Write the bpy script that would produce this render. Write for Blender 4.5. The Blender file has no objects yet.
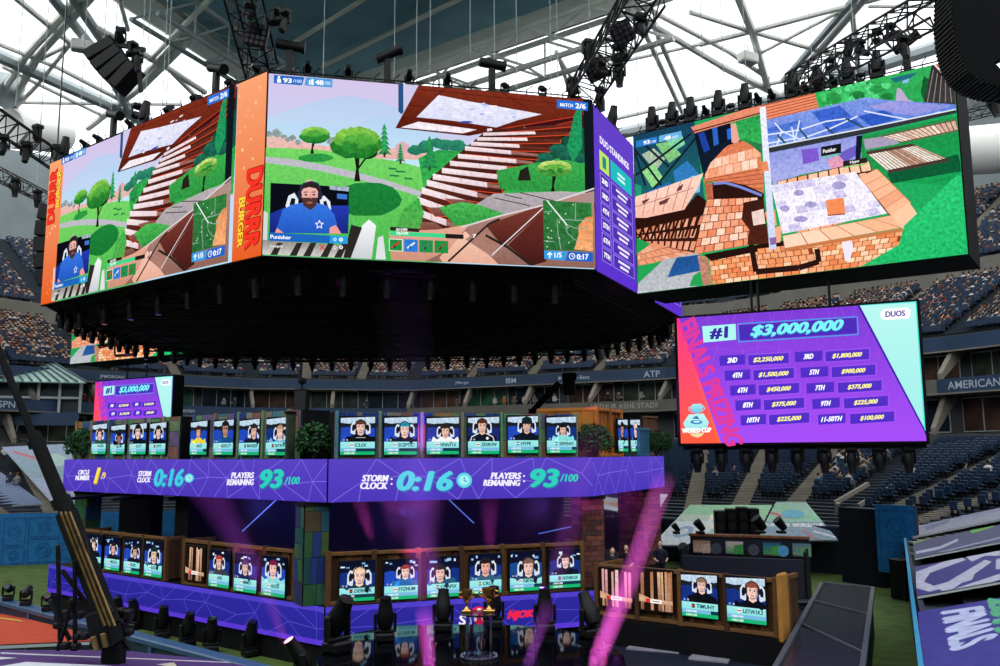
import bpy, bmesh, math, random
import numpy as np
from mathutils import Vector, Matrix
from mathutils.geometry import tessellate_polygon
random.seed(7)
sc = bpy.context.scene
COL = sc.collection
PI = math.pi
# ---------------------------------------------------------------- camera
F = 880.0; PITCH = math.atan(0.1375); CAMZ = 7.0; ROLL = .0055
cam = bpy.data.cameras.new('camera'); cam.sensor_width = 36; cam.lens = F/1000*36
cam.clip_end = 2000
camo = bpy.data.objects.new('camera', cam); COL.objects.link(camo)
_R = Vector((1, 0, 0)); _U = Vector((0, -math.sin(PITCH), math.cos(PITCH))); _F = Vector((0, math.cos(PITCH), math.sin(PITCH)))
_r = _R*math.cos(ROLL)-_U*math.sin(ROLL); _u = _R*math.sin(ROLL)+_U*math.cos(ROLL)
camo.matrix_world = Matrix(((_r.x, _u.x, -_F.x, 0), (_r.y, _u.y, -_F.y, 0), (_r.z, _u.z, -_F.z, CAMZ), (0, 0, 0, 1)))
sc.camera = camo
sc.view_settings.view_transform = 'Standard'; sc.view_settings.look = 'None'
sc.view_settings.gamma = 1; sc.view_settings.use_curve_mapping = False
sc.view_settings.exposure = 0
sc.cycles.use_denoising = True
sc.cycles.max_bounces = 6; sc.cycles.diffuse_bounces = 3; sc.cycles.glossy_bounces = 3
sc.cycles.transmission_bounces = 4; sc.cycles.volume_bounces = 0; sc.cycles.transparent_max_bounces = 8
sc.cycles.sample_clamp_indirect = 4
CP, SP = math.cos(PITCH), math.sin(PITCH)
def ray(px, py):
    a = (px-500)/F; b = (333-py)/F; ca, sa = math.cos(ROLL), math.sin(ROLL)
    u = a*ca+b*sa; v = -a*sa+b*ca
    return Vector((u, CP-v*SP, SP+v*CP))
def PD(px, py, D):                       # point of the place seen at px,py standing D metres away
    r = ray(px, py); return Vector((0, 0, CAMZ)) + r*(D/r.y)
def PZ(px, py, z):                       # ... or at height z
    r = ray(px, py); return Vector((0, 0, CAMZ)) + r*((z-CAMZ)/r.z)
def proj(p):
    d = Vector(p)-Vector((0, 0, CAMZ)); f = d.y*CP+d.z*SP; u = d.z*CP-d.y*SP
    a = F*d.x/f; b = F*u/f; ca, sa = math.cos(ROLL), math.sin(ROLL)
    return (500+a*ca-b*sa, 333-(a*sa+b*ca), f)
# ---------------------------------------------------------------- naming
def tag(o, label=None, cat=None, group=None, kind=None):
    if label: o['label'] = label
    if cat: o['category'] = cat
    if group: o['group'] = group
    if kind: o['kind'] = kind
    return o
def empty(name, loc=(0, 0, 0), rz=0, label=None, cat=None, group=None, rot=None):
    o = bpy.data.objects.new(name, None); COL.objects.link(o); o.empty_display_size = .2
    o.location = loc; o.rotation_euler = rot if rot else (0, 0, rz)
    return tag(o, label, cat, group)
def copy_tree(o, parent=None, **kw):
    c = o.copy(); COL.objects.link(c); c.parent = parent
    for k, v in kw.items():
        if k in ('label', 'group'): c[k] = v
        else: setattr(c, k, v)
    for ch in o.children: copy_tree(ch, c)
    return c
# ---------------------------------------------------------------- colours, materials
def lin(c):
    if isinstance(c, str):
        c = c.lstrip('#'); c = tuple(int(c[i:i+2], 16)/255 for i in (0, 2, 4))
    return tuple((x/12.92 if x <= .04045 else ((x+.055)/1.055)**2.4) for x in c[:3])
MATS = {}
def pm(name, col, rough=.6, metal=0, ns=4, na=.25, spec=.5, trans=0):
    if name in MATS: return MATS[name]
    m = bpy.data.materials.new(name); m.use_nodes = True; nt = m.node_tree; N = nt.nodes; L = nt.links
    b = N['Principled BSDF']; c = lin(col)
    b.inputs['Roughness'].default_value = rough; b.inputs['Metallic'].default_value = metal
    b.inputs['Specular IOR Level'].default_value = spec
    if trans: b.inputs['Transmission Weight'].default_value = trans
    tc = N.new('ShaderNodeTexCoord'); no = N.new('ShaderNodeTexNoise'); no.inputs['Scale'].default_value = ns
    no.inputs['Detail'].default_value = 5
    rp = N.new('ShaderNodeMapRange'); rp.inputs[1].default_value = .3; rp.inputs[2].default_value = .7
    rp.inputs[3].default_value = 1-na; rp.inputs[4].default_value = 1+na
    mx = N.new('ShaderNodeVectorMath'); mx.operation = 'SCALE'; mx.inputs[0].default_value = c
    L.new(tc.outputs['Object'], no.inputs['Vector']); L.new(no.outputs['Fac'], rp.inputs[0])
    L.new(rp.outputs[0], mx.inputs['Scale']); L.new(mx.outputs[0], b.inputs['Base Color'])
    MATS[name] = m; return m
def led(name, strength=1.0, ns=6, tex=.0, base=.0):
    """glowing screen: colours come from the picture's own shapes"""
    if name in MATS: return MATS[name]
    m = bpy.data.materials.new(name); m.use_nodes = True; nt = m.node_tree; N = nt.nodes; L = nt.links
    N.remove(N['Principled BSDF']); out = N['Material Output']
    em = N.new('ShaderNodeEmission'); vc = N.new('ShaderNodeVertexColor'); vc.layer_name = 'Col'
    tc = N.new('ShaderNodeTexCoord'); no = N.new('ShaderNodeTexNoise'); no.inputs['Scale'].default_value = ns; no.inputs['Detail'].default_value = 6
    no.inputs['Roughness'].default_value = .65
    sb = N.new('ShaderNodeMath'); sb.operation = 'SUBTRACT'; sb.inputs[1].default_value = .5
    mu = N.new('ShaderNodeMath'); mu.operation = 'MULTIPLY'
    m2 = N.new('ShaderNodeMath'); m2.operation = 'MULTIPLY_ADD'; m2.inputs[1].default_value = 2.4; m2.inputs[2].default_value = 1.0
    L.new(tc.outputs['Object'], no.inputs['Vector']); L.new(no.outputs['Fac'], sb.inputs[0])
    L.new(sb.outputs[0], mu.inputs[0]); L.new(vc.outputs['Alpha'], mu.inputs[1]); L.new(mu.outputs[0], m2.inputs[0])
    sm = N.new('ShaderNodeVectorMath'); sm.operation = 'SCALE'
    L.new(vc.outputs['Color'], sm.inputs[0]); L.new(m2.outputs[0], sm.inputs['Scale'])
    L.new(sm.outputs[0], em.inputs['Color']); em.inputs['Strength'].default_value = strength
    L.new(em.outputs[0], out.inputs['Surface'])
    m.cycles.emission_sampling = 'NONE'
    MATS[name] = m; return m
def colmat(name, rough=.8, spec=.3):
    """matt surface coloured by its own colour patches"""
    if name in MATS: return MATS[name]
    m = bpy.data.materials.new(name); m.use_nodes = True; nt = m.node_tree; N = nt.nodes; L = nt.links
    b = N['Principled BSDF']; b.inputs['Roughness'].default_value = rough; b.inputs['Specular IOR Level'].default_value = spec
    vc = N.new('ShaderNodeVertexColor'); vc.layer_name = 'Col'
    tc = N.new('ShaderNodeTexCoord'); no = N.new('ShaderNodeTexNoise'); no.inputs['Scale'].default_value = 3; no.inputs['Detail'].default_value = 5
    rp = N.new('ShaderNodeMapRange'); rp.inputs[1].default_value = .3; rp.inputs[2].default_value = .7; rp.inputs[3].default_value = .8; rp.inputs[4].default_value = 1.15
    sm = N.new('ShaderNodeVectorMath'); sm.operation = 'SCALE'
    L.new(tc.outputs['Object'], no.inputs['Vector']); L.new(no.outputs['Fac'], rp.inputs[0])
    L.new(vc.outputs['Color'], sm.inputs[0]); L.new(rp.outputs[0], sm.inputs['Scale']); L.new(sm.outputs[0], b.inputs['Base Color'])
    MATS[name] = m; return m
# ---------------------------------------------------------------- mesh builder
class MB:
    def __init__(s): s.v = []; s.f = []; s.c = []; s.cur = (1, 1, 1, 0)
    def color(s, c, a=0): s.cur = tuple(lin(c))+(a,); return s
    def add(s, vs, fs):
        n = len(s.v); s.v += [tuple(v) for v in vs]
        for f in fs: s.f.append([n+i for i in f]); s.c.append(s.cur)
        return s
    def box(s, x0, y0, z0, x1, y1, z1, M=None):
        vs = [Vector(p) for p in ((x0,y0,z0),(x1,y0,z0),(x1,y1,z0),(x0,y1,z0),(x0,y0,z1),(x1,y0,z1),(x1,y1,z1),(x0,y1,z1))]
        if M: vs = [M @ v for v in vs]
        return s.add(vs, [(0,3,2,1),(4,5,6,7),(0,1,5,4),(1,2,6,5),(2,3,7,6),(3,0,4,7)])
    def bbox(s, x0, y0, z0, x1, y1, z1, b=.02, M=None):       # chamfered box
        b = min(b, (x1-x0)/2.1, (y1-y0)/2.1, (z1-z0)/2.1); bm = bmesh.new()
        bmesh.ops.create_cube(bm, size=1)
        for v in bm.verts: v.co = Vector(((x0+x1)/2+v.co.x*(x1-x0), (y0+y1)/2+v.co.y*(y1-y0), (z0+z1)/2+v.co.z*(z1-z0)))
        bmesh.ops.bevel(bm, geom=bm.edges[:], offset=b, segments=1, affect='EDGES')
        bm.verts.index_update()
        vs = [(M @ v.co) if M else v.co.copy() for v in bm.verts]; fs = [[v.index for v in f.verts] for f in bm.faces]; bm.free()
        return s.add(vs, fs)
    def tube(s, a, b, r, n=8, r2=None, cap=True):
        a = Vector(a); b = Vector(b); d = b-a
        if d.length < 1e-6: return s
        r2 = r if r2 is None else r2; d.normalize()
        u = d.orthogonal().normalized(); w = d.cross(u); vs = []
        for p, q in ((a, r), (b, r2)):
            for i in range(n):
                t = 2*PI*i/n; vs.append(p+u*(q*math.cos(t))+w*(q*math.sin(t)))
        fs = [(i, (i+1) % n, n+(i+1) % n, n+i) for i in range(n)]
        if cap: fs += [tuple(range(n))[::-1], tuple(range(n, 2*n))]
        return s.add(vs, fs)
    def bar(s, a, b, w, h=None):                               # square bar
        a = Vector(a); b = Vector(b); d = b-a; h = h or w
        if d.length < 1e-6: return s
        L_ = d.length; d.normalize()
        up = Vector((0, 0, 1)) if abs(d.z) < .95 else Vector((0, 1, 0))
        x = d.cross(up).normalized(); z = x.cross(d)
        vs = [p+x*(i*w/2)+z*(j*h/2) for p in (a, b) for i, j in ((-1,-1),(1,-1),(1,1),(-1,1))]
        return s.add(vs, [(0,1,5,4),(1,2,6,5),(2,3,7,6),(3,0,4,7),(3,2,1,0),(4,5,6,7)])
    def lathe(s, prof, n=16, M=None, ax='z'):
        vs = []
        for r, z in prof:
            for i in range(n):
                t = 2*PI*i/n; p = Vector((r*math.cos(t), r*math.sin(t), z))
                vs.append(M @ p if M else p)
        fs = [(k*n+i, k*n+(i+1) % n, (k+1)*n+(i+1) % n, (k+1)*n+i) for k in range(len(prof)-1) for i in range(n)]
        if prof[0][0] > 1e-5: fs.append(tuple(range(n))[::-1])
        if prof[-1][0] > 1e-5: fs.append(tuple((len(prof)-1)*n+i for i in range(n)))
        return s.add(vs, fs)
    def ball(s, c, rx, ry=None, rz=None, n=10, m=7):
        ry = rx if ry is None else ry; rz = rx if rz is None else rz; c = Vector(c)
        vs = [c+Vector((0, 0, -rz))]
        for k in range(1, m):
            ph = -PI/2+PI*k/m
            for i in range(n):
                t = 2*PI*i/n; vs.append(c+Vector((rx*math.cos(ph)*math.cos(t), ry*math.cos(ph)*math.sin(t), rz*math.sin(ph))))
        vs.append(c+Vector((0, 0, rz))); fs = []
        for i in range(n): fs.append((0, 1+(i+1) % n, 1+i))
        for k in range(m-2):
            for i in range(n): fs.append((1+k*n+i, 1+k*n+(i+1) % n, 1+(k+1)*n+(i+1) % n, 1+(k+1)*n+i))
        q = len(vs)-1
        for i in range(n): fs.append((1+(m-2)*n+i, 1+(m-2)*n+(i+1) % n, q))
        return s.add(vs, fs)
    def prism(s, pts, z0, z1):                                 # pts ccw from above
        n = len(pts); vs = [(p[0], p[1], z0) for p in pts]+[(p[0], p[1], z1) for p in pts]
        return s.add(vs, [tuple(range(n))[::-1], tuple(range(n, 2*n))]+[(i, (i+1) % n, n+(i+1) % n, n+i) for i in range(n)])
    def slab(s, q, t):                                         # quad given by 4 points, thickness t below
        q = [Vector(p) for p in q]; nrm = (q[1]-q[0]).cross(q[3]-q[0]).normalized()*t; n = len(q)
        return s.add(q+[p-nrm for p in q], [tuple(range(n)), tuple(range(n, 2*n))[::-1]]+[(i, n+i, n+(i+1) % n, (i+1) % n) for i in range(n)])
    def build(s, name, m, parent=None, smooth=False, col=False):
        me = bpy.data.meshes.new(name); me.from_pydata(s.v, [], s.f); me.materials.append(m)
        if col:
            a = me.color_attributes.new('Col', 'FLOAT_COLOR', 'CORNER'); arr = []
            for f, c in zip(s.f, s.c): arr += list(c)*len(f)
            a.data.foreach_set('color', arr)
        if smooth:
            me.polygons.foreach_set('use_smooth', [True]*len(me.polygons))
            try: me.set_sharp_from_angle(angle=math.radians(40))
            except Exception: pass
        me.update()
        o = bpy.data.objects.new(name, me); COL.objects.link(o); o.parent = parent
        return o
def nth(k): return ['first','second','third','fourth','fifth','sixth','seventh','eighth','ninth','tenth'][k] if k < 10 else '%d%s' % (k+1, {1:'st',2:'nd',3:'rd'}.get((k+1) % 10, 'th') if (k+1) % 100 not in (11, 12, 13) else 'th')
def count_off(objs, base):               # things in a row are told apart by their place in it
    objs = sorted(objs, key=lambda o: proj(o['at'] if 'at' in o else o.location)[0])
    for k, o in enumerate(objs):
        if 'at' in o: del o['at']
        o['label'] = base+', '+nth(k)+' from the left'
# ---------------------------------------------------------------- lettering
_tc = {}
def glyphs(s, bold=.02, shear=0.0, spacing=1.0):
    k = (s, bold, shear, spacing)
    if k in _tc: return _tc[k]
    cu = bpy.data.curves.new('t', 'FONT'); cu.body = s; cu.offset = bold; cu.shear = shear; cu.space_character = spacing
    cu.resolution_u = 3; cu.fill_mode = 'FRONT'
    o = bpy.data.objects.new('t', cu); COL.objects.link(o)
    dg = bpy.context.evaluated_depsgraph_get(); me = bpy.data.meshes.new_from_object(o.evaluated_get(dg))
    vs = [(v.co.x, v.co.y) for v in me.vertices]; fs = [list(p.vertices) for p in me.polygons]
    bpy.data.objects.remove(o); bpy.data.curves.remove(cu); bpy.data.meshes.remove(me)
    if vs:
        x0 = min(v[0] for v in vs); x1 = max(v[0] for v in vs); y0 = min(v[1] for v in vs); y1 = max(v[1] for v in vs)
        vs = [((x-x0)/max(x1-x0, 1e-6), (y-y0)/max(y1-y0, 1e-6)) for x, y in vs]; asp = (x1-x0)/max(y1-y0, 1e-6)
    else: asp = 1
    _tc[k] = (vs, fs, asp); return _tc[k]
def homog(src, dst):
    A = []; B = []
    for (x, y), (u, v) in zip(src, dst):
        A.append([x, y, 1, 0, 0, 0, -u*x, -u*y]); B.append(u)
        A.append([0, 0, 0, x, y, 1, -v*x, -v*y]); B.append(v)
    h = np.linalg.solve(np.array(A, float), np.array(B, float)); H = np.append(h, 1).reshape(3, 3); return H
class Pic:
    """flat picture of a W x H surface made of layered coloured shapes; coordinates via quad (any 4-corner frame) or unit square, top-left first"""
    def __init__(s, W, H, quad=((0, 0), (1, 0), (1, 1), (0, 1)), step=.0008):
        s.W = W; s.Hh = H; s.H = homog(quad, ((0, 0), (1, 0), (1, 1), (0, 1))); s.mb = MB(); s.k = 0; s.step = step
        s.quad = quad; s.cc = []
    def m(s, p):
        q = s.H @ np.array([p[0], p[1], 1.0]); return (q[0]/q[2]*s.W, (1-q[1]/q[2])*s.Hh)
    def _clip(s, pts):
        for ax, lim, sg in ((0, 0, 1), (0, s.W, -1), (1, 0, 1), (1, s.Hh, -1)):
            out = []
            for i in range(len(pts)):
                a = pts[i-1]; b = pts[i]; da = (a[ax]-lim)*sg; db = (b[ax]-lim)*sg
                if (da >= 0) != (db >= 0):
                    t = da/(da-db); out.append((a[0]+(b[0]-a[0])*t, a[1]+(b[1]-a[1])*t))
                if db >= 0: out.append(b)
            pts = out
            if len(pts) < 3: return []
        return pts
    def raw(s, pts, col, col2=None, a=0, up=True):
        pts = s._clip(pts)
        if len(pts) < 3: return
        if up: s.k += 1
        y = -s.k*s.step; n = len(s.mb.v)
        s.mb.v += [(p[0], y, p[1]) for p in pts]
        area = sum(pts[i-1][0]*pts[i][1]-pts[i][0]*pts[i-1][1] for i in range(len(pts)))
        idx = list(range(n, n+len(pts)))
        if area < 0: idx = idx[::-1]
        s.mb.f.append(idx); c1 = lin(col)
        if col2:
            c2 = lin(col2); zs = [p[1] for p in pts]; z0, z1 = min(zs), max(zs)
            s.cc.append([tuple(c2[j]+(c1[j]-c2[j])*((s.mb.v[i][2]-z0)/max(z1-z0, 1e-6)) for j in range(3))+(a,) for i in idx])
        else: s.cc.append([c1+(a,)]*len(idx))
    def poly(s, pts, col, col2=None, a=0, up=True): s.raw([s.m(p) for p in pts], col, col2, a, up)
    def rect(s, x0, y0, x1, y1, col, col2=None, a=0): s.poly([(x0, y0), (x1, y0), (x1, y1), (x0, y1)], col, col2, a)
    def ell(s, cx, cy, rx, ry, col, col2=None, a=0, n=16, lump=0, up=True):
        s.poly([(cx+rx*(1+lump*random.uniform(-1, 1))*math.cos(2*PI*i/n), cy+ry*(1+lump*random.uniform(-1, 1))*math.sin(2*PI*i/n)) for i in range(n)], col, col2, a, up)
    def line(s, pts, w, col, a=0, up=True, closed=False):     # w in frame units
        pts = [Vector(p) for p in pts]; 
        if closed: pts.append(pts[0])
        if up: s.k += 1
        for p, q in zip(pts, pts[1:]):
            d = q-p
            if d.length < 1e-9: continue
            n_ = Vector((-d.y, d.x)).normalized()*(w/2)
            s.poly([p+n_, q+n_, q-n_, p-n_], col, None, a, False)
    def text(s, st, q, col, bold=.02, shear=0.25, sp=1.0, asp=None):
        """q: rect (x0,y0,x1,y1) or 4 corners TL,TR,BR,BL"""
        fat = bold > .025; vs, fs, _ = glyphs(st, .012 if fat else bold, shear, sp)
        if len(q) == 4 and not isinstance(q[0], (tuple, list)): x0, y0, x1, y1 = q; q = ((x0, y0), (x1, y0), (x1, y1), (x0, y1))
        TL, TR, BR, BL = [Vector(p) for p in q]; s.k += 1; y = -s.k*s.step; n = len(s.mb.v)
        c = lin(col)+(0,); e = (bold-.012)*1.5/max(1, len(st)*.62)
        for du, dv in (((-e, 0), (e, 0), (0, (bold-.012)*.7), (0, -(bold-.012)*.7)) if fat else ((0, 0),)):
            n = len(s.mb.v)
            for u, v in vs:
                u += du; v += dv; p = (BL*(1-u)+BR*u)*(1-v)+(TL*(1-u)+TR*u)*v; m = s.m(p)
                s.mb.v.append((m[0], y, m[1]))
            for f in fs:
                idx = [n+i for i in f]; P = [s.mb.v[i] for i in idx]
                area = sum(P[i-1][0]*P[i][2]-P[i][0]*P[i-1][2] for i in range(len(P)))
                s.mb.f.append(idx if area > 0 else idx[::-1]); s.cc.append([c]*len(idx))
            y -= s.step*.1
    def build(s, name, m, parent=None, y=0, x=0, z=0):
        me = bpy.data.meshes.new(name)
        me.from_pydata([(v[0]+x, v[1]+y, v[2]+z) for v in s.mb.v], [], s.mb.f); me.materials.append(m)
        a = me.color_attributes.new('Col', 'FLOAT_COLOR', 'CORNER')
        a.data.foreach_set('color', [q for f in s.cc for c in f for q in c]); me.update()
        o = bpy.data.objects.new(name, me); COL.objects.link(o); o.parent = parent; return o
def wallframe(L, R):                     # plan points left/right as seen from the viewer
    L = Vector(L[:2]); R = Vector(R[:2]); d = R-L; return L, d.normalized(), d.length, math.atan2(d.y, d.x)
def hit(px, py, L, R):                   # where the sight line meets the vertical plane over L-R: distance along, height
    L = Vector(L[:2]); R = Vector(R[:2]); d = (R-L).normalized(); n = Vector((-d.y, d.x)); r = ray(px, py)
    t = n.dot(L)/n.dot(Vector((r.x, r.y))); p = Vector((r.x, r.y))*t
    return (p-L).dot(d), CAMZ+r.z*t
# ================================================================= pictures shown on the screens
FQ = ((269.5, 72), (590.5, 103), (594.5, 269), (262, 254.5))
def tileq(P, q, nu, nv, cols, grout=None, gw=.12, a=.5):
    TL, TR, BR, BL = [Vector(p) for p in q]
    f = lambda u, v: (TL*(1-u)+TR*u)*(1-v)+(BL*(1-u)+BR*u)*v
    if grout: P.poly([TL, TR, BR, BL], grout)
    P.k += 1
    for i in range(nu):
        for j in range(nv):
            o = (.5/nu if (j % 2 and nu > 2) else 0)
            u0 = max(0, i/nu+gw/nu/2-o); u1 = min(1, (i+1)/nu-gw/nu/2-o); v0 = j/nv+gw/nv/2; v1 = (j+1)/nv-gw/nv/2
            if u1 > u0: P.poly([f(u0, v0), f(u1, v0), f(u1, v1), f(u0, v1)], random.choice(cols), None, a, False)
def pic_field(P):
    R = P.rect
    P.poly(FQ, '#cdbfe2', '#b4dcf2')
    P.poly([(266,118),(290,108),(320,100),(345,95),(372,99),(400,108),(440,122),(440,175),(262,175)], '#b5c6e6', '#c2e2f2')
    P.poly([(262,130),(285,120),(310,122),(350,128),(380,116),(440,125),(440,175),(262,175)], '#b2cbea', '#bfe6f0')
    P.poly([(262,131),(275,134),(290,136),(312,143),(345,147),(400,148),(430,152),(430,160),(262,154)], '#e6bcb4', '#dca99e', .4)
    for x, y, r in ((270,133,4),(277,132,5),(284,135,3),(289,138,3),(293,137,4),(299,141,3),(333,140,5),(338,146,4)):
        P.ell(x, y, r, r*.8, '#8a9a98', None, .9, lump=.3)
    P.poly([(397,145),(404,141),(411,145),(411,153),(397,153)], '#d9a8b0')
    for x, y, rx, ry in ((418,150,9,5),(427,147,8,6),(438,143,6,5),(446,145,9,6),(458,146,10,6),(470,150,12,5)):
        P.ell(x, y, rx, ry, '#2f8a68', '#1f6a5a', .8, lump=.15)
    P.poly([(262,146),(290,147),(320,149),(345,152),(372,157),(400,161),(425,168),(450,182),(470,200),(470,262),(262,262)], '#74cf62', '#3fb04a', .45)
    P.poly([(420,158),(440,150),(470,152),(530,150),(592,150),(592,205),(430,215)], '#2a9a4a', '#38b04c', .7)
    P.poly([(500,120),(592,105),(592,160),(545,176),(500,170)], '#103f38', '#175a3a', .9)
    P.poly([(262,155),(285,157),(305,160),(330,165),(360,172),(395,182),(425,192),(423,197),(395,188),(360,179),(330,172),(300,166),(262,161)], '#b8b6c0', None, .3)
    P.ell(317, 157, 17, 4.4, '#2b9440', None, .6, lump=.1)
    P.ell(369, 199, 34, 17, '#1b7f37', '#187331', .5, lump=.05)
    for x, y, w in ((394,168,8),(402,171,10),(396,175,9),(410,178,8)): P.poly([(x-w/2,y-1),(x+w/2,y),(x+w/2,y+1.5),(x-w/2,y+1)], '#1f7a40')
    def conifer(x, y0, y1, w, c='#2f9f58', c2='#1c7345'):
        n = 6
        for i in range(n):
            a = y0+(y1-y0)*i/n*.85; b = y0+(y1-y0)*(i+1.5)/n*.92; ww = w*(.25+.75*(i+1)/n)
            P.poly([(x,a),(x+ww/2,b),(x+ww*.2,b-1.2),(x,b+.6),(x-ww*.2,b-1.2),(x-ww/2,b)], c, c2, .9)
        P.poly([(x-.8,y1-3),(x+.8,y1-3),(x+1,y1+2),(x-1,y1+2)], '#3a2f28')
    conifer(386, 123, 155, 15, '#35b060'); conifer(402, 143, 162, 11); conifer(431, 136, 169, 18)
    def tree(x, y, rx, ry, tx, ty, dark=True, top='#8cc850', mid='#3c9a34', low='#146a26'):
        P.poly([(tx-rx*.10,ty),(tx-rx*.02,ty-ry*.7),(x-rx*.12,y+ry*.4),(x+rx*.14,y+ry*.4),(tx+rx*.08,ty-ry*.6),(tx+rx*.14,ty)], '#1c1714')
        if dark:
            P.line([(tx,ty-ry*.6),(x+rx*.5,y+ry*.6)], rx*.07, '#1c1714')
            P.ell(x+rx*.48, y+ry*.55, rx*.38, ry*.4, '#14301c', None, .6, lump=.15)
        P.ell(x, y+ry*.12, rx, ry*.8, mid, low, .9, n=22, lump=.08)
        for i in range(9):
            t = -PI*(.08+.84*i/8); P.ell(x+rx*.62*math.cos(t), y-ry*.05+ry*.45*math.sin(t), rx*.3, ry*.34, top, mid, .9, lump=.18)
        P.ell(x, y-ry*.05, rx*.6, ry*.4, '#58aa40', mid, .9, lump=.15)
        for i in range(7): P.ell(x+rx*random.uniform(-.7, .7), y+ry*random.uniform(.05, .6), rx*.16, ry*.14, '#2a8030', None, .9, lump=.25)
    tree(316, 134, 15.5, 9.5, 313, 153, False); tree(358, 142, 26, 18, 358, 181)
    # wooden ceiling with two pale panels
    P.poly([(400,84),(405,84),(405,113),(403,115),(400,112)], '#24507e'); P.poly([(405,84.5),(421,86),(406,112)], '#c9c4e4')
    P.poly([(421,85),(592,103),(592,119),(560,122),(520,128),(470,137),(397,128.5)], '#7a2d1c', '#54190f', .5)
    for a, b in (((418,90),(592,110)),((410,106),(440,110)),((404,118),(500,132)),((450,88),(438,96)),((500,93),(530,112)),((540,98),(560,118))):
        P.line([a, b], .5, '#3a0f0a')
    P.poly([(440,96.5),(470,103),(542,116.5),(518,122),(497,129),(455,122),(418,118)], '#e6e4f4', '#d2d4ee', .35)
    P.poly([(420,122.5),(478,131),(464,134.5),(402,128)], '#efe6ee', None, .5)
    for i in range(16):
        x = random.uniform(430, 520); y = 104+random.uniform(0, 18); P.ell(x, y, random.uniform(1.5, 4), .7, random.choice(['#a9b4e2','#8f9cd4','#f4f2fb','#c2c8ec']), up=False)
    P.ell(467, 123.4, 7, 1.1, '#2c4aa8')
    P.poly([(486,134),(592,116),(592,126),(560,141),(512,141)], '#3a1016', None, .6)
    for i, (a, b) in enumerate((((486,133),(575,119)),((484,136),(573,126)),((500,139),(581,122)),((520,141),(581,128)))): P.line([a, b], .9, '#c03a22')
    # stairs
    prs = [((488,131),(578,126)),((484,135),(569,134)),((478,139.5),(560,141.5)),((472,144),(551,149.5)),((466,148.5),(542,157)),((459,156),(533,164)),((451,163),(523,171)),((443,170),(513,179.5)),((434,176),(503,188)),((428,182),(492,198.5)),((423,189.5),(480,207)),((419,199),(468,217.5)),((416,210),(456,226))]
    P.poly([(488,131),(575,126),(500,196),(456,232),(414,232),(416,206),(432,178)], '#4a1c14', None, .5)
    for i, (l, r) in enumerate(prs):
        l = Vector(l); r = Vector(r); d = r-l; h = 2.6+i*.5; t = 2.6+i*.35
        P.poly([l, r, r+Vector((0,h)), l+Vector((0,h+t*.6))], '#6a3024', '#351310', .5)
        P.line([l+Vector((0,h+t*.5)), l+d*.5+Vector((0,h+t*.4)), r+Vector((0,h)), r], .8, '#d8492a')
        k = .05 if i < 1 else (.6 if i < 5 else .78)
        P.poly([l+Vector((0,-t*.3)), l+d*k+Vector((0,-t*.35)), l+d*(k+.01)+Vector((0,t*.55)), l+Vector((0,t*.75))], '#f4e4e6', '#dcc6cc', .35)
        if i > 3: P.poly([l+d*k+Vector((0,-t*.3)), r+Vector((0,-t*.2)), r+Vector((0,t*.35)), l+d*k+Vector((0,t*.5))], '#96665c', None, .5)
        P.line([l+d*.4+Vector((0,-t*.3)), l+d*.42+Vector((0,t*.5))], .5, '#b08a84')
    for q in (((446,199),(470,201),(476,207),(456,208)), ((428,208),(444,208),(452,217),(436,217)), ((416,222),(436,223),(448,232),(424,231))):
        P.poly(q, '#8a5a50', '#6a3a30', .4); P.line(list(q)[2:]+[q[0]], .8, '#d8492a')
    P.poly([(397,228),(404,210),(420,198),(425,214),(420,232),(404,240)], '#3fae4a', '#57a04c', .9)
    # right hand undergrowth
    P.poly([(520,170),(530,170),(532,180),(518,181)], '#1c1814'); P.poly([(497,172),(560,160),(586,166),(586,192),(540,193),(500,190)], '#39a94e', '#2d8f3f', .8)
    P.poly([(520,172),(528,168),(531,182),(518,182)], '#241f18')
    for x, y in ((545,160),(558,152),(572,150),(578,160),(566,158)): P.ell(x, y, 9, 5, '#1f6f58', '#164c40', .9, lump=.2)
    tree(554, 170, 18, 9, 552, 193, False, '#c9dc7a', '#74b04a', '#3f8a38')
    P.poly([(573,118),(580,106),(581,150),(572,165),(566,150)], '#1f9058', None, 1, True)
    P.poly([(582,103),(592,104),(593,205),(584,205)], '#10161e')
    # paving, rocks
    P.poly([(494,195),(560,193),(592,195),(594,203),(540,210),(505,216),(476,224),(462,214)], '#b3aaae', '#9b9498', .4)
    for a, b in (((494,199),(530,207)),((520,194),(560,204)),((505,196),(522,200))): P.line([a, b], .9, '#3a2c28')
    P.poly([(440,208),(462,203),(480,206),(505,215),(478,225),(458,228),(446,216)], '#49b452', '#2f8f3c', .9)
    P.poly([(440,240),(462,228),(500,216),(592,193),(596,272),(400,266),(392,240)], '#b58a7e', '#8a6258', .3)
    P.poly([(440,258),(466,232),(500,266),(446,266)], '#efc2ae', '#e0a890', .15)
    P.poly([(390,232),(440,230),(470,225),(450,250),(425,262),(392,262)], '#dfa590', '#c98d78', .2)
    P.poly([(486,226),(540,207),(546,210),(505,247),(497,240)], '#7a3a30', '#4a1c18', .3)
    P.poly([(508,246),(543,212),(548,216),(546,262),(533,266)], '#6a2c26', '#3f1916', .3)
    P.poly([(466,240),(484,228),(503,246),(493,258)], '#a5776a', None, .3)
    P.line([(449,262),(489,225),(500,220)], 2, '#26201e'); P.line([(486,236),(508,248),(534,268)], 2.4, '#26201e')
    P.line([(462,228),(500,217),(545,206),(594,190)], 1.6, '#d5cfd4'); P.line([(543,209),(492,256)], 1, '#dfe0e4'); P.poly([(575,200),(594,192),(594,204),(580,207)], '#a88a84')
    # fence posts and stripes
    P.poly([(262,210),(268,213),(267,240),(262,240)], '#cfd2d2')
    P.poly([(262,240),(352,246),(352,262),(262,262)], '#8d8680', '#c9c6c2', .4)
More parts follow.
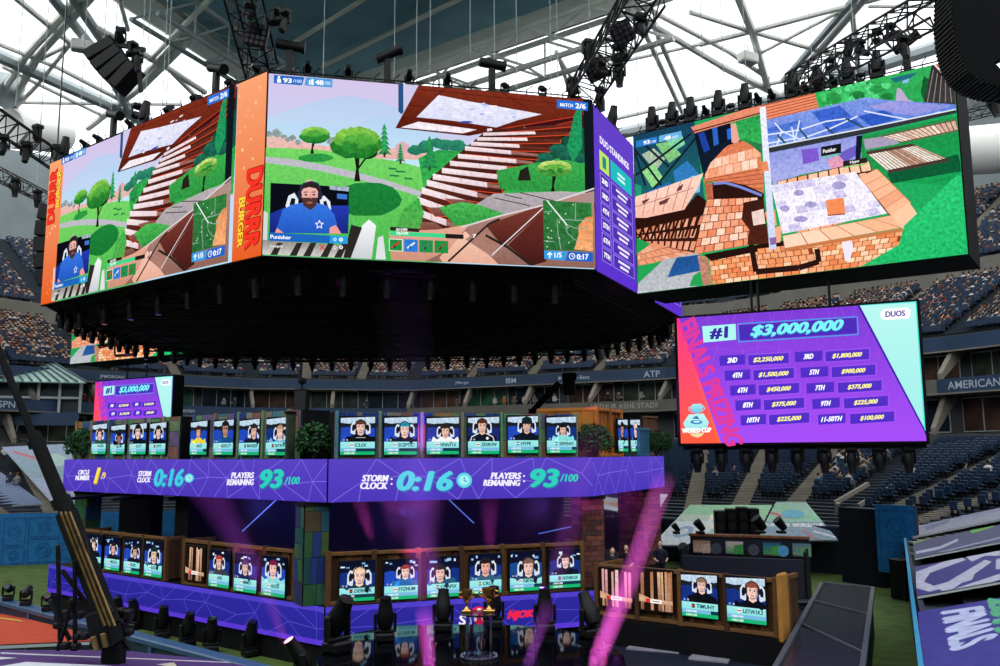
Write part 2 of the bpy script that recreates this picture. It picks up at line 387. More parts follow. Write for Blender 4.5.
    for x in (266,286,300,318,332): P.poly([(x,262),(x+11,243),(x+17,243),(x+8,262)], '#2c2826')
    P.poly([(350,262),(363,226),(370,220),(377,226),(372,262)], '#eef0f4', '#c5c8cc'); P.poly([(376,262),(379,238),(384,236),(387,262)], '#d8dade')
    P.poly([(352,225),(363,228),(350,262),(343,262)], '#2a2624')
    # player camera
    P.poly([(271,183),(350,187.5),(349,234),(269.5,233)], '#0a0c16')
    P.poly([(330,186),(350,187.5),(349.5,192),(331,190)], '#9fb0c0', None, .9); P.poly([(338,194),(348,195),(348,200),(338,199)], '#3f74c8')
    P.poly([(270,214),(284,208),(300,206),(350,206),(349,234),(269.7,233)], '#2338a8', '#16226e', .3)
    P.poly([(286,206),(289,196),(295,193),(299,200),(298,212),(288,212)], '#dfe4ec'); P.poly([(290,205),(292,198),(296,199),(295,208)], '#14161e'); P.poly([(320,198),(325,196),(331,202),(332,210),(322,208)], '#dfe4ec'); P.poly([(324,202),(327,201),(329,207),(325,207)], '#14161e')
    P.poly([(275,233),(281,218),(285,213),(291,215),(284,233)], '#e79a94'); P.poly([(331,216),(336,224),(342,234),(330,234)], '#e79a94')
    P.poly([(277,228),(283,210),(292,205),(303,203),(317,203),(328,206),(335,215),(338,225),(330,228),(330,234),(284,233)], '#3674dc', '#2054ba', .2)
    P.poly([(304,198),(317,198),(318,204),(311,209),(303,204)], '#d8988e')
    P.ell(310.5, 193.5, 8.6, 13.5, '#efb8b0', '#dc9a90'); P.poly([(302,198),(319,198),(317,206),(311,210.5),(304,206)], '#4a3030', None, .4); P.ell(310.5, 203, 3, 1.1, '#a85a58')
    P.poly([(301,194),(300,187),(304,183.5),(312,182.5),(319,184),(321,189),(320,194),(317,189),(310,187.5),(304,189)], '#2a2224')
    for x in (306.6, 314.6): P.ell(x, 195.2, 1.6, .8, '#2a1c1e'); P.line([(x-2.2,192.6),(x+2,192.3)], .9, '#2a1c1e')
    P.line([(310.8,195),(311.8,199.5)], .7, '#c98880')
    for x in (300.2, 321): P.ell(x, 195.5, 2.4, 4.8, '#20263c'); 
    P.line([(301,190),(304,184),(312,181.8),(319,184),(321.5,190)], 1.3, '#2a3550')
    star = []
    for i in range(10): r = 4.2 if i % 2 == 0 else 1.8; star.append((320+r*math.sin(PI*i/5), 225-r*math.cos(PI*i/5)*1.05))
    P.line(star, .8, '#eef2fb', closed=True)
    P.poly([(268.8,232.6),(331,236),(330,243.6),(268.5,241)], '#1d63b8'); P.poly([(331,236),(348.6,237),(348.3,244.5),(330,243.6)], '#2c9ad8')
    P.text('Punisher', ((270.5,235),(291.5,236),(291.3,239.8),(270.4,238.8)), '#f4f8ff', .03, 0)
    P.text('Leojok', ((270.5,245),(283,245.4),(283,248.6),(270.4,248.2)), '#e8e8e8', .03, 0)
    P.text('0', (340,238.2,343.4,242), '#ffffff', .04, 0); P.text('0', (340,246,343.4,249.6), '#ffffff', .04, 0); P.line([(334,240),(335.6,238.4),(337.2,240),(335.6,241.6)], .5, '#ffffff', closed=True); P.line([(334,248),(335.6,246.4),(337.2,248),(335.6,249.6)], .5, '#ffffff', closed=True)
    P.line([(320.5,245.5),(324.5,250)], 1.1, '#e02a22'); P.line([(324.5,245.5),(320.5,250)], 1.1, '#e02a22')
    # item bar
    P.poly([(391,227.5),(420,229.5),(420,233),(391,231)], '#2a2220'); P.text('0/100', (397,229,408,231.6), '#ffffff', .03, 0)
    P.poly([(391,231.8),(446,234.6),(446,238.8),(391,236.2)], '#3fd08a'); P.poly([(446,234.6),(464,235.6),(464,240),(446,239)], '#1f1a1a'); P.text('76/100', (397,232.6,409,235.4), '#f4fff8', .03, 0)
    for i, c in enumerate(('#1f8a3f','#2a78d0','#1f8a48','#1f8a3f')):
        x = 389.8+i*15.1; y = 239.2+i*.7; P.poly([(x,y),(x+13.6,y+.7),(x+13.6,y+13),(x,y+12.2)], '#d8f4e0' if i == 0 else c); P.poly([(x+.7,y+.8),(x+12.9,y+1.4),(x+12.9,y+12.3),(x+.7,y+11.6)], c, None, .4)
        P.line([(x+3,y+9),(x+10.5,y+3.5)], 2.0, ('#c0392a','#d5e4f4','#4a7a6a','#7a5a3a')[i]); P.line([(x+5,y+9.4),(x+6.4,y+6.6)], 1.2, '#10281c')
    P.text('7', (473,235.4,476.4,239), '#ffffff', .04, 0)
    # small map and tags
    P.poly([(542,202),(589.5,205),(591.2,252.5),(543.4,251)], '#2f7a3c', '#2a6a38', 1)
    P.poly([(591,218),(584,219),(577,227),(577,236),(573,250.5),(591.2,252.5)], '#e09058', '#f0a874', .7)
    for pts in ([(560,251),(557,235),(556,222),(564,221),(575,222)], [(564,226),(566,234),(572,240),(577,243)], [(574,205),(574,222),(590,222)], [(543,214),(551,213)], [(543,242),(553,243)], [(564,226),(575,230),(586,230)]): P.line(pts, .8, '#8fa89a')
    P.line([(546,202.4),(566,227)], 1.1, '#f4f8f4')
    for i in range(14): P.ell(random.uniform(545, 572), random.uniform(206, 248), .7, .7, '#cfe0c0', up=False)
    P.poly([(543.4,251.4),(566,252.6),(563.5,261.5),(543.6,260)], '#2f9ade'); P.poly([(567,252.6),(591.2,253.8),(591.2,263),(564.3,261.6)], '#1b62c4')
    P.text('1/5', (553.5,253.6,560.5,258.6), '#ffffff', .03, 0); P.line([(548.8,259),(548.8,254)], 1.2, '#ffffff'); P.line([(546.6,256),(548.8,253.5),(551,256)], 1.1, '#ffffff')
    P.text('0:17', (575.5,255.2,586.6,260.6), '#ffffff', .04, 0)
    P.line([(570.8+2.8*math.cos(2*PI*i/10), 257.4+2.8*math.sin(2*PI*i/10)) for i in range(10)], .7, '#ffffff', closed=True); P.line([(570.8,255.8),(570.8,257.6),(572.2,257.6)], .6, '#ffffff')
    P.poly([(275.3,76.2),(306,78.8),(303.4,86.8),(275.2,84.4)], '#1f66be'); P.poly([(307.6,78.8),(334,81.2),(333.8,89.4),(306,87)], '#4d9ad8')
    P.ell(280.4, 78.6, 1.3, 1.3, '#ffffff'); P.poly([(278.6,80),(282.2,80.2),(282.6,84),(278.4,83.8)], '#ffffff')
    P.text('93', ((284.8,79.2),(293.2,80),(293,84.6),(284.6,83.8)), '#ffffff', .04, 0); P.text('/100', ((294.6,80.6),(303.4,81.4),(303.2,84.8),(294.4,84)), '#cfe0fa', .02, 0)
    P.poly([(310.4,82),(312,81.4),(312,86.4),(310.4,86)], '#ffffff'); P.poly([(312.8,80.8),(315,81),(315,86.8),(312.8,86.4)], '#ffffff')
    P.text('48', ((317,81.6),(325,82.4),(324.8,87),(316.8,86.2)), '#ffffff', .04, 0); P.text('/50', ((326,83.2),(332.2,83.8),(332,87),(325.8,86.4)), '#cfe0fa', .02, 0)
    P.poly([(555.6,103.8),(585.8,107),(585.6,115.2),(555.6,112)], '#1f6ed0')
    P.text('MATCH', ((558.6,107),(571,108.2),(571,111.6),(558.6,110.4)), '#eef4ff', .03, 0); P.text('2/6', ((573.6,107.4),(583.6,108.4),(583.4,113.4),(573.6,112.4)), '#ffffff', .04, 0)
WQ = ((631.5, 142), (951.5, 71), (967.8, 253.7), (637.5, 293.5))
def pic_rooftops(P):
    ter = ['#f8b494','#f2a07c','#fac6aa','#ee946e','#fcd4bc','#e88a64']
    P.poly(WQ, '#1fa05a', '#22aa60', .5)
    P.poly([(628,140),(692,122),(706,215),(630,222)], '#16405c', '#1f6a6a', .6)
    for q, c in (((640,160),(652,154),(664,164),(654,176)), '#a6bca4'), (((654,150),(668,147),(680,160),(668,168)), '#7fc07a'), (((640,176),(651,168),(662,182),(651,192)), '#8fd488'), (((664,146),(680,140),(684,150),(674,156)), '#7ad0a0'):
        P.poly(q, c, None, .8)
    for a, b in (((632,154),(662,192)),((634,180),(690,140)),((650,196),(700,138)),((642,150),(668,172)),((633,158),(644,190))): P.line([a, b], 2.2, '#15222c')
    for q, c in (((672,176),(686,166),(700,180),(698,190),(676,196)), '#2f78b8'), (((684,186),(692,180),(700,186),(699,196),(688,198)), '#7cc4e4'), (((646,196),(668,186),(676,194),(660,202)), '#2468b0'), (((632,188),(640,190),(640,200),(632,202)), '#1f9a70'): P.poly(q, c, None, .6)
    P.poly([(692,134),(742,124),(744,150),(716,170),(704,186),(700,170)], '#0c1424', '#101c2c', .4)
    for q, c in (((697,140),(703,138),(712,162),(706,166)), '#1f3f9a'), (((711,132),(716,131),(718,150),(713,152)), '#2c62c0'), (((700,160),(706,158),(708,172),(703,176)), '#1f9a6a'), (((726,136),(732,134),(733,144),(727,146)), '#1f6ad0'): P.poly(q, c)
    P.poly([(728,128),(761,120),(761,152),(748,148),(738,146)], '#2a9a4c', '#35b054', 1); P.poly([(730,131),(735,130),(739,146),(736,151),(731,148)], '#e6a498')
    # arch
    P.poly([(703,186),(708,172),(716,160),(728,151),(742,147),(754,152),(760,160),(763,175),(764,202),(752,199),(735,191),(715,186)], '#d97a54', None, .7)
    tileq(P, ((706,166),(760,152),(762,172),(704,184)), 7, 2, ['#f8c2a4','#f4b08c','#fcd4bc','#ee9c76'], None, .08)
    P.poly([(700,160),(716,152),(730,146),(722,156),(710,168),(703,182)], '#101c2c'); P.poly([(742,145),(762,150),(762,160),(752,152)], '#2a7a48', None, .9)
    for i in range(6): P.line([(704,184+i*2.4),(763,174+i*4.6)], .6, '#8a3a24')
    P.poly([(712,187),(728,186),(745,189),(764,197),(764,203),(712,203)], '#2a1410', None, .6); P.line([(713,188),(725,187),(740,191),(762,199)], 2.6, '#7a86cc')
    P.poly([(704,186),(712,188),(714,212),(708,214)], '#b8644a', None, .8)
    # ribs and floors
    P.poly([(634,221),(684,212),(697,198),(706,204),(703,230),(640,246),(634,240)], '#2a120e')
    tileq(P, ((634,232),(706,216),(694,254),(640,248)), 9, 3, ['#f0a88a','#e89876','#d48464'], '#3a1a12', .3, .4)
    for x in range(636, 700, 7): P.line([(x, 244-(x-636)*.1), (x+9, 224-(x-636)*.16)], 2.2, '#2c130d')
    P.poly([(634,201),(703,178),(697,193),(684,213),(645,221),(633,221)], '#fad0c0', '#f4bca8', .4)
    for k in range(1, 6): P.line([(634+k*11.5, 201-k*3.8), (634+k*10-2, 221-k*1.8)], .8, '#b87a62')
    P.line([(633,211),(694,192)], .8, '#b87a62'); 
    for q in (((641,205),(649,202),(647,205),(642,208)), ((658,206),(670,201),(666,207),(659,209)), ((677,192),(683,188),(681,194),(676,196))): P.poly(q, '#6a3a3c')
    tileq(P, ((707,203),(758,201),(764,244),(694,256)), 7, 7, ter, '#7a3a24', .10)
    P.poly([(744,206),(764,202),(770,246),(748,246),(750,232),(742,222)], '#3a1a14', '#4f2418', .5); P.poly([(752,215),(764,212),(766,226),(754,228)], '#e9cfc4', None, .5)
    tileq(P, ((637,252),(652,245),(703,256),(638,267)), 7, 3, ['#f2b090','#e89a76'], '#a85a40', .1)
    P.poly([(636,240),(650,246),(645,250),(636,256)], '#1f9a50'); P.poly([(637,268),(662,262),(645,280),(637,284)], '#22a052')
    P.poly([(637,296),(638,284),(664,261),(698,254),(704,278),(700,290)], '#a9adb4', '#b9bcc2', .5)
    P.poly([(672,268),(677,259),(700,256),(703,271),(668,278)], '#1f4f8c', '#24589a', .6); P.poly([(694,276),(704,270),(706,286),(690,286)], '#22a052')
    P.poly([(698,257),(708,258),(713,284),(704,286)], '#b9826c', None, 1)
    tileq(P, ((709,258),(905,232),(896,262),(714,285)), 22, 6, ['#f8a878','#f2965e','#fcc298','#ec8654','#fed2aa'], '#8a3f20', .10)
    for pts in ([(752,246),(757,272),(800,268),(820,262),(818,250)],): P.line(pts, 5.5, '#2a1512')
    P.poly([(704,256),(760,246),(800,240),(800,246),(752,254),(712,262)], '#24120e')
    tileq(P, ((758,250),(812,244),(816,260),(762,266)), 7, 3, ['#f4a878','#ee9460'], '#8a3f20', .12)
    # upper right: brick wall, trees, blue glass roof
    P.poly([(690,134),(760,112),(762,121),(694,140)], '#e2896c', None, .4); P.line([(690,139),(762,120)], 1.2, '#4a2018')
    P.poly([(760,112),(816,99),(820,116),(764,130)], '#ea8a66', None, .3)
    for i in range(6): P.line([(761, 114+i*2.9), (819, 101+i*2.7)], .8, '#a04a30')
    P.poly([(814,100),(955,68),(957,116),(820,120)], '#35ad58', '#249a50', .6)
    for i in range(34): P.ell(random.uniform(820, 890), random.uniform(92, 112), random.uniform(4, 8), random.uniform(3, 5), random.choice(['#3fc066','#2a9448','#56d080','#1f7a3a']), None, .9, lump=.25)
    P.poly([(897,97),(901,98),(908,108),(920,113),(895,113)], '#b9a8ca'); P.poly([(890,88),(918,82),(910,88),(895,92)], '#1f6a80'); P.poly([(903,90),(909,88),(908,92),(902,93)], '#8fb8ec')
    P.ell(926, 98, 5, 12, '#135a2c', None, .8, lump=.2)
    P.poly([(924,111),(931,76),(940,74),(955,92),(957,113)], '#30292a', '#3d3a3c', .6)
    for i in range(5): P.line([(933+i*4, 80+i*3), (927+i*6, 111)], .9, '#8a8480')
    P.poly([(935,74),(957,68),(957,92)], '#e08a66', None, .4); P.line([(934,75),(957,98)], 2, '#e9d2ca')
    P.poly([(764,128),(866,106),(890,109),(957,113),(957,119),(766,156)], '#7c94de', '#5f80d8', .7)
    P.poly([(766,136),(800,128),(812,146),(768,154)], '#3c66cc', '#7fa0e4', .8); P.poly([(812,120),(840,114),(862,132),(830,140)], '#3a62c8', None, .8); P.poly([(858,124),(884,118),(900,126),(872,134)], '#2f58c0', None, .6)
    P.poly([(868,115),(890,110),(952,114),(915,124),(900,122)], '#9c9adc', '#8a90da', .4)
    for pts in ([(766,142),(800,137),(826,129),(848,126)], [(775,130),(782,138),(776,156)], [(782,138),(800,146),(830,136),(858,124)], [(864,119),(912,128),(940,120)], [(792,134),(796,150)], [(768,150),(796,145),(800,128)]): P.line(pts, 1.3, '#dfe8fa')
    for pts in ([(800,136),(812,150)], [(826,134),(838,144)], [(846,126),(866,136)], [(778,142),(788,152)]): P.line(pts, 2, '#2f4a66')
    # pale post, lavender rooms, rail
    P.poly([(766,158),(862,141),(864,168),(800,180),(774,190)], '#8e96dc', '#a9aee6', .6)
    P.poly([(802,156),(818,154),(820,166),(804,170)], '#7a56c8', None, .4); P.poly([(828,166),(842,160),(850,172),(834,178)], '#e29ab8', None, .6); P.poly([(838,160),(860,150),(862,158),(846,168)], '#6a5ac0')
    P.poly([(862,143),(957,124),(960,150),(960,190),(862,185)], '#1f9048', '#169a50', .6)
    P.poly([(864,146),(892,142),(900,150),(866,156)], '#a49ab4', None, .4)
    P.poly([(857,143),(863,142),(861,166),(856,166)], '#101a2c')
    tileq(P, ((880,143),(955,127),(958,138),(904,149)), 14, 1, ['#e4c8b4','#d5b09a','#ecd8c8'], '#6a4a40', .22, .6)
    P.poly([(888,178),(958,160),(962,176),(892,188)], '#0d5a34', None, .6)
    tileq(P, ((866,158),(912,150),(951,166),(890,178)), 16, 1, ['#eadccc','#cfa690','#f2e8de','#b08a78'], '#4a3430', .25, .6)
    P.poly([(764,154),(860,136),(957,117),(957,121),(860,142),(765,160)], '#30343a'); P.line([(764,154.6),(860,136.6),(957,117.4)], 1.2, '#dfe6ee')
    tileq(P, ((800,184),(868,170),(906,206),(798,240)), 9, 9, ['#f8c09c','#f2a67e','#f6b48e'], '#9a5030', .08)
    tileq(P, ((778,186),(870,166),(876,186),(776,202)), 9, 2, ['#f6b48e','#f2a67e','#f8c6a4'], '#3a2018', .14)
    tileq(P, ((772,190),(856,177),(890,216),(784,236)), 8, 6, ['#e8e4f6','#dad4f0','#f0e8f8','#ccc4e6','#f2ecfa'], '#f2eefa', .08, .8)
    P.line([(858,178),(890,218)], 1, '#5a2018')
    for p in ((800,197,5,3),(812,208,6,3),(786,212,5,3),(802,222,7,3),(840,190,7,4)): P.ell(p[0], p[1], p[2], p[3], '#a49ccc', None, .8)
    P.poly([(827,204),(845,201.5),(846.5,217),(829,218.5)], '#ee8a56', None, .3); P.line([(829,218.5),(846.5,217)], 1, '#7a3018')
    P.poly([(771,232),(783,228),(782,244),(772,246)], '#f4ac84'); P.poly([(766,216),(776,213),(778,228),(770,230)], '#f2a47a')
    tileq(P, ((784,238),(892,218),(926,226),(786,250)), 6, 1, ['#fac8a6','#f6b890','#fcd4b8'], '#b06a44', .05, .2)
    tileq(P, ((860,182),(878,174),(912,206),(892,219)), 1, 5, ['#f8b892','#f2a880','#fac8a8'], '#b06a44', .05, .2)
    P.poly([(892,218),(910,206),(926,227),(905,233)], '#fac6a2'); P.poly([(784,250),(926,227),(924,230),(786,253)], '#c87848')
    P.poly([(843,244),(853,242),(855,250),(851,262),(847,262)], '#e9e4f0'); 
    P.poly([(760,116),(766,114.6),(778,250),(771,252)], '#e9ecf8', '#c9d2ee', .5); P.poly([(762,168),(768,167),(770,176),(763,177)], '#e88a5c'); P.poly([(771,240),(778,239),(778,246),(772,247)], '#8a6aa0')
    P.poly([(905,228),(957,180),(970,184),(970,260),(860,268),(900,246)], '#2cc474', '#22b868', .9)
    P.poly([(635.4,148),(657,143.5),(656.8,150),(635.6,154)], '#2e78c8'); P.poly([(658.6,143),(681.4,138.2),(681.2,144.6),(658.6,149)], '#66b0e2')
    P.text('93', ((643,148),(649.2,146.6),(649.2,150.2),(643,151.6)), '#ffffff', .04, 0); P.text('/100', ((650,147.6),(655.6,146.4),(655.6,149),(650,150.2)), '#dfeafa', .02, 0)
    P.text('48', ((664,143.8),(670.4,142.4),(670.4,146),(664,147.4)), '#ffffff', .04, 0); P.text('/50', ((671.4,143.4),(678,142),(678,144.6),(671.4,146)), '#dfeafa', .02, 0)
    P.poly([(822,153.6),(842,150),(842,159),(822,162.6)], '#14161e'); P.text('Punisher', ((824,156),(837,153.6),(837,157.2),(824,159.6)), '#f2f2f2', .03, 0)
    P.poly([(844,167),(868,163.4),(868,168.4),(844,172)], '#2a2020'); P.text('Hype', ((851,167),(860,165.4),(860,168.4),(851,170)), '#f2f2f2', .03, 0); P.line([(822,163.6),(842,160)], .9, '#3fd060'); P.line([(844,173),(868,169.4)], .9, '#3fd060')
BQ = ((677, 323), (917, 300), (929, 441), (681, 447))
def pic_prizes(P, short=False):
    P.poly(BQ, '#7a3cd0', '#a24cf2')
    P.k += 1; g = []
    for j in range(7):
        for i in range(13): g.append((680+i*20+(10 if j % 2 else 0)+random.uniform(-5, 5), 300+j*26+random.uniform(-6, 6)))
    for j in range(6):
        for i in range(12):
            a = g[j*13+i]; b = g[j*13+i+1]; c = g[(j+1)*13+i+(1 if j % 2 else 0)]
            for p, q in ((a, b), (a, c), (b, c)): P.line([p, q], .45, '#9a50e0', up=False)
    P.poly([(676.5,322.5),(679,322.5),(721,447),(681,447)], '#ff2e88', '#ff6a34')
    P.text('FINALS PRIZING', ((694,321),(744,446),(726,449),(678.5,331)), '#dc3a96', .045, 0)
    P.poly([(676.5,322.5),(678,330),(718,447),(681,447)], '#ff3c80', '#ff5a3e')
    P.poly([(702,330.2),(735,327),(735.6,342.6),(703.4,346.2)], '#a9f0ea')
    P.text('#1', ((709.5,332),(727,329.6),(728,342),(710,342.6)), '#3a2a9c', .05, .1)
    P.line([(737,327),(857,316.8),(858,334.6),(738.4,344.8)], 1.1, '#3a98e0', closed=True)
    P.poly([(738.4,328.2),(856,318),(856.8,333.4),(739.4,343.4)], '#4a2cb4')
    P.text('$3,000,000', ((750,329.4),(842.6,320.6),(842.6,332.8),(750.6,341.4)), '#2a90c8', .05, .3)
    P.text('$3,000,000', ((750,328.4),(842.6,319.8),(842.6,332),(750.6,340.4)), '#7aeef2', .05, .3)
    rows = [('2ND','$2,250,000','3RD','$1,800,000'),('4TH','$1,500,000','5TH','$900,000'),('6TH','$450,000','7TH','$375,000'),('8TH','$375,000','9TH','$225,000'),('10TH','$225,000','11-50TH','$100,000')]
    for i, (a, b, c, d) in enumerate(rows):
        sx = i*5.3; yl = 363+i*14.8; yr = 357.6+i*15.6
        for (x0, x1, y, st, cl, fr) in ((719+sx, 744.5+sx, yl, a, '#ffffff', 0), (747.5+sx, 788+sx, yl-1.6, b, '#fff48a', 1), (794+sx*1.13, 822+sx*1.13, yr, c, '#ffffff', 0), (825+sx*1.2, 869+sx*1.25, yr-1.8, d, '#fff48a', 1)):
            h = 5; k = -.08*(x1-x0)/2
            q = [(x0, y-h-k), (x1, y-h+k), (x1, y+h+k), (x0+.6, y+h-k)]
            if fr: P.line([(q[0][0]-.6, q[0][1]-.6), (q[1][0]+1.4, q[1][1]-1.2), (q[2][0]+1.4, q[2][1]+.6), (q[3][0]-.6, q[3][1]+.6)], .6, '#9a5af0', closed=True)
            P.poly(q, '#5230c2', '#4d2cc0')
            w = min((x1-x0)*.78, len(st)*2.9+1); cx = (x0+x1)/2; kk = .04*w
            P.text(st, ((cx-w/2, y-2.4+kk), (cx+w/2, y-2.4-kk), (cx+w/2, y+2.6-kk), (cx-w/2, y+2.6+kk)), cl, .045, .3)
    P.poly([(857,305.8),(859,305.6),(930,431),(929,437),(926,430)], '#3a22a0')
    P.poly([(859.4,305.5),(917.4,300),(928.4,431)], '#b4f0ea', '#9ce8e4'); P.line([(859.4,305.6),(917,300.6)], 1.2, '#58e0d8'); P.line([(916.6,300),(927.6,430)], 1.6, '#3ed8cc')
    pl = [(884,308.6),(908,306.4),(911,309.2),(911,314.6),(908.4,317.6),(884,319.8),(880.6,317),(880.4,311.6)]
    P.poly(pl, '#ffffff'); P.text('DUOS', ((885.6,311),(905.4,309.2),(905.4,315),(885.8,316.8)), '#4a2a9c', .03, 0)
    P.poly([(690,411),(693,407.6),(701,407),(703.6,410),(701,415),(697.6,417.4),(693.4,415.8)], '#9fe4ee', '#58bcd8'); P.line([(689.6,410),(689,413.6),(692.6,416)], .8, '#7ad0e4'); P.line([(703,408.6),(705,412),(701.4,415)], .8, '#7ad0e4')
    P.poly([(689,418),(703.6,416.8),(709,425.8),(706,433),(687,434.4),(683.4,427)], '#b9f0ee', '#98e0e4')
    P.ell(696.5, 425.4, 6, 2.2, '#3f86c0'); P.ell(696.8, 425, 3.4, 1, '#c4f2f0'); P.poly([(692,422),(696.6,419),(700,422.4)], '#2c6aa8')
    P.text('WORLD CUP', ((682.4,432),(711,430.6),(711,435.4),(682.6,436.6)), '#ffffff', .07, 0)
    P.poly([(690,437),(704,436.2),(702,439),(698,441),(692,439.4)], '#e8d8a0')
def pic_orange(P, q, flip):
    """orange advertising strip, frame = unit square"""
    P.poly(q, '#f2a070', '#e05c22')
    for i in range(26):
        x = random.uniform(.05, .95); y = random.uniform(.02, .98); r = random.uniform(.02, .05)
        P.poly([(x-r, y), (x, y-r*.25), (x+r, y+r*.05), (x+r*.4, y+r*.3)], '#ffbf98' if y < .6 else '#f48a50')
    for (st, x0, x1, y0, y1, c) in ((('DURRR', .42, .96, .52, .95, '#f23226'), ('BURGER', .20, .42, .66, .93, '#ffd23e')) if not flip else (('DURRR', .08, .60, .06, .44, '#f23226'), ('BURGER', .62, .88, .08, .34, '#ffd23e'))):
        for dx, cc, bo in ((.03, '#8a1c10', .055), (0, c, .035)):
            if not flip: P.text(st, ((x1+dx, y0), (x1+dx-.06, y1), (x0+dx, y1), (x0+dx, y0)), cc, bo, 0)
            else: P.text(st, ((x0+dx, y1), (x0+dx, y0), (x1+dx, y0), (x1+dx, y1)), cc, bo, 0)
def pic_standings(P, top=True):
    P.rect(0, 0, 1, 1, '#6040c0', '#5a32c8')
    if top: P.text('DUO STANDINGS', (.14, .155, .86, .20), '#efe8ff', .04, 0)
    P.rect(.12, .245, .34, .365, '#b8e060' if top else '#5a32c8'); P.text('1', (.19, .27, .27, .34), '#1f8a7a', .04, 0)
    P.rect(.38, .245, .92, .365, '#22b8b8'); P.rect(.55, .285, .74, .30, '#d8fff8'); P.rect(.55, .315, .74, .33, '#d8fff8')
    for i, s_ in enumerate(('2ND','3RD','4TH','5TH','6TH','7TH')):
        y = .385+i*.091
        for x0, x1 in ((.12, .34), (.38, .92)): P.rect(x0, y, x1, y+.082, '#a58cf0'); P.rect(x0+.012, y+.004, x1-.012, y+.078, '#4f2fa8')
        P.text(s_, (.16, y+.024, .30, y+.056), '#ffffff', .04, 0)
        P.rect(.50, y+.018, .80, y+.034, '#e8e0ff'); P.rect(.54, y+.048, .76, y+.064, '#e8e0ff')
def tri_lines(P, x0, y0, x1, y1, nx, ny, w, col, rnd):
    rs = random.Random(rnd); g = {}
    for j in range(ny+1):
        for i in range(nx+1):
            g[i, j] = (x0+(x1-x0)*(i+rs.uniform(-.35, .35)+(.5 if j % 2 else 0))/nx, y0+(y1-y0)*(j+(rs.uniform(-.25, .25) if 0 < j < ny else 0))/ny)
    P.k += 1
    for j in range(ny+1):
        for i in range(nx+1):
            for a in ((i+1, j), (i, j+1), (i+(1 if j % 2 else -1), j+1)):
                if a in g and rs.random() < .75 and not (a[1] == j and j in (0, ny)): P.line([g[i, j], g[a]], w, col, up=False)
def tint(c, k): return '#'+''.join('%02x' % max(0, min(255, int(int(c[i:i+2], 16)*k))) for i in (1, 3, 5))
def portrait(P, s):
    """player seen by the desk camera; unit frame, picture fills y 0..0.66"""
    bg, seat, chair, hair, skin, top, cx, cy, hs, extra = s
    hs *= 1.18; cy += .015
    P.rect(0, 0, 1, .66, '#0c1024', '#141a3c')
    if bg == 'pale': P.poly([(0,.04),(1,0),(1,.16),(.7,.20),(.4,.17),(0,.21)], '#c9dcec', '#a9c6da', .8); P.poly([(0,.16),(.3,.20),(.6,.15),(1,.18),(1,.3),(0,.3)], '#1a2028', None, .6)
    else:
        for i in range(5): x = random.uniform(0, .9); y = random.uniform(.02, .16); P.rect(x, y, x+random.uniform(.05, .14), y+random.uniform(.03, .07), random.choice(['#dfeaf8','#6fa0d8','#9fc4ea']), None, .5)
    P.poly([(0,.30),(.2,.27),(.42,.32),(.42,.66),(0,.66)], seat, None, .5); P.poly([(.62,.33),(.8,.28),(1,.30),(1,.66),(.62,.66)], seat, None, .5)
    if chair:
        for sx in (-1, 1): P.poly([(cx+sx*.12*hs,cy-.08*hs),(cx+sx*.2*hs,cy-.10*hs),(cx+sx*.255*hs,cy-.02*hs),(cx+sx*.26*hs,cy+.16*hs),(cx+sx*.14*hs,cy+.2*hs)], '#d4dce8'); P.poly([(cx+sx*.135*hs,cy-.03*hs),(cx+sx*.2*hs,cy-.05*hs),(cx+sx*.225*hs,cy+.02*hs),(cx+sx*.22*hs,cy+.11*hs),(cx+sx*.16*hs,cy+.10*hs)], '#10142a')
    w = .36*hs
    P.poly([(cx-w*1.15,.66),(cx-w,.50+.02),(cx-w*.7,cy+.235*hs),(cx-.1*hs,cy+.16*hs),(cx+.1*hs,cy+.16*hs),(cx+w*.7,cy+.235*hs),(cx+w,.50+.02),(cx+w*1.15,.66)], top, None, .15)
    P.poly([(cx-.07*hs,cy+.08*hs),(cx+.07*hs,cy+.08*hs),(cx+.08*hs,cy+.18*hs),(cx,cy+.22*hs),(cx-.08*hs,cy+.18*hs)], skin)
    P.ell(cx, cy-.03*hs, .155*hs, .135*hs, hair, None, .6, lump=.08)
    P.ell(cx, cy+.02*hs, .115*hs, .145*hs, skin, None, .1)
    P.poly([(cx+.03*hs,cy+.15*hs),(cx+.075*hs,cy+.05*hs),(cx+.07*hs,cy-.06*hs),(cx+.11*hs,cy-.03*hs),(cx+.105*hs,cy+.08*hs),(cx+.06*hs,cy+.145*hs)], tint(skin, .8))
    P.poly([(cx-.06*hs,cy+.13*hs),(cx+.06*hs,cy+.13*hs),(cx+.03*hs,cy+.163*hs),(cx-.03*hs,cy+.163*hs)], tint(skin, .72))
    P.poly([(cx-w*.9,.66),(cx-w*.75,cy+.27*hs),(cx-w*.45,cy+.22*hs),(cx-w*.5,.66)], tint(top, 1.35)); P.poly([(cx+w*.35,.66),(cx+w*.3,cy+.3*hs),(cx+w*.5,cy+.34*hs),(cx+w*.6,.66)], tint(top, .6))
    P.poly([(cx-.13*hs,cy-.01*hs),(cx-.12*hs,cy-.11*hs),(cx,cy-.15*hs),(cx+.12*hs,cy-.11*hs),(cx+.13*hs,cy-.01*hs),(cx+.08*hs,cy-.055*hs),(cx-.03*hs,cy-.04*hs),(cx-.09*hs,cy-.05*hs)], hair, None, .5)
    for sx in (-1, 1):
        P.ell(cx+sx*.045*hs, cy+.01*hs, .02*hs, .010*hs, '#2a1c20'); P.line([(cx+sx*.02*hs,cy-.014*hs),(cx+sx*.07*hs,cy-.018*hs)], .010*hs, '#3a2828')
        P.ell(cx+sx*.135*hs, cy+.015*hs, .032*hs, .055*hs, '#181c28' if extra != 'nohead' else skin)
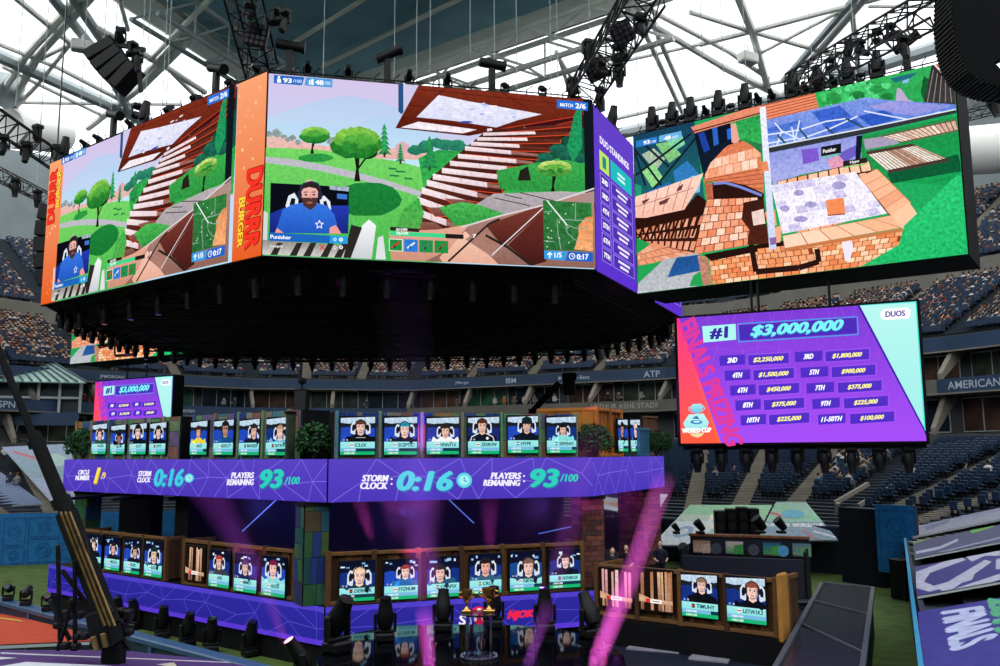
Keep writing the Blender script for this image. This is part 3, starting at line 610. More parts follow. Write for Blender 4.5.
    P.line([(cx,cy+.02*hs),(cx+.01*hs,cy+.055*hs)], .010*hs, '#c08a80'); P.line([(cx-.035*hs,cy+.095*hs),(cx+.035*hs,cy+.095*hs)], .016*hs, '#b06060')
    P.line([(cx-.14*hs,cy-.02*hs),(cx-.11*hs,cy-.12*hs),(cx,cy-.165*hs),(cx+.11*hs,cy-.12*hs),(cx+.14*hs,cy-.02*hs)], .02*hs, '#1c2230')
    if extra == 'cap': P.poly([(cx-.15*hs,cy-.04*hs),(cx-.13*hs,cy-.15*hs),(cx,cy-.19*hs),(cx+.13*hs,cy-.15*hs),(cx+.15*hs,cy-.04*hs)], '#16242a'); P.poly([(cx-.17*hs,cy-.04*hs),(cx+.17*hs,cy-.04*hs),(cx+.13*hs,cy-.015*hs),(cx-.13*hs,cy-.015*hs)], '#0e1a20')
    if extra == 'orange': P.poly([(cx-.16,.62),(cx-.1,.56),(cx+.05,.57),(cx+.16,.54),(cx+.17,.62),(cx+.05,.61),(cx,.66),(cx-.16,.66)], '#e8582c')
    if extra == 'logo': P.rect(cx-.14, .545, cx+.14, .555, '#dfe4ea')
    if extra == 'trim': P.line([(cx-w*.9,.66),(cx-w*.8,cy+.26*hs),(cx-.1*hs,cy+.18*hs)], .022, '#f4f4f4'); P.line([(cx+w*.9,.66),(cx+w*.8,cy+.26*hs),(cx+.1*hs,cy+.18*hs)], .022, '#f4f4f4'); P.ell(cx+.16, .58, .045, .04, '#e8e8e8')
    if extra == 'glasses':
        for sx in (-1, 1): P.line([(cx+sx*.045*hs+.032*hs*math.cos(t), cy+.012*hs+.022*hs*math.sin(t)) for t in (0, 1, 2, 3, 4, 5)], .010, '#101010', closed=True)
    P.line([(.06,.61),(.09,.585),(.12,.61),(.09,.635)], .012, '#9fb8ff', closed=True); P.text('0', (.17, .59, .21, .635), '#e8efff', .03, 0)
def plate(P, name, flag):
    P.rect(0, .66, 1, .83, '#9fe8e6', '#8fdedf'); P.rect(.28, .70, .37, .79, flag[0]); P.rect(.28, .73, .37, .76, flag[1])
    P.text(name, (.42, .70, .42+min(.5, .085*len(name)), .79), '#0f4f5c', .03, .1)
def bars(P, full):
    P.rect(0, .83, 1, .915, '#16384a'); P.rect(0, .83, full, .915, '#74b8de'); P.rect(0, .915, 1, 1, '#19b070'); 
    P.text('100/100', (.12, .85, .42, .895), '#f4fcff', .03, 0); P.text('100/100', (.12, .935, .42, .98), '#f4fff8', .03, 0)
def pic_logs(P, col=('#e8c8ae','#d8ae90','#c49678')):
    P.rect(0, 0, 1, 1, '#1c120e')
    x = .06
    while x < .98:
        w = random.uniform(.06, .13); d = random.uniform(-.02, .02); t = random.uniform(.02, .1)
        if random.random() < .8: P.poly([(x,t),(x+w,t-.01),(x+w+d,.97),(x+d,.97)], random.choice(col), random.choice(['#8a5a44','#b88a70']), .7)
        x += w+random.uniform(.0, .06)
    P.poly([(0,.68),(1,.72),(1,.82),(0,.78)], '#e2bc9c', '#b88a6c', .5); P.poly([(0,.60),(.3,.68),(.25,.72),(0,.68)], '#d0a080')
    P.rect(.2, .70, .34, .79, '#d8342a'); P.rect(.34, .71, .68, .80, '#f4f0ea'); P.rect(.40, .745, .62, .765, '#8a6a5a')
# ================================================================= materials of the place
M_black = lambda: pm('black_metal', '#08090b', .5, .1, 8, .3, .3)
M_blackm = lambda: pm('black_cloth', '#050609', .85, 0, 4, .3, .2)
M_white = lambda: pm('white_steel', '#f4f3ec', .5, 0, .6, .04)
M_grey = lambda: pm('grey_steel', '#aeb8ba', .5, 0, .6, .06)
M_conc = lambda: pm('concrete', '#817a6e', .85, 0, .7, .15)
M_wood = lambda: pm('timber', '#7a4a22', .6, 0, 5, .45)
LED = lambda: led('led_picture', 1.1, 7)
LEDB = lambda: led('led_banner', 1.0, 1)
# ================================================================= stadium bowl
I_ = [(-2.5,-16),(2.5,3),(9,18.8),(15.5,34),(22.3,49.5),(18.9,53),(10,60),(-10,66),(-22,64.5),(-28,63),(-36,60.5),(-42,46),(-44,30)]
B_ = [(24,-34),(36,-12),(44,8),(49,30),(47,48),(36,70),(18,95),(-11,110),(-30,106),(-44,95),(-60,72),(-68,50),(-70,28)]
I_ = [Vector(p) for p in I_]; B_ = [Vector(p) for p in B_]
def off(P, o):
    out = []
    for i, p in enumerate(P):
        a = P[max(i-1, 0)]; b = P[min(i+1, len(P)-1)]; d = (b-a).normalized(); n = Vector((d.y, -d.x)); out.append(p+n*o)
    return out
def lerp(P, Q, t): return [a*(1-t)+b*t for a, b in zip(P, Q)]
def strip(mb, P, zp, Q, zq):             # surface between two plan curves; curves run right -> left
    n = len(P); mb.add([(p.x, p.y, zp) for p in P]+[(q.x, q.y, zq) for q in Q], [(i+1, i, n+i, n+i+1) for i in range(n-1)])
    return mb
def sweep(name, prof, m, label=None):    # prof: list of (curve, z)
    mb = MB()
    for (P, zp), (Q, zq) in zip(prof, prof[1:]): strip(mb, P, zp, Q, zq)
    return tag(mb.build(name, m), kind='structure')
NL, NU, NT = 28, 18, 22
lowI, lowB = I_, off(B_, -4)
def rows(c0, c1, z0, z1, n):
    pr = []
    for r in range(n):
        a = lerp(c0, c1, r/n); b = lerp(c0, c1, (r+1)/n); za = z0+(z1-z0)*r/n
        pr += [(a, za), (b, za)]
    pr.append((lerp(c0, c1, 1), z1)); return pr
seatbase = pm('terrace_concrete', '#2a343e', .8, 0, 1.5, .2)
sweep('floor_lower_terrace', rows(lowI, lowB, 2.5, 7.4, NL), seatbase)
U0, U1 = off(B_, .6), off(B_, 12.5)
sweep('floor_upper_terrace', rows(U0, U1, 16.4, 22.6, NU), seatbase)
T0, T1 = off(B_, 14.5), off(B_, 33)
sweep('floor_top_terrace', rows(T0, T1, 25.2, 36.5, NT), seatbase)
wgrey = pm('wall_grey', '#77746c', .85, 0, .5, .12)
sweep('wall_lower_fascia', [(lowB, 7.4), (lowB, 8.3), (off(B_, -3.2), 8.3), (off(B_, .5), 8.3), (off(B_, .5), 11.3), (off(B_, -2), 11.3), (off(B_, -2), 11.6)], pm('wall_suite', '#4b4c4c', .8, 0, .5, .2))
sweep('wall_suite_upper', [(off(B_, -2), 12.5), (off(B_, 2.2), 12.5), (off(B_, 2.2), 15.0), (off(B_, -.2), 15.0)], pm('wall_suite_dark', '#343b40', .8, 0, .4, .3))
sweep('wall_rear_walkway', [(U1, 22.6), (off(B_, 13.5), 22.6), (off(B_, 13.5), 25.0), (T0, 25.2)], wgrey)
sweep('wall_bowl_back', [(T1, 36.5), (off(B_, 35), 36.5), (off(B_, 35), 49.9), (off(B_, 41), 49.9)], pm('wall_roof_edge', '#7c8688', .7, 0, .3, .1))
sweep('wall_court_side', [(off(I_, -.15), 0), (off(I_, -.15), 2.7), (I_, 2.7), (I_, 2.45)], pm('wall_navy', '#0c1a30', .7, 0, 1, .3))
# ribbon boards round the bowl, one per straight run, with their sponsor lettering
def segpt(P, i, t): return P[i]*(1-t)+P[i+1]*t
ribm = pm('ribbon_blue', '#1f3c5c', .5, 0, .4, .15)
rib2 = pm('ribbon_stone', '#66625a', .7, 0, .4, .15)
def ribbon(i, o, z0, z1, m, texts, label, cat='ribbon board', name='ribbon_board', tc='#b9c6d2'):
    P = off(B_, o); Rr, Ll = P[i], P[i+1]; L, d, W, rz = wallframe(Ll, Rr)
    root = empty(name, (L.x, L.y, z0), rz, label, cat, 'sponsor boards along the balcony fronts' if cat == 'ribbon board' else None)
    MB().box(.02, 0, 0, W-.02, .3, z1-z0).build('board_panel', m, root)
    MB().box(0, -.12, -.12, W, .2, 0).build('lower_ledge', M_conc(), root)
    for st, px, h in texts:
        s_, _ = hit(px, 380, Ll, Rr); vs, fs, asp = glyphs(st, .01, .0)
        H_ = (z1-z0)*h; w = H_*asp*1.05; mb = MB(); mb.add([(s_+(u-.5)*w, -.03, (z1-z0-H_)/2+v*H_) for u, v in vs], fs)
        mb.build('lettering', pm('letter_pale'+tc, tc, .5, 0, 1, .05), root)
names = {3: [], 4: [], 5: [], 6: [('ATP', 652, .62), ('Mercedes-Benz', 574, .38), ('IBM', 511, .55), ('JPMorgan', 462, .4)], 7: [], 8: [('JPMORGAN', 112, .4)], 9: [], 10: []}
pl = {3: 'nearest the camera on the right', 4: 'just right of the right prize board', 5: 'behind the right prize board', 6: 'with white sponsor lettering above the front screens', 7: 'mostly blank above the stage centre', 8: 'with bank lettering above the left prize board', 9: 'left of the left prize board', 10: 'at the far left above the glass canopy'}
for i in range(3, 11): ribbon(i, -.2, 15.0, 16.1, ribm, names.get(i, []), 'dark blue upper balcony board '+pl[i])
n2 = {3: [], 4: [('AMERICAN EXPRESS', 996, .55)], 6: [('ARTHUR ASHE STADIUM', 627, .5)], 9: [('ESPN', 6, .6)], 7: [], 8: [('evian', 190, .4)]}
pl2 = {3: 'nearest the camera on the right', 4: 'with card company lettering at the right edge', 5: 'behind the right prize board', 6: 'carved with the stadium name behind the stage', 7: 'behind the left painted stage panels', 8: 'beside the left prize board', 9: 'with sports channel lettering at the left edge', 10: 'at the far left behind the camera crane'}
for i in range(3, 11):
    ribbon(i, -2.1, 11.5, 12.6, rib2 if i in (5, 6) else ribm, n2.get(i, []), 'lower balcony board '+pl2[i], tc='#a9a59a' if i in (5, 6) else '#b9c6d2')
# slanted concrete fins and glazing between the suites
FINS = []; WINS = []; CABS = []
def f_last(a, z): o = COL.objects[-1]; o['at'] = (a.x, a.y, z); return o
def fins(o0, o1, z0, z1, step, i0, i1, name, px_lo=-60, px_hi=1060):
    P0 = off(B_, o0); P1 = off(B_, o1); k = 0
    for i in range(i0, i1):
        L_ = (P0[i+1]-P0[i]).length; n = max(1, round(L_/step))
        for j in range(n):
            a = segpt(P0, i, j/n); b = segpt(P1, i, j/n); d = (P0[i+1]-P0[i]).normalized()*.2
            q = proj((a.x, a.y, z1))
            if not (px_lo < q[0] < px_hi): continue
            f = MB(); f.add([(a.x+d.x, a.y+d.y, z0), (a.x-d.x, a.y-d.y, z0), (b.x-d.x, b.y-d.y, z1), (b.x+d.x, b.y+d.y, z1),
                   (a.x+d.x, a.y+d.y, z0+.5), (a.x-d.x, a.y-d.y, z0+.5), (b.x*.5+a.x*.5-d.x, b.y*.5+a.y*.5-d.y, z1), (b.x*.5+a.x*.5+d.x, b.y*.5+a.y*.5+d.y, z1)],
                  [(0,1,2,3),(4,7,6,5),(0,4,5,1),(1,5,6,2),(3,7,4,0),(2,6,7,3)])
            tag(f.build('balcony_fin', M_conc()), 'slanted concrete fin dividing the dark balcony suites', 'concrete fin', 'concrete fins between the suites'); FINS.append(f_last(a, z0))
fins(-1.6, 2.0, 12.6, 15.0, 7.5, 3, 11, 'fin')
fins(-3.0, .4, 8.3, 11.3, 9, 3, 6, 'fin', 640)
fins(-3.0, .4, 8.3, 11.3, 9, 8, 11, 'fin', -60, 100)
count_off(FINS, 'slanted concrete fin between the dark balcony suites')
# glazing behind the suites
def suite_glass(o, z0, z1, i0, i1, step, cols, lab):
    P = off(B_, o)
    for i in range(i0, i1):
        L_ = (P[i+1]-P[i]).length; n = max(1, round(L_/step))
        for j in range(n):
            a = segpt(P, i, (j+.92)/n); b = segpt(P, i, (j+.08)/n); q = proj((a.x, a.y, z1))
            if not (-40 < q[0] < 1040): continue
            L, d, W, rz = wallframe(a, b); w = empty('suite_window', (L.x, L.y, z0), rz, lab, 'window', 'dark windows of the balcony suites'); WINS.append(w)
            fr = MB(); fr.box(0,-.05,0,W,.02,.08); fr.box(0,-.05,z1-z0-.08,W,.02,z1-z0)
            for k in range(4): fr.box(W*k/3-.04 if k else 0, -.05, .08, W*k/3+.04, .02, z1-z0-.08)
            fr.build('frame', M_grey(), w); MB().box(.02, -.02, .05, W-.02, .0, z1-z0-.05).build('pane', pm('suite_glass'+'%d' % (len(WINS) % 6), cols[len(WINS) % len(cols)], .15, 0, .6, .6), w)
suite_glass(2.1, 12.7, 14.9, 3, 11, 6.5, ['#1c2a30','#3a4238','#4a342c','#182834','#2f5a44','#5a3f36'], 'dark framed window at the back of an upper balcony suite')
suite_glass(.4, 8.5, 11.2, 4, 6, 7, ['#141e26','#1a242a'], 'dark framed window at the back of a lower balcony suite')
suite_glass(.4, 8.5, 11.2, 9, 11, 7, ['#141e26','#1a242a'], 'dark framed window at the back of a lower balcony suite')
count_off(WINS, 'dark framed window at the back of the balcony suites')
# ---------------------------------------------------------------- hall enclosure
floor = MB(); floor.box(-120, -90, -.3, 120, 190, 0); tag(floor.build('floor', pm('turf_green', '#47601c', .9, 0, 1.2, .35)), kind='structure')
encl = pm('wall_far', '#3a3d40', .9, 0, .3, .2)
for nm, b in (('wall_right', (112,-90,0,113,190,48)), ('wall_left', (-113,-90,0,-112,190,48)), ('wall_front', (-113,-90,0,113,-89,48)), ('wall_back', (-113,189,0,113,190,48))):
    tag(MB().box(*b).build(nm, encl), kind='structure')
# roof membrane: translucent white fabric lit by the daylight above, with the closed dark sliding panels over the middle
ZR = 50.0
mem = bpy.data.materials.new('roof_fabric'); mem.use_nodes = True; nt = mem.node_tree; nt.nodes.remove(nt.nodes['Principled BSDF'])
tr = nt.nodes.new('ShaderNodeBsdfTranslucent'); df = nt.nodes.new('ShaderNodeBsdfDiffuse'); mx = nt.nodes.new('ShaderNodeMixShader'); mx.inputs[0].default_value = .15
no = nt.nodes.new('ShaderNodeTexNoise'); no.inputs['Scale'].default_value = 2; rp = nt.nodes.new('ShaderNodeMapRange'); rp.inputs[3].default_value = .85; rp.inputs[4].default_value = .95
nt.links.new(no.outputs['Fac'], rp.inputs[0]); nt.links.new(rp.outputs[0], tr.inputs['Color'])
nt.links.new(tr.outputs[0], mx.inputs[1]); nt.links.new(df.outputs[0], mx.inputs[2]); nt.links.new(mx.outputs[0], nt.nodes['Material Output'].inputs['Surface'])
apex = PZ(296, 118, ZR); a1 = PZ(112, 0, ZR); a2 = PZ(648, 0, ZR)
dL = (a1-apex).normalized(); dR = (a2-apex).normalized()
pL = apex+dL*60; pR = apex+dR*60; pN = pL+(pR-apex)
def ceilquad(nm, pts, m): return tag(MB().add(pts, [tuple(range(len(pts)))]).build(nm, m), kind='structure')
X0, X1, Y0, Y1 = -113, 113, -90, 190
ceilquad('ceiling', [(X0, Y0, ZR), (pN.x, Y0, ZR), (pN.x, pN.y, ZR), (pL.x, pL.y, ZR), (X0, pL.y, ZR)], mem)
ceilquad('ceiling', [(X0, pL.y, ZR), (pL.x, pL.y, ZR), (apex.x, apex.y, ZR), (apex.x, Y1, ZR), (X0, Y1, ZR)], mem)
ceilquad('ceiling', [(apex.x, Y1, ZR), (apex.x, apex.y, ZR), (pR.x, pR.y, ZR), (X1, pR.y, ZR), (X1, Y1, ZR)], mem)
ceilquad('ceiling', [(X1, pR.y, ZR), (pR.x, pR.y, ZR), (pN.x, pN.y, ZR), (pN.x, Y0, ZR), (X1, Y0, ZR)], mem)
tag(MB().prism([(p.x, p.y) for p in (pN, pR, apex, pL)], ZR+3.0, ZR+3.2).build('ceiling_sliding_panel', pm('roof_panel_teal', '#7fb0c0', .8, 0, .2, .15)), kind='structure')
edge = MB()
for a, b in ((apex, pL), (apex, pR)): edge.slab([(a.x, a.y, ZR), (b.x, b.y, ZR), (b.x, b.y, ZR+3), (a.x, a.y, ZR+3)], .3)
tag(edge.build('trim_roof_opening', M_white()), kind='structure')
# ---------------------------------------------------------------- roof steel
def steel(lines, label, m=None, name='roof_beam', grp=None, cat='roof beam'):
    mb = MB()
    for (x0, y0, x1, y1, w) in lines:
        a = PZ(x0, y0, ZR-1.5); b = PZ(x1, y1, ZR-1.5)
        dm = ((a-Vector((0,0,7))).length+(b-Vector((0,0,7))).length)/2; mb.tube(a, b, w*dm/F/2, 8)
    o = mb.build(name, m or M_white(), smooth=True); return tag(o, label, cat, grp)
def joist(x0, y0, x1, y1, sep, w, n, label, m=None, wd=2, dz=2.6, name='roof_truss'):
    """trussed girder: two top chords, two bottom chords, braces"""
    a = PZ(x0, y0, ZR-1.2); b = PZ(x1, y1, ZR-1.2); d = (b-a); L_ = d.length; d.normalize(); s = Vector((-d.y, d.x, 0))*sep/2
    root = empty(name, a, 0, label, 'roof truss'); ch = MB(); br = MB(); k = (a-Vector((0,0,7))).length/F/2
    A = [Vector((0,0,0))+s, Vector((0,0,0))-s, s+Vector((0,0,-dz)), -s+Vector((0,0,-dz))]
    for p in A: ch.tube(p, p+d*L_, w*k, 8)
    for i in range(n):
        t0 = L_*i/n; t1 = L_*(i+1)/n
        br.tube(A[0]+d*t0, A[2]+d*t1, wd*k, 6); br.tube(A[2]+d*t0, A[2]+d*t0-s*2, wd*k, 6); br.tube(A[1]+d*t0, A[3]+d*t1, wd*k, 6); br.tube(A[0]+d*t0, A[1]+d*t1, wd*k*.8, 6)
        br.tube(A[0]+d*t0, A[2]+d*t0, wd*k*.8, 6)
    ch.build('chord', m or M_white(), root, True); br.build('brace', m or M_white(), root, True)
joist(300, 116, 664, -10, 3.4, 4.5, 7, 'white roof truss along the right edge of the dark roof panels', M_white(), 2.2, 4.0)
joist(300, 84, 146, -20, 3.0, 4, 5, 'white roof truss along the left edge of the dark roof panels', M_grey(), 2.0, 3.4)
def purlin(x0, y0, x1, y1, w, label):
    a = PZ(x0, y0, ZR+2.2); b = PZ(x1, y1, ZR+2.2); mb = MB(); mb.tube(a, b, w*(a-Vector((0,0,7))).length/F/2, 8)
    tag(mb.build('roof_purlin', M_white(), smooth=True), label, 'roof purlin', 'purlins under the dark roof panels')
for q, wv, lb in (((295,42,372,-6), 4, 'upper pale purlin under the dark roof panels'), ((322,66,470,-6), 4, 'long pale purlin under the dark roof panels'), ((180,12,245,58), 4, 'short pale purlin left of the diagonal light rig')): purlin(*q, wv, lb)
steel([(-10, 52, 215, 152, 11)], 'thick roof girder, shade put in as grey, sloping down behind the left screen', M_grey())  # grey steel puts this girder's shade into its colour
steel([(-10, 40, 60, 68, 5), (60, 68, 125, 102, 5)], 'pale roof pipe running above the thick grey girder')
steel([(14, -4, 72, 44, 6)], 'pale roof pipe at the top left corner')
steel([(50, -6, 96, 52, 9), (96, 52, 135, 120, 8)], 'left arm of the pale inclined roof strut', M_grey())
steel([(71, -6, 106, 46, 9)], 'right arm of the pale inclined roof strut', M_grey())
steel([(96, -8, 38, 56, 7), (38, 56, 6, 112, 7), (84, -8, 26, 56, 7), (26, 56, 0, 96, 6)], 'double white strut crossing the top left corner')
steel([(70, 44, 38, 84, 4), (38, 84, 8, 116, 4), (70, 44, 38, 60, 4)], 'thin white bracket strut beneath the left roof pipe')
steel([(-8, 102, 182, 104, 4)], 'thin level white rod behind the left screen')
steel([(2, 66, 104, 116, 4), (14, 107, 62, 130, 4)], 'lower sloping white rod at the left')
steel([(94, 26, 165, 66, 7), (165, 66, 205, 92, 6)], 'white pipe sloping down right of the speaker cluster')
steel([(190, 38, 140, 88, 8), (183, 36, 134, 84, 5), (140, 88, 88, 128, 6)], 'double white strut climbing right of the speaker cluster')
steel([(166, 66, 196, 96, 5)], 'short white strut above the left screen')
steel([(118, -6, 128, 30, 4), (215, -6, 150, 60, 5)], 'pale struts near the dark roof panels, left')
steel([(628, 10, 722, 66, 7), (722, 66, 800, 106, 7)], 'near pipe of the pale double girder on the right')
steel([(646, 8, 730, 52, 5), (730, 52, 768, 78, 5)], 'upper pipe of the pale double girder on the right')
steel([(640, 22, 682, 112, 5), (652, 22, 690, 108, 5)], 'pair of thin white struts right of the diagonal light rig')
steel([(600, 66, 700, 44, 4), (700, 44, 751, 31, 6), (751, 31, 900, -8, 6)], 'white pipe rising to the right across the bright roof')
steel([(690, 12, 751, 31, 5), (751, 31, 846, 58, 5)], 'white pipe falling to the right across the bright roof')
steel([(737, -6, 752, 31, 8), (752, 31, 768, 88, 7)], 'upright white roof post above the right screen')
steel([(758, 54, 838, 12, 4)], 'thin white brace right of the white roof post')
steel([(784, 80, 860, -8, 7)], 'left pipe of the steep double strut at right', M_grey())
steel([(797, 76, 872, -10, 7)], 'right pipe of the steep double strut at right', M_white())
steel([(590, 140, 765, 102, 12), (765, 102, 940, 46, 12), (940, 46, 1020, 22, 12)], 'thick grey lower roof girder behind the right screen', M_grey())
steel([(600, 122, 745, 88, 5), (745, 88, 860, 66, 5)], 'white pipe just above the thick right girder')
steel([(852, 10, 862, 100, 5)], 'upright white rod at the right')
steel([(868, 6, 950, 6, 4)], 'level white rod at the top right')
steel([(895, 110, 965, 82, 5), (960, 96, 1010, 82, 4)], 'white rods behind the right screen corner')
steel([(972, 92, 970, 136, 9)], 'stout white column right of the right screen')
steel([(560, 60, 572, 100, 4), (556, 52, 580, 92, 4)], 'pair of struts behind the diagonal light rig')
for x, y, lb in ((82, 46, 'pale floodlight box hanging in the roof at left'), (748, 58, 'pale floodlight box on the white roof post')):
    p = PZ(x, y, ZR-3); root = empty('roof_floodlight', p, .5, lb, 'floodlight')
    MB().bbox(-1, -.6, -.5, 1, .6, .5, .1).build('housing', M_white(), root); MB().box(-.9, -.5, -.56, .9, .5, -.5).build('lens', M_grey(), root); MB().tube((0,0,.5), (0,0,2), .12).build('bracket', M_white(), root)
# big pale air ducts at the roof edge
for px, py, r, lb in ((3, 85, 2.2, 'round pale air duct at the left roof edge'), ):
    a = PD(px-16, py-6, 96); b = PD(px+9, py+6, 96); mb = MB(); mb.tube(a, b, r, 20); tag(mb.build('air_duct', M_grey(), smooth=True), lb, 'air duct')
a = PD(8, 128, 100); b = PD(60, 134, 108); mb = MB(); mb.tube(a, b, 2.4, 20); tag(mb.build('air_duct', M_white(), smooth=True), 'long pale air duct above the left upper stand', 'air duct')
a = PD(955, 152, 92); b = PD(1030, 146, 88); mb = MB(); mb.tube(a, b, 2.6, 20); tag(mb.build('air_duct', M_white(), smooth=True), 'long pale air duct above the right upper stand', 'air duct')
# thin rigging cables from the roof
rs = random.Random(3)
cab = [(24,0),(48,25),(67,0),(82,95),(107,0),(118,0),(123,20),(151,0),(168,0),(172,0),(145,10),(325,0),(395,0),(417,0),(430,60),(470,20),(494,0),(516,0),(550,25),(557,40),(590,70),(611,60),(636,50),(655,10),(700,0),(720,0),(745,60),(808,0),(852,20)]
for i, (x, y0) in enumerate(cab):
    top = PD(x, y0-8, 58); ln = 12; mb = MB(); mb.tube((top.x, top.y, 44), (top.x, top.y, 24+rs.uniform(0, 6) if i % 3 else 31), .028, 5)
    tag(mb.build('rigging_cable', M_grey()), 'thin steel cable', 'cable', 'rigging cables hanging from the roof'); f_last(Vector((top.x, top.y)), 31); CABS.append(COL.objects[-1])
count_off(CABS, 'thin steel rigging cable hanging down from the roof')
# ---------------------------------------------------------------- light
w = bpy.data.worlds.new('day'); sc.world = w; w.use_nodes = True; bg = w.node_tree.nodes['Background']
bg.inputs[0].default_value = (.93, .97, 1, 1); bg.inputs[1].default_value = 2.7
# ================================================================= moving lights
def moving_head(name='moving_head_light', tilt=0, up=True, size=1.0, label='', group=None, loc=(0,0,0), rz=0, lens='#0b0c10', emit=0):
    root = empty(name, loc, rz, label, 'stage light', group); s = size; sg = 1 if up else -1
    mk = M_black()
    MB().bbox(-.22*s, -.2*s, min(0, sg*.2*s), .22*s, .2*s, max(0, sg*.2*s), .04*s).build('base', mk, root)
    y = MB(); z0, z1 = sorted((sg*.2*s, sg*.27*s)); y.bbox(-.26*s, -.09*s, z0, .26*s, .09*s, z1, .02*s)
    for q in (-1, 1):
        z0, z1 = sorted((sg*.24*s, sg*.66*s)); y.bbox(min(q*.2*s, q*.27*s), -.08*s, z0, max(q*.2*s, q*.27*s), .08*s, z1, .03*s)
    y.build('yoke', mk, root)
    Mh = Matrix.Translation((0, 0, sg*.56*s)) @ Matrix.Rotation(tilt, 4, 'X')
    h = MB(); h.lathe([(.09*s, -.31*s), (.155*s, -.27*s), (.192*s, -.12*s), (.195*s, .04*s), (.17*s, .2*s), (.135*s, .40*s), (.14*s, .46*s), (.115*s, .47*s)], 14, Mh)
    hd = h.build('lamp_head', mk, root, True)
    l = MB(); l.lathe([(.0001, .475*s), (.12*s, .472*s), (.12*s, .44*s)], 14, Mh)
    if emit:
        m = bpy.data.materials.get('lens_magenta')
        if not m:
            m = bpy.data.materials.new('lens_magenta'); m.use_nodes = True; b = m.node_tree.nodes['Principled BSDF']; b.inputs['Emission Color'].default_value = (1, .12, .62, 1); b.inputs['Emission Strength'].default_value = 1.3
        l.build('lens', m, hd, True)
    else: l.build('lens', pm('lens_dark', '#1a1d26', .1, 0, 3, .1), hd, True)
    return root
# ================================================================= hanging centre screens
ZB = 14.6
def video(name, Lp, Rp, H, fn, label, cat='video screen', depth=.9, quad=None, x0=0, x1=1, m=None, bez=.05, extra=None, z=ZB):
    L, d, W, rz = wallframe(Lp, Rp); root = empty(name, (L.x, L.y, z), rz, label, cat)
    h = MB(); h.box(-bez, .02, -bez, W+bez, depth, H+bez)
    for k in range(1, int(W/2)+1): h.box(k*2-.03, depth, .1, k*2+.03, depth+.12, H-.1)
    h.build('housing', M_blackm(), root)
    P = Pic(W, H, quad or ((0,0),(1,0),(1,1),(0,1))); fn(P); P.build('picture', m or LED(), root)
    return root, W
def lr(qL, qR): return PZ(qL[0], qL[1], ZB), PZ(qR[0], qR[1], ZB)
a, b = lr((40.7, 305), (261.3, 255.4)); W_ = (b-a).length; L0 = a.xy; dd = (b-a).xy.normalized()
def along(px, A, B): s, _ = hit(px, 280, A, B); return A.xy+(B.xy-A.xy).normalized()*s
s1 = along(56.5, a, b); s2 = along(231, a, b); ringA, ringB = a.copy(), b.copy()
H7 = 7.42
LQ = ((67, 159.5), (240.5, 80.5), (230.6, 262), (57, 301))
video('video_screen', s1, s2, H7, pic_field, 'left angled video screen showing green hills, trees and red stairs', quad=FQ)
video('advertising_screen', a, s1, H7, lambda P: pic_orange(P, [(0,0),(1,0),(1,1),(0,1)], True), 'narrow orange screen strip at the far left edge of the ring', 'advertising screen')
video('advertising_screen', s2, b, H7, lambda P: pic_orange(P, [(0,0),(1,0),(1,1),(0,1)], False), 'orange screen strip at the corner between left and front screens', 'advertising screen')
a, b = lr((262.5, 255.4), (594.5, 269.2)); frA, frB = a, b
video('video_screen', a, b, 7.35, pic_field, 'large front video screen with a bearded player in a blue shirt', quad=FQ)
a, b = lr((596.5, 270.5), (637, 293)); puA, puB = a, b
video('standings_screen', a, b, 7.3, pic_standings, 'tall purple standings screen at the right corner of the ring', 'standings screen')
p2a, p2b = lr((655, 302), (682.5, 318))
video('standings_screen', p2a, p2b, 7.3, lambda P: pic_standings(P, False), 'purple screen peeking out beneath the right wing screen', 'standings screen')
a, b = lr((638, 293.6), (968, 254)); wgA, wgB = a, b
video('video_screen', a, b, 7.9, pic_rooftops, 'right wing video screen with orange tiled roofs and blue glass', quad=WQ, depth=3.2)
a, b = lr((70.5, 364), (187, 353)); wlA, wlB = a, b
video('video_screen', a, b, 7.4, pic_rooftops, 'far left wing video screen half hidden under the ring', quad=WQ, depth=3.0)
deckpts = [ringA, ringB, frB, puB, p2b, PZ(668, 330, ZB), PZ(600, 346, ZB), PZ(500, 354.5, ZB), PZ(400, 358, ZB), PZ(300, 358, ZB), PZ(200, 355, ZB), PZ(130, 343, ZB), PZ(75, 323, ZB)]
cen = sum((Vector((p.x, p.y)) for p in deckpts), Vector((0, 0)))/len(deckpts)
dk = [(cen+(p.xy-cen)*.985) for p in deckpts]
rig = empty('lighting_rig', (cen.x, cen.y, ZB), 0, 'huge black eight-sided lighting rig deck under the hanging screens', 'lighting rig')
MB().prism([(p.x-cen.x, p.y-cen.y) for p in dk], -.1, .5).build('deck', M_blackm(), rig)
rim = MB(); n = len(dk)
for i in range(n):
    p, q = dk[i]-cen, dk[(i+1) % n]-cen
    for zz in (-.12, -.3): rim.tube((p.x*.94, p.y*.94, zz), (q.x*.94, q.y*.94, zz), .05, 6)
    m_ = max(1, int((q-p).length/1.2))
    for k in range(m_): u = p.lerp(q, k/m_)*.94; v = p.lerp(q, (k+.5)/m_)*.94; w2 = p.lerp(q, (k+1)/m_)*.94; rim.tube((u.x,u.y,-.12), (v.x,v.y,-.3), .03, 5); rim.tube((v.x,v.y,-.3), (w2.x,w2.y,-.12), .03, 5)
rim.build('rim_truss', M_black(), rig)
cb = MB()
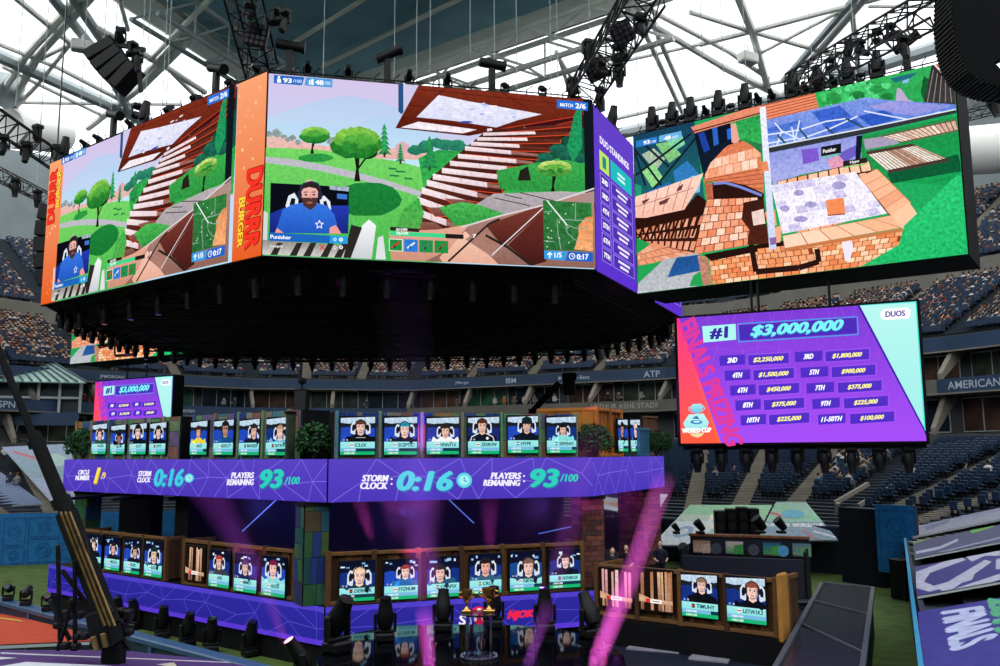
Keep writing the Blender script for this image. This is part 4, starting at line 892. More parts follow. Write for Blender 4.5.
for k in range(-4, 5):
    yy = k*3.6; xs = []
    for i in range(n):
        p, q = (dk[i]-cen)*.93, (dk[(i+1) % n]-cen)*.93
        if (p.y > yy) != (q.y > yy): xs.append(p.x+(q.x-p.x)*(yy-p.y)/(q.y-p.y))
    if len(xs) < 2: continue
    xa, xb = min(xs), max(xs)
    for zz in (-.35, -.75): cb.tube((xa, yy, zz), (xb, yy, zz), .06, 6)
    m_ = int((xb-xa)/2)
    for j in range(m_): cb.tube((xa+2*j, yy, -.35), (xa+1+2*j, yy, -.75), .04, 5); cb.tube((xa+1+2*j, yy, -.75), (xa+2+2*j, yy, -.35), .04, 5)
cb.build('cross_truss', M_black(), rig)
RT = 'black moving light hanging under the rim of the ring'
protoR = None; cnt = 0; RIM = []; n0 = len(COL.objects)
for i in range(4, n):
    p, q = dk[i], dk[(i+1) % n]; m_ = max(1, round((q-p).length/1.55))
    for k in range(m_):
        u = cen+(p.lerp(q, (k+.5)/m_)-cen)*.975; px = proj((u.x, u.y, ZB-.6))
        loc = (u.x, u.y, ZB-.1); cnt += 1
        RIM.append(1)
        if protoR is None: protoR = moving_head(tilt=PI, up=False, size=.95, label=RT, group='moving lights under the rear rim', loc=loc, rz=.3)
        else: copy_tree(protoR, location=loc, rotation_euler=(0, 0, random.uniform(-.6, .6)))
count_off([o for o in COL.objects[n0:] if o.name.startswith('moving_head_light')], RT); n0 = len(COL.objects)
prf = None
for i, (p, q) in enumerate(((ringA, ringB), (frA, frB))):
    for k in range(7):
        u = p.lerp(q, (k+.5)/7); u = cen+(u.xy-cen)*.93
        if prf is None: prf = moving_head(tilt=PI, up=False, size=1.1, label='black moving light hanging in the shade behind the front edge of the ring', group='moving lights under the front edge', loc=(u.x, u.y, ZB-.1))
        else: copy_tree(prf, location=(u.x, u.y, ZB-.1))
count_off([o for o in COL.objects[n0:] if o.name.startswith('moving_head_light')], 'black moving light hanging in shade behind the ring front edge')
# lights standing along the tops of the screens
def toplights(A, B, H, items, where, grp):
    L, d, W, rz = wallframe(A, B); n0 = len(COL.objects)
    for i, (px, kind) in enumerate(items):
        s, _ = hit(px, 100, A, B); p = L+d*s; back = Vector((-d.y, d.x))*.4; z = ZB+H+.12
        loc = (p.x+back.x, p.y+back.y, z)
        if kind == 's': moving_head(tilt=random.uniform(.9, 1.3)*random.choice((-1, 1)), size=.72, label='low black moving light on '+where, group=grp+', low', loc=loc, rz=rz)
        elif kind == 't': moving_head(tilt=random.uniform(-.2, .2), size=1.25, label='tall upright black moving light on '+where, group=grp+', upright', loc=loc, rz=rz)
        else:
            root = empty('camera_light', loc, rz, 'black sideways lamp armed above '+where, 'stage light', grp+', on arms')
            m_ = MB(); m_.bbox(-.14, -.12, 0, .14, .12, 1.1, .03); m_.build('arm', M_black(), root)
            h = MB(); r = random.choice((-.5, .35, .1)); h.lathe([(.14, -.55), (.2, -.5), (.2, .45), (.24, .5), (.24, .6), (.18, .6)], 12, Matrix.Translation((0, 0, 1.3)) @ Matrix.Rotation(r, 4, 'Y') @ Matrix.Rotation(PI/2, 4, 'Y')); h.build('lamp_head', M_black(), root, True)
            MB().box(-.3, -.2, -.1, .3, .2, .05).build('base', M_black(), root)
    for key, b_ in (('low', 'low black moving light on '), ('upright', 'tall upright black moving light on '), ('on arms', 'black sideways lamp armed above ')):
        os_ = [o for o in COL.objects[n0:] if o.get('group', '').endswith(key) and o.parent is None]
        if os_: count_off(os_, b_+where)
    # safety rail with brackets
    r = MB(); r.tube((0, .3, 0), (W, .3, 0), .05, 6); r.tube((0, .3, .22), (W, .3, .22), .03, 6)
    for k in range(int(W/.8)): r.bar((k*.8+.2, .3, -.05), (k*.8+.2, .3, .3), .04); r.bar((k*.8+.2, .3, .3), (k*.8+.4, .1, .42), .03)
    o = r.build('rigging_rail', M_black()); o.location = (L.x, L.y, ZB+H+.05); o.rotation_euler = (0, 0, rz)
    tag(o, 'thin black rigging rail along '+where, 'rail')
toplights(ringA, ringB, H7, [(60,'t'),(80,'s'),(93,'s'),(107,'a'),(124,'s'),(137,'t'),(160,'s'),(186,'s'),(207,'a'),(221,'s'),(249,'s')], 'the left screen top', 'lights on the left screen')
toplights(frA, frB, 7.35, [(288,'a'),(307,'s'),(348,'s'),(388,'a'),(410,'s'),(449,'s'),(494,'a'),(507,'s'),(545,'s'),(578,'s')], 'the front screen top', 'lights on the front screen')
toplights(puA, puB, 7.3, [(606,'s'),(620,'t')], 'the purple standings screen', 'lights on the standings screen')
toplights(wgA, wgB, 7.9, [(648,'t'),(658,'s'),(668,'t'),(678,'s'),(687,'t'),(702,'s'),(715,'t'),(727,'s'),(742,'t'),(755,'s'),(769,'s'),(790,'t'),(803,'s'),(816,'t'),(832,'s'),(846,'t'),(860,'s'),(877,'t'),(908,'a')], 'the right wing screen', 'lights on the right wing screen')
for px, py, D in ((300, 268, 35.5), (603, 277, 39)):
    p = PD(px, py, D); ld = bpy.data.lights.new('magenta_wash', 'POINT'); ld.energy = 160; ld.color = (1, .05, .7); ld.shadow_soft_size = .2; lo = bpy.data.objects.new('magenta_wash', ld); COL.objects.link(lo); lo.location = p
# ---------------------------------------------------------------- prize boards
def prizeboard(Lp, Rp, z0, H, label, cab):
    L, d, W, rz = wallframe(Lp, Rp); root = empty('prize_board', (L.x, L.y, z0), rz, label, 'prize board')
    MB().bbox(-.15, .03, -.12, W+.12, 1.0, H+.1, .04).build('housing', M_blackm(), root)
    P = Pic(W, H, BQ, .0006); pic_prizes(P); P.build('picture', LED(), root)
    for k in cab:
        MB().tube((W*k, .5, H+.1), (W*k, .5, H+1.48), .06, 6).build('hanging_cable', M_black(), root)
    MB().bar((0, .5, -.2), (W, .5, -.2), .18).build('light_bar', M_black(), root)
    return root, L, d, W, rz
pL_ = PD(679.5, 400, 39.4); pR_ = PD(923.5, 400, 35.2)
_, L, d, W, rz = prizeboard(pL_, pR_, 7.42, 5.62, 'large purple prize board on the right headed by three million dollars', (.33, .36, .66))
pr = None; n0 = len(COL.objects)
for i in range(9):
    p = L+d*(W*(i+.55)/9.2)+Vector((-d.y, d.x))*.5; loc = (p.x, p.y, 7.25)
    if pr is None: pr = moving_head(tilt=PI, up=False, size=1.08, label='black moving light hanging beneath the right prize board', group='moving lights under the right prize board', loc=loc, rz=rz)
    else: copy_tree(pr, location=loc, rotation_euler=(0, 0, rz+random.uniform(-.5, .5)))
count_off([o for o in COL.objects[n0:] if o.name.startswith('moving_head_light')], 'black moving light hanging beneath the right prize board')
pL_ = PD(94, 410, 72); pR_ = PD(171.5, 410, 67)
prizeboard(pL_, pR_, 7.42, 5.62, 'small far prize board above the left painted stage panels', (.35, .6))
# ---------------------------------------------------------------- trusses and speakers high up
def lattice(name, p, q, w, n, label, mats=None, cat='truss', r=.05):
    p = Vector(p); q = Vector(q); d = (q-p); L_ = d.length; d.normalize(); u = d.cross(Vector((0, 1, 0))).normalized()*w/2; v = d.cross(u).normalized()*w/2
    root = empty(name, p, 0, label, cat); c = MB(); b = MB(); A = [u+v, u-v, -u-v, -u+v]
    for a_ in A: c.tube(a_, a_+d*L_, r, 6)
    for i in range(n):
        t0, t1 = d*(L_*i/n), d*(L_*(i+1)/n)
        for k in range(4): b.tube(A[k]+t0, A[(k+1) % 4]+t1, r*.6, 5); b.tube(A[k]+t0, A[(k+1) % 4]+t0, r*.6, 5)
    c.build('chord', M_black(), root); b.build('brace', M_black(), root); return root, d, L_
def spots_on(pts, label, grp, s=1.0):
    n0 = len(COL.objects)
    for p, t, rz in pts: moving_head(tilt=t, up=False, size=s, label=label, group=grp, loc=p, rz=rz)
    count_off([o for o in COL.objects[n0:] if o.parent is None], label)
def batten(p, rx, ry, w, h, label):
    root = empty('blinder_light', p, 0, label, 'stage light', rot=(rx, ry, 0)); MB().bbox(-w/2, -.12, -h/2, w/2, .12, h/2, .03).build('housing', M_black(), root)
    l = MB()
    for i in range(4):
        for j in range(4): l.lathe([(.0001, 0), (w*.09, .01), (w*.1, .04)], 8, Matrix.Translation((-w*.36+w*.24*i, -.16, -h*.36+h*.24*j)) @ Matrix.Rotation(PI/2, 4, 'X'))
    l.build('lamps', pm('lamp_face', '#3a3144', .3, 0, 3, .2), root)
p, q = PD(262, 72, 36), PD(240, -14, 32)
lattice('lighting_truss', p, q, 1.1, 5, 'steep black lattice truss above the corner of the ring')
batten(PD(257, 35, 33.6), .2, .25, .9, .9, 'square blinder light on the steep truss above the ring corner')
spots_on([(PD(250, 2, 33), PI*.7, .4), (PD(286, 10, 33), PI*.85, -.5), (PD(276, 8, 33.2), PI*.5, 1.2)], 'black moving light on the steep corner truss', 'lights on the steep corner truss')
p, q = PD(582, 96, 37), PD(652, -16, 27)
lattice('lighting_truss', p, q, 1.2, 9, 'long black diagonal lattice truss above the right of the front screen')
batten(PD(596, 70, 34.2), .3, -.5, .85, .85, 'lower square blinder light on the diagonal truss')
batten(PD(622, 33, 31.5), .3, -.5, .85, .85, 'upper square blinder light on the diagonal truss')
spots_on([(PD(588, 40, 34), PI*.1, .4), (PD(619, 62, 33), PI, -.5), (PD(600, 88, 35.5), PI*.95, 1.2), (PD(572, 78, 36), .3, .2), (PD(640, 14, 30), PI*.8, .3), (PD(618, 44, 32), PI*.6, .6), (PD(600, 60, 34), PI*.6, .9)], 'black moving light hung on the diagonal truss', 'lights on the diagonal truss')
lattice('lighting_truss', PD(795, 84, 38), PD(945, 2, 25), .9, 9, 'black lattice truss sloping up above the right wing screen')
spots_on([(PD(902, 36, 28), PI*.9, .4), (PD(877, 30, 30), PI*.6, -.5), (PD(848, 40, 32), .3, 1.2), (PD(830, 58, 34), PI*.5, .2), (PD(860, 40, 31), PI*.7, .6), (PD(890, 24, 29), PI*.5, .6)], 'black moving light on the sloping truss at upper right', 'lights on the right sloping truss', .8)
lattice('lighting_truss', PD(-20, 108, 40), PD(62, 165, 46), 1.0, 7, 'black lattice truss entering at the upper left edge')
spots_on([(PD(4, 135, 41), PI*.8, .4), (PD(38, 125, 44), PI*.1, -.5), (PD(58, 145, 46), PI*.9, .2), (PD(27, 142, 43), PI*.9, .2)], 'black moving light on the truss at the upper left edge', 'lights on the upper left truss', 1.1)
lattice('lighting_truss', PD(-20, 165, 60), PD(50, 200, 72), .9, 7, 'thin dark lattice truss low at the left edge')
spots_on([(PD(16, 178, 63), PI, .4), (PD(38, 190, 68), PI, -.5)], 'dark moving light on the low truss at the left edge', 'lights on the low left truss', 1.4)
lattice('lighting_truss', PD(958, 118, 80), PD(1030, 100, 76), .8, 6, 'distant lattice truss above the right upper stand')
# hanging line arrays
def line_array(name, pts, w, t, label, rz=0, D=36):
    root = empty(name, pts[0], rz, label, 'speaker array'); o = Vector(pts[0]); R_ = Matrix.Rotation(-rz, 3, 'Z')
    for a_, b_ in zip(pts, pts[1:]):
        a_ = R_ @ (Vector(a_)-o); b_ = R_ @ (Vector(b_)-o); d = b_-a_; h = d.length*.94; ang = math.atan2(d.x, -d.z)
        M = Matrix.Translation(a_.lerp(b_, .5)) @ Matrix.Rotation(-ang, 4, 'Y')
        c = MB(); c.bbox(-t/2, -w/2, -h/2, t/2, w/2, h/2, .05, M); cb_ = c.build('speaker_cabinet', M_black(), root)
        g = MB(); g.box(-t/2-.02, -w/2+.06, -h/2+.05, -t/2, w/2-.06, h/2-.05, M); g.build('grille', pm('grille', '#1b1c1f', .7, .2, 30, .5), cb_)
    return root
line_array('speaker_array', [PD(101, 47, 40), PD(107, 57, 40), PD(114, 66, 40), PD(122, 74.5, 40), PD(131, 82, 40)], 1.2, 1.5, 'curved black speaker cluster hanging in the roof at the upper left', .0)
f = MB(); f.bar((0, 0, 0), (1.6, 0, -.3), .18); f.bar((1.2, 0, -.1), (1.5, 0, -2.4), .16); f.bar((.4, 0, 0), (.2, 0, .9), .1); o = f.build('hanging_bracket', M_black()); 
o.location = PD(112, 44, 39.6); tag(o, 'black steel hanging bracket beside the upper left speaker cluster', 'bracket')
spots_on([(PD(121, 28, 39.5), PI*.3, .2), (PD(138, 50, 39.5), PI, .1), (PD(133, 42, 39.5), PI*.5, 1.3), (PD(137, 104, 39.5), PI*.6, .9)], 'black moving light beside the upper left speaker cluster', 'lights by the upper left speakers', 1.0)
line_array('speaker_array', [PD(52, 206, 52), PD(48, 222, 52), PD(46, 238, 52), PD(45, 254, 52), PD(46, 270, 52), PD(50, 286, 52)], 1.2, .9, 'dark curved speaker column hanging left of the orange strip', .0)
o = COL.objects[-1]; r_ = [q for q in COL.objects if q.name.startswith('speaker_array')][-1]; MB().tube((.1, 0, .2), (.1, 0, 18), .04, 6).build('hanging_cable', M_black(), r_)
# big black round speaker body at top right (close to the camera)
big = empty('speaker_array', PD(975, 60, 12), 0, 'big black curved speaker array filling the top right corner', 'speaker array')
Dn, Df = 12, 12.55
curve = [(955, -40), (953, -10), (952, 14), (955, 38), (960, 56), (968, 70), (981, 80), (1000, 86), (1040, 90), (1040, 62), (1004, 72), (994, 62), (1012, 50), (1060, 30), (1060, -60)]
bp = big.location.copy(); n_ = PD(500, 333, Dn); 
front = [PD(x, y, Dn)-bp for x, y in curve]; back = [p+Vector((0, Df-Dn, 0)) for p in front]; N_ = len(curve); c = MB()
c.add(front+back, [tuple(range(N_))[::-1], tuple(range(N_, 2*N_))]+[(i, (i+1) % N_, N_+(i+1) % N_, N_+i) for i in range(N_)]); c.build('speaker_body', M_blackm(), big)
g = MB()
for i in range(8):
    for k in range(5):
        p = front[i].lerp(front[i+1], (k+.5)/5); q = back[i].lerp(back[i+1], (k+.5)/5); g.bar(p*1.001, q*1.001, .028)
g.build('grille_ribs', M_black(), big)
moving_head(tilt=PI*.9, up=False, size=.5, label='black moving light below the big corner speaker at the right edge', loc=PD(992, 88, 14), rz=.3)
# ================================================================= stage
A = PD(327, 500, 30); Bp = PD(593, 500, 33.3); Cp = PD(665, 500, 42.5); Zp = PD(62, 500, 41.6)
A, Bp, Cp, Zp = [Vector((p.x, p.y)) for p in (A, Bp, Cp, Zp)]
ZU, ZL = 6.86, 2.02; ZUB, ZLB = 5.42, .78
Zl = Zp+(Zp-A).normalized()*.9
bk = [Vector((4.5, 50)), Vector((-4, 54)), Vector((-15, 51))]
def inset(P, t): c = sum(P, Vector((0, 0)))/len(P); return [c+(p-c)*t for p in P]
up = [A, Bp, Cp]+bk+[Zp]
MBk = M_blackm
sd = empty('stage_tier', (A.x, A.y, ZUB), 0, 'upper tier of the two storey stage above the dark gap', 'stage tier')
MB().prism([(p.x-A.x, p.y-A.y) for p in inset(up, .99)], .05, ZU-ZUB-.02).build('platform', MBk(), sd)
tr_ = MB()
for i in range(9):
    p = inset(up, .95)[0]-A; x = -12+i*2.2; tr_.bar((x, 6, -.15), (x+.5, 18, -.15), .12)
tr_.build('joists', M_black(), sd)
low = [A, Bp, Cp]+bk+[Zl]
sl = empty('stage_tier', (A.x, A.y, 0), 0, 'lower tier of the stage behind the lower purple band', 'stage tier')
MB().prism([(p.x-A.x, p.y-A.y) for p in inset(low, .99)], 0, ZL-.02).build('platform', MBk(), sl)
core = MB(); cp = inset(up, .6)
core.prism([(p.x, p.y) for p in cp], ZL, 5.44); o = core.build('stage_core_wall', pm('core_navy', '#0a1024', .8, 0, 1, .4)); tag(o, 'dark inner core standing between the two stage tiers', 'stage wall')
for px, py, D, rot, ln, lab in ((262, 513, 38, .75, 2.2, 'slanting blue tube light under the upper tier at left'), (461, 511, 36, -.75, 1.4, 'slanting blue tube light under the upper tier near the middle'), (556, 530, 40, .2, 1.6, 'faint blue tube light low in the right of the dark gap')):
    p = PD(px, py, D); t = empty('tube_light', p, 0, lab, 'tube light'); c, s_ = math.cos(rot)*ln/2, math.sin(rot)*ln/2
    m = bpy.data.materials.get('blue_tube') or bpy.data.materials.new('blue_tube'); m.use_nodes = True; b_ = m.node_tree.nodes['Principled BSDF']; b_.inputs['Emission Color'].default_value = (.06, .22, .9, 1); b_.inputs['Emission Strength'].default_value = .7
    MB().tube((-c, 0, -s_), (c, 0, s_), .022, 8).build('tube', m, t); MB().tube((-c*1.03, .06, -s_*1.03), (c*1.03, .06, s_*1.03), .03, 6).build('holder', M_black(), t)
# ---- purple bands
def band(L_, R_, z0, z1, label, fn, upper=True, seed=1):
    L, d, W, rz = wallframe(L_, R_); root = empty('led_banner', (L.x, L.y, z0), rz, label, 'led banner')
    MB().box(.02, .03, 0, W-.02, .25, z1-z0).build('housing', M_black(), root)
    H = z1-z0; P = Pic(W, H, ((0,0),(W,0),(W,H),(0,H)))
    if upper: P.rect(0, 0, W, H, '#5a44c4', '#4c38ba'); tri_lines(P, 0, 0, W, H, max(4, int(W/1.25)), 2, .028, '#7f6ae6', seed)
    else:
        P.rect(0, 0, W, H, '#2f2aa0', '#2a2694'); P.rect(0, 0, W, .17, '#5040c8'); P.rect(0, H-.17, W, H, '#5a38d0')
        tri_lines(P, 0, 0, W, H, max(4, int(W/1.4)), 2, .02, '#5a52d8', seed)
    fn(P); P.build('picture', LEDB(), root); return root
def via(P, q, W, H):                      # writing given in the frame of the band's own four corners
    P.H = homog(q, ((0,0),(1,0),(1,1),(0,1)))
def clock(P, x, y, r):
    P.ell(x, y, r, r, '#58d8e8', n=20); P.ell(x, y, r*.68, r*.68, '#a8f2f4', n=20); P.line([(x, y-r*.45), (x, y+r*.08), (x+r*.35, y+r*.15)], r*.14, '#2a9ac0')
def bandtext(P, q):
    P.H = homog(q, ((0,0),(1,0),(1,1),(0,1)))
def t2(P, st, q, c, sh=None, b=.05, s_=.22, o=(.5, 1.1)):
    if sh: P.text(st, (q[0]+o[0], q[1]+o[1], q[2]+o[0], q[3]+o[1]), sh, b+.01, s_)
    P.text(st, q, c, b, s_)
def front_band(P):
    bandtext(P, ((327,460),(593,456),(593,497),(327,503)))
    t2(P, 'STORM', (359.5,475.6,385,482), '#f4f0ff'); t2(P, 'CLOCK', (358,483,384,489.6), '#f4f0ff'); P.ell(388, 479.6, 1, 1, '#f4f0ff'); P.ell(388, 484.6, 1, 1, '#f4f0ff')
    t2(P, '0:16', (394,471.4,447.5,491), '#5ad6ea', '#2a86b0'); clock(P, 460, 480.6, 7.8)
    t2(P, 'PLAYERS', (487,472.6,518,479), '#f4f0ff'); t2(P, 'REMAINING', (479.4,480,517,486.2), '#f4f0ff'); P.ell(521, 476, 1, 1, '#f4f0ff'); P.ell(521, 481.4, 1, 1, '#f4f0ff')
    t2(P, '93', (528.4,468.6,556.6,487.4), '#30d2be', '#1f8a9a'); t2(P, '/100', (558.4,473.8,577.4,481.6), '#30d2be', None, .04)
def left_band(P):
    bandtext(P, ((65,458),(326.5,460),(326.5,503),(65,490)))
    t2(P, 'CIRCLE', (80,469,91.5,473.6), '#f4f0ff'); t2(P, 'NUMBER', (77.4,474.6,91.4,479.4), '#f4f0ff')
    t2(P, '1', (96.4,467,102.4,482.4), '#ffe24a', '#b08a20'); t2(P, '/9', (103.4,471.6,108,478.4), '#ffd84a', None, .04)
    t2(P, 'STORM', (141,470.5,154,476), '#f4f0ff'); t2(P, 'CLOCK', (140.4,477,153.4,482), '#f4f0ff')
    t2(P, '0:16', (157.6,468.6,186,486), '#46cce6', '#2a7ab0'); clock(P, 192, 478, 4.6)
    t2(P, 'PLAYERS', (233.6,472.6,256,478.4), '#f4f0ff'); t2(P, 'REMAINING', (229.6,479.4,256,485.4), '#f4f0ff')
    t2(P, '93', (262.8,470,284,488.4), '#30d2be', '#1f8a9a'); t2(P, '/100', (286,477.4,300.6,484.6), '#30d2be', None, .04)
band(Zp, A-(A-Zp).normalized()*.03, ZUB, ZU, 'upper left purple band counting circle round, storm clock and players', left_band, True, 3)
band(A+(Bp-A).normalized()*.03, Bp, ZUB, ZU, 'upper front purple band with large storm clock and players remaining', front_band, True, 5)
band(Bp, Cp, ZUB, ZU, 'upper right purple band without any writing', lambda P: None, True, 8)
def low_front(P):
    bandtext(P, ((327,608),(595,591),(595,630),(327,646)))
    P.text('T', (430.5,618,436.5,629), '#f0f0ff', .05, .1); P.text('S', (451,616.8,457.6,627.4), '#f0f0ff', .05, .1)
    P.ell(471, 618, 9.6, 10, '#f0284c'); P.poly([(463,617),(479,615.6),(479,622),(463,623.6)], '#ffffff'); P.poly([(467,621),(474,611),(476,626),(468,628)], '#f0284c'); P.ell(471, 612, 2.4, 2, '#ffffff')
    P.text('NJOK', ((501,613.6),(528,612),(526.5,621.6),(500,624)), '#f0284c', .07, .2); P.line([(503,611.6),(503,614)], 1.2, '#f0284c'); P.line([(506,611.4),(506,613.8)], 1.2, '#f0284c')
band(Zl, A-(A-Zp).normalized()*.03, ZLB, ZL, 'lower left purple band with bright edges above the turf', lambda P: None, False, 4)
band(A+(Bp-A).normalized()*.03, Bp, ZLB, ZL, 'lower front purple band with red and white lettering behind the trophies', low_front, False, 6)
# ---- pillars between the tiers
pal = ['#2c5a38','#245064','#22387a','#40562c','#1d4e4e','#4c422c','#2c305e','#336650']
def pillar(px, w, D, label, kind, rot=0, z0=ZL, z1=ZUB):
    p = PD(px, 540, D); root = empty('stage_pillar', (p.x, p.y, z0), rot, label, 'pillar'); H = z1-z0
    if kind == 'patch':
        m = MB(); rs = random.Random(int(px)); 
        m.color('#1a2018').box(-w/2, -w/2, 0, w/2, w/2, H)
        for f in range(4):
            Rm = Matrix.Rotation(f*PI/2, 4, 'Z'); z = 0
            while z < H-.05:
                h = min(H-z, rs.uniform(.35, .9)); x = -w/2
                while x < w/2-.05:
                    ww = min(w/2-x, rs.uniform(.22, .6)); j = lambda: rs.uniform(-.05, .05)
                    m.color(rs.choice(pal)); y = -w/2-.02
                    m.add([Rm @ Vector(v) for v in ((x+.01, y, z+.01), (x+ww-.01, y, z+.01+j()*.3), (x+ww-.01+j()*.2, y-.02, z+h-.01), (x+.01, y-.02, z+h-.01+j()*.3))], [(0, 1, 2, 3)]); x += ww
                z += h
        m.build('patchwork_face', colmat('painted_patch'), root, col=True)
    elif kind == 'brick':
        m = MB(); rs = random.Random(int(px)); m.color('#2a2422').box(-w/2+.02, -w/2+.02, 0, w/2-.02, w/2-.02, H); z = 0; r = 0
        while z < H-.1:
            for f in range(4):
                Rm = Matrix.Rotation(f*PI/2, 4, 'Z'); x = -w/2-(.2 if r % 2 else 0)
                while x < w/2:
                    a0, a1 = max(x, -w/2), min(x+.38, w/2); x += .4
                    if a1-a0 < .05: continue
                    m.color(rs.choice(['#6a3a30','#7a4638','#54302a','#704840','#4a3434'])); m.box(a0, -w/2, z, a1, -w/2+.04, z+.17, Rm)
            z += .19; r += 1
        m.build('brick_face', colmat('painted_patch'), root, col=True)
    else: MB().box(-w/2, -w/2, 0, w/2, w/2, H).build('column', M_blackm(), root)
    MB().box(-w/2-.05, -w/2-.05, H-.15, w/2+.05, w/2+.05, H).build('capital', M_black(), root); return root
pillar(312, .86, 30.7, 'patchwork painted pillar at the front corner of the stage', 'patch', .55)
pillar(86, .8, 42.0, 'patchwork painted pillar at the far left end of the stage', 'patch', -.4)
pillar(190, .9, 37.5, 'plain black pillar between the two lower left player booths', 'plain', -.6)
pillar(140, 1.6, 46, 'wide dark pillar behind the lower left player booth', 'plain', 0)
pillar(588, .95, 34.6, 'brick pillar right of the lower front player booth', 'brick', .35)
pillar(640, 1.4, 41.5, 'wide brick pillar at the right end of the stage', 'brick', .8)
# ---- booths
wood_pal = ['#5c3c1e','#4c3018','#6c4a26','#422a16','#765230','#382414']
def planks(m, W, z0, z1, y, pal_, rs, wmin=.12, wmax=.24, t=.04):
    x = 0
    while x < W-.02:
        w = min(W-x, rs.uniform(wmin, wmax)); m.color(rs.choice(pal_)); m.box(x+.006, y, z0+rs.uniform(0, .05), x+w-.006, y+t, z1-rs.uniform(0, .05)); x += w
def wood_booth(L_, R_, z0, H, label, n, back=.15, deep=1.2, brace=True, wood_pal=wood_pal):
    L, d, W, rz = wallframe(L_, R_); nrm = Vector((-d.y, d.x)); L = L+nrm*back
    root = empty('player_booth', (L.x, L.y, z0), rz, label, 'player booth'); rs = random.Random(n*7+int(W*10))
    m = MB(); planks(m, W, .08, H-.08, .10, wood_pal, rs); m.build('plank_wall', colmat('painted_patch'), root, col=True)
    for nm, zz in (('bottom_rail', .0), ('top_rail', H-.13)):
        m = MB(); m.color(wood_pal[2]).bbox(-.1, -.04, zz, W+.1, .14, zz+.13, .02); m.build(nm, colmat('painted_patch'), root, col=True)
    for k in range(n+1):
        x = W*k/n; m = MB(); m.color(wood_pal[k % 4]).bbox(x-.09, -.06, -.02, x+.09, .12, H+.04, .02); m.build('post', colmat('painted_patch'), root, col=True)
    for s_ in (0, W):
        m = MB(); rr = MB()
        for k in range(5): m.color(rs.choice(wood_pal)).box(s_-.04, .14+k*deep/5, .05, s_+.04, .14+(k+1)*deep/5-.01, H-.05)
        m.color(wood_pal[2]).box(s_-.07, .12, H-.12, s_+.07, .14+deep, H); m.build('side_wall', colmat('painted_patch'), root, col=True)
    m = MB(); m.box(.1, .3, .7, W-.1, deep, .78); m.build('desk_top', M_black(), root)
    return root, L, d, W, rz
def painted_booth(L_, R_, z0, H, label, seed, back=.3, deep=1.4):
    L, d, W, rz = wallframe(L_, R_); nrm = Vector((-d.y, d.x)); L = L+nrm*back
    root = empty('painted_panel_wall', (L.x, L.y, z0), rz, label, 'panel wall'); rs = random.Random(seed)
    pp = ['#60805a','#4a7888','#3c5490','#7a776c','#84584e','#5c8a64','#685a80','#927048','#7e857c','#6e8060']
    m = MB(); x = 0
    m.color('#23282a').box(0, .06, 0, W, .12, H)
    while x < W-.02:
        w = min(W-x, rs.uniform(.35, .8)); z = 0
        while z < H-.02:
            h = min(H-z, rs.uniform(.4, 1.3)); m.color(rs.choice(pp)); j = rs.uniform(-.06, .06)
            m.add([(x+.01, .04, z+.01), (x+w-.01, .04, z+.01), (x+w-.01+j*.3, .03, z+h-.01), (x+.01, .03, z+h-.01)], [(0, 1, 2, 3)]); z += h
        x += w
    for k in range(int(W)*2): xx = rs.uniform(.1, W-.1); zz = rs.uniform(.1, H-.1); m.color('#a09060').box(xx-.02, .02, zz-.02, xx+.02, .05, zz+.02)
    m.build('patchwork_panel', colmat('painted_patch'), root, col=True)
    c = MB()
    for k in range(int(W/.9)):
        if rs.random() < .3:
            x0 = k*.9+.1
            for q in range(8): c.tube((x0+q*.09, .0, H-.5+rs.uniform(0, .1)), (x0+q*.09, .0, H-.02), .045, 6)
    c.build('blue_drape', pm('drape_blue', '#183680', .8, 0, 6, .3), root)['label'] = 'gathered blue cloth along the top'
    for k in range(int(W/1.5)+1):
        x = min(W-.08, k*1.5+.02); b = MB(); b.color(rs.choice(pp)).bbox(x, -.06, 0, x+.12, .05, H+.03, .02); b.build('post', colmat('painted_patch'), root, col=True)
    for s_ in (0, W-.06): MB().box(s_, .12, 0, s_+.06, deep, H).build('side_panel', M_blackm(), root)
    MB().box(.1, .3, .7, W-.1, deep, .78).build('desk_top', M_black(), root)
    return root, L, d, W, rz
def card(fr, px0, px1, y0, y1, style, name, flag, full, label, logs=None, dy=-.1):
    root0, L, d, W, rz = fr; R2 = L+d*W; pm_ = (px0+px1)/2; ym = (y0+y1)/2
    s0, _ = hit(px0, ym, L, R2); s1, _ = hit(px1, ym, L, R2); _, z1 = hit(pm_, y0, L, R2); _, z0 = hit(pm_, y1, L, R2)
    nrm = Vector((-d.y, d.x)); p = L+d*s0+nrm*dy; w = s1-s0; h = z1-z0
    root = empty('player_screen', (p.x, p.y, z0), rz, label, 'player screen', None)
    MB().bbox(-.03, .01, -.03, w+.03, .09, h+.03, .01).build('bezel', M_black(), root)
    mt = led('led_card', 1.05, 9)
    if logs: P = Pic(w, h); pic_logs(P, logs); P.build('picture', mt, root); return root
    P = Pic(w, h); portrait(P, style); P.build('portrait', mt, root)
    P = Pic(w, h); plate(P, name, flag); P.build('name_plate', mt, root, y=-.002)
    P = Pic(w, h); bars(P, full); P.build('score_bar', mt, root, y=-.002)
    return root
US = ('#f0f0f4','#c83a4a'); DE = ('#202020','#e03a2a'); AU = ('#2a3a9a','#f0f0f4'); SE = ('#2a6aa8','#ffd84a'); FR = ('#f0f0f0','#d83a3a'); UK = ('#2a3a9a','#e84a4a'); KR = ('#f4f4f4','#e05a5a')
bl, dbl = '#2348b8', '#16307c'
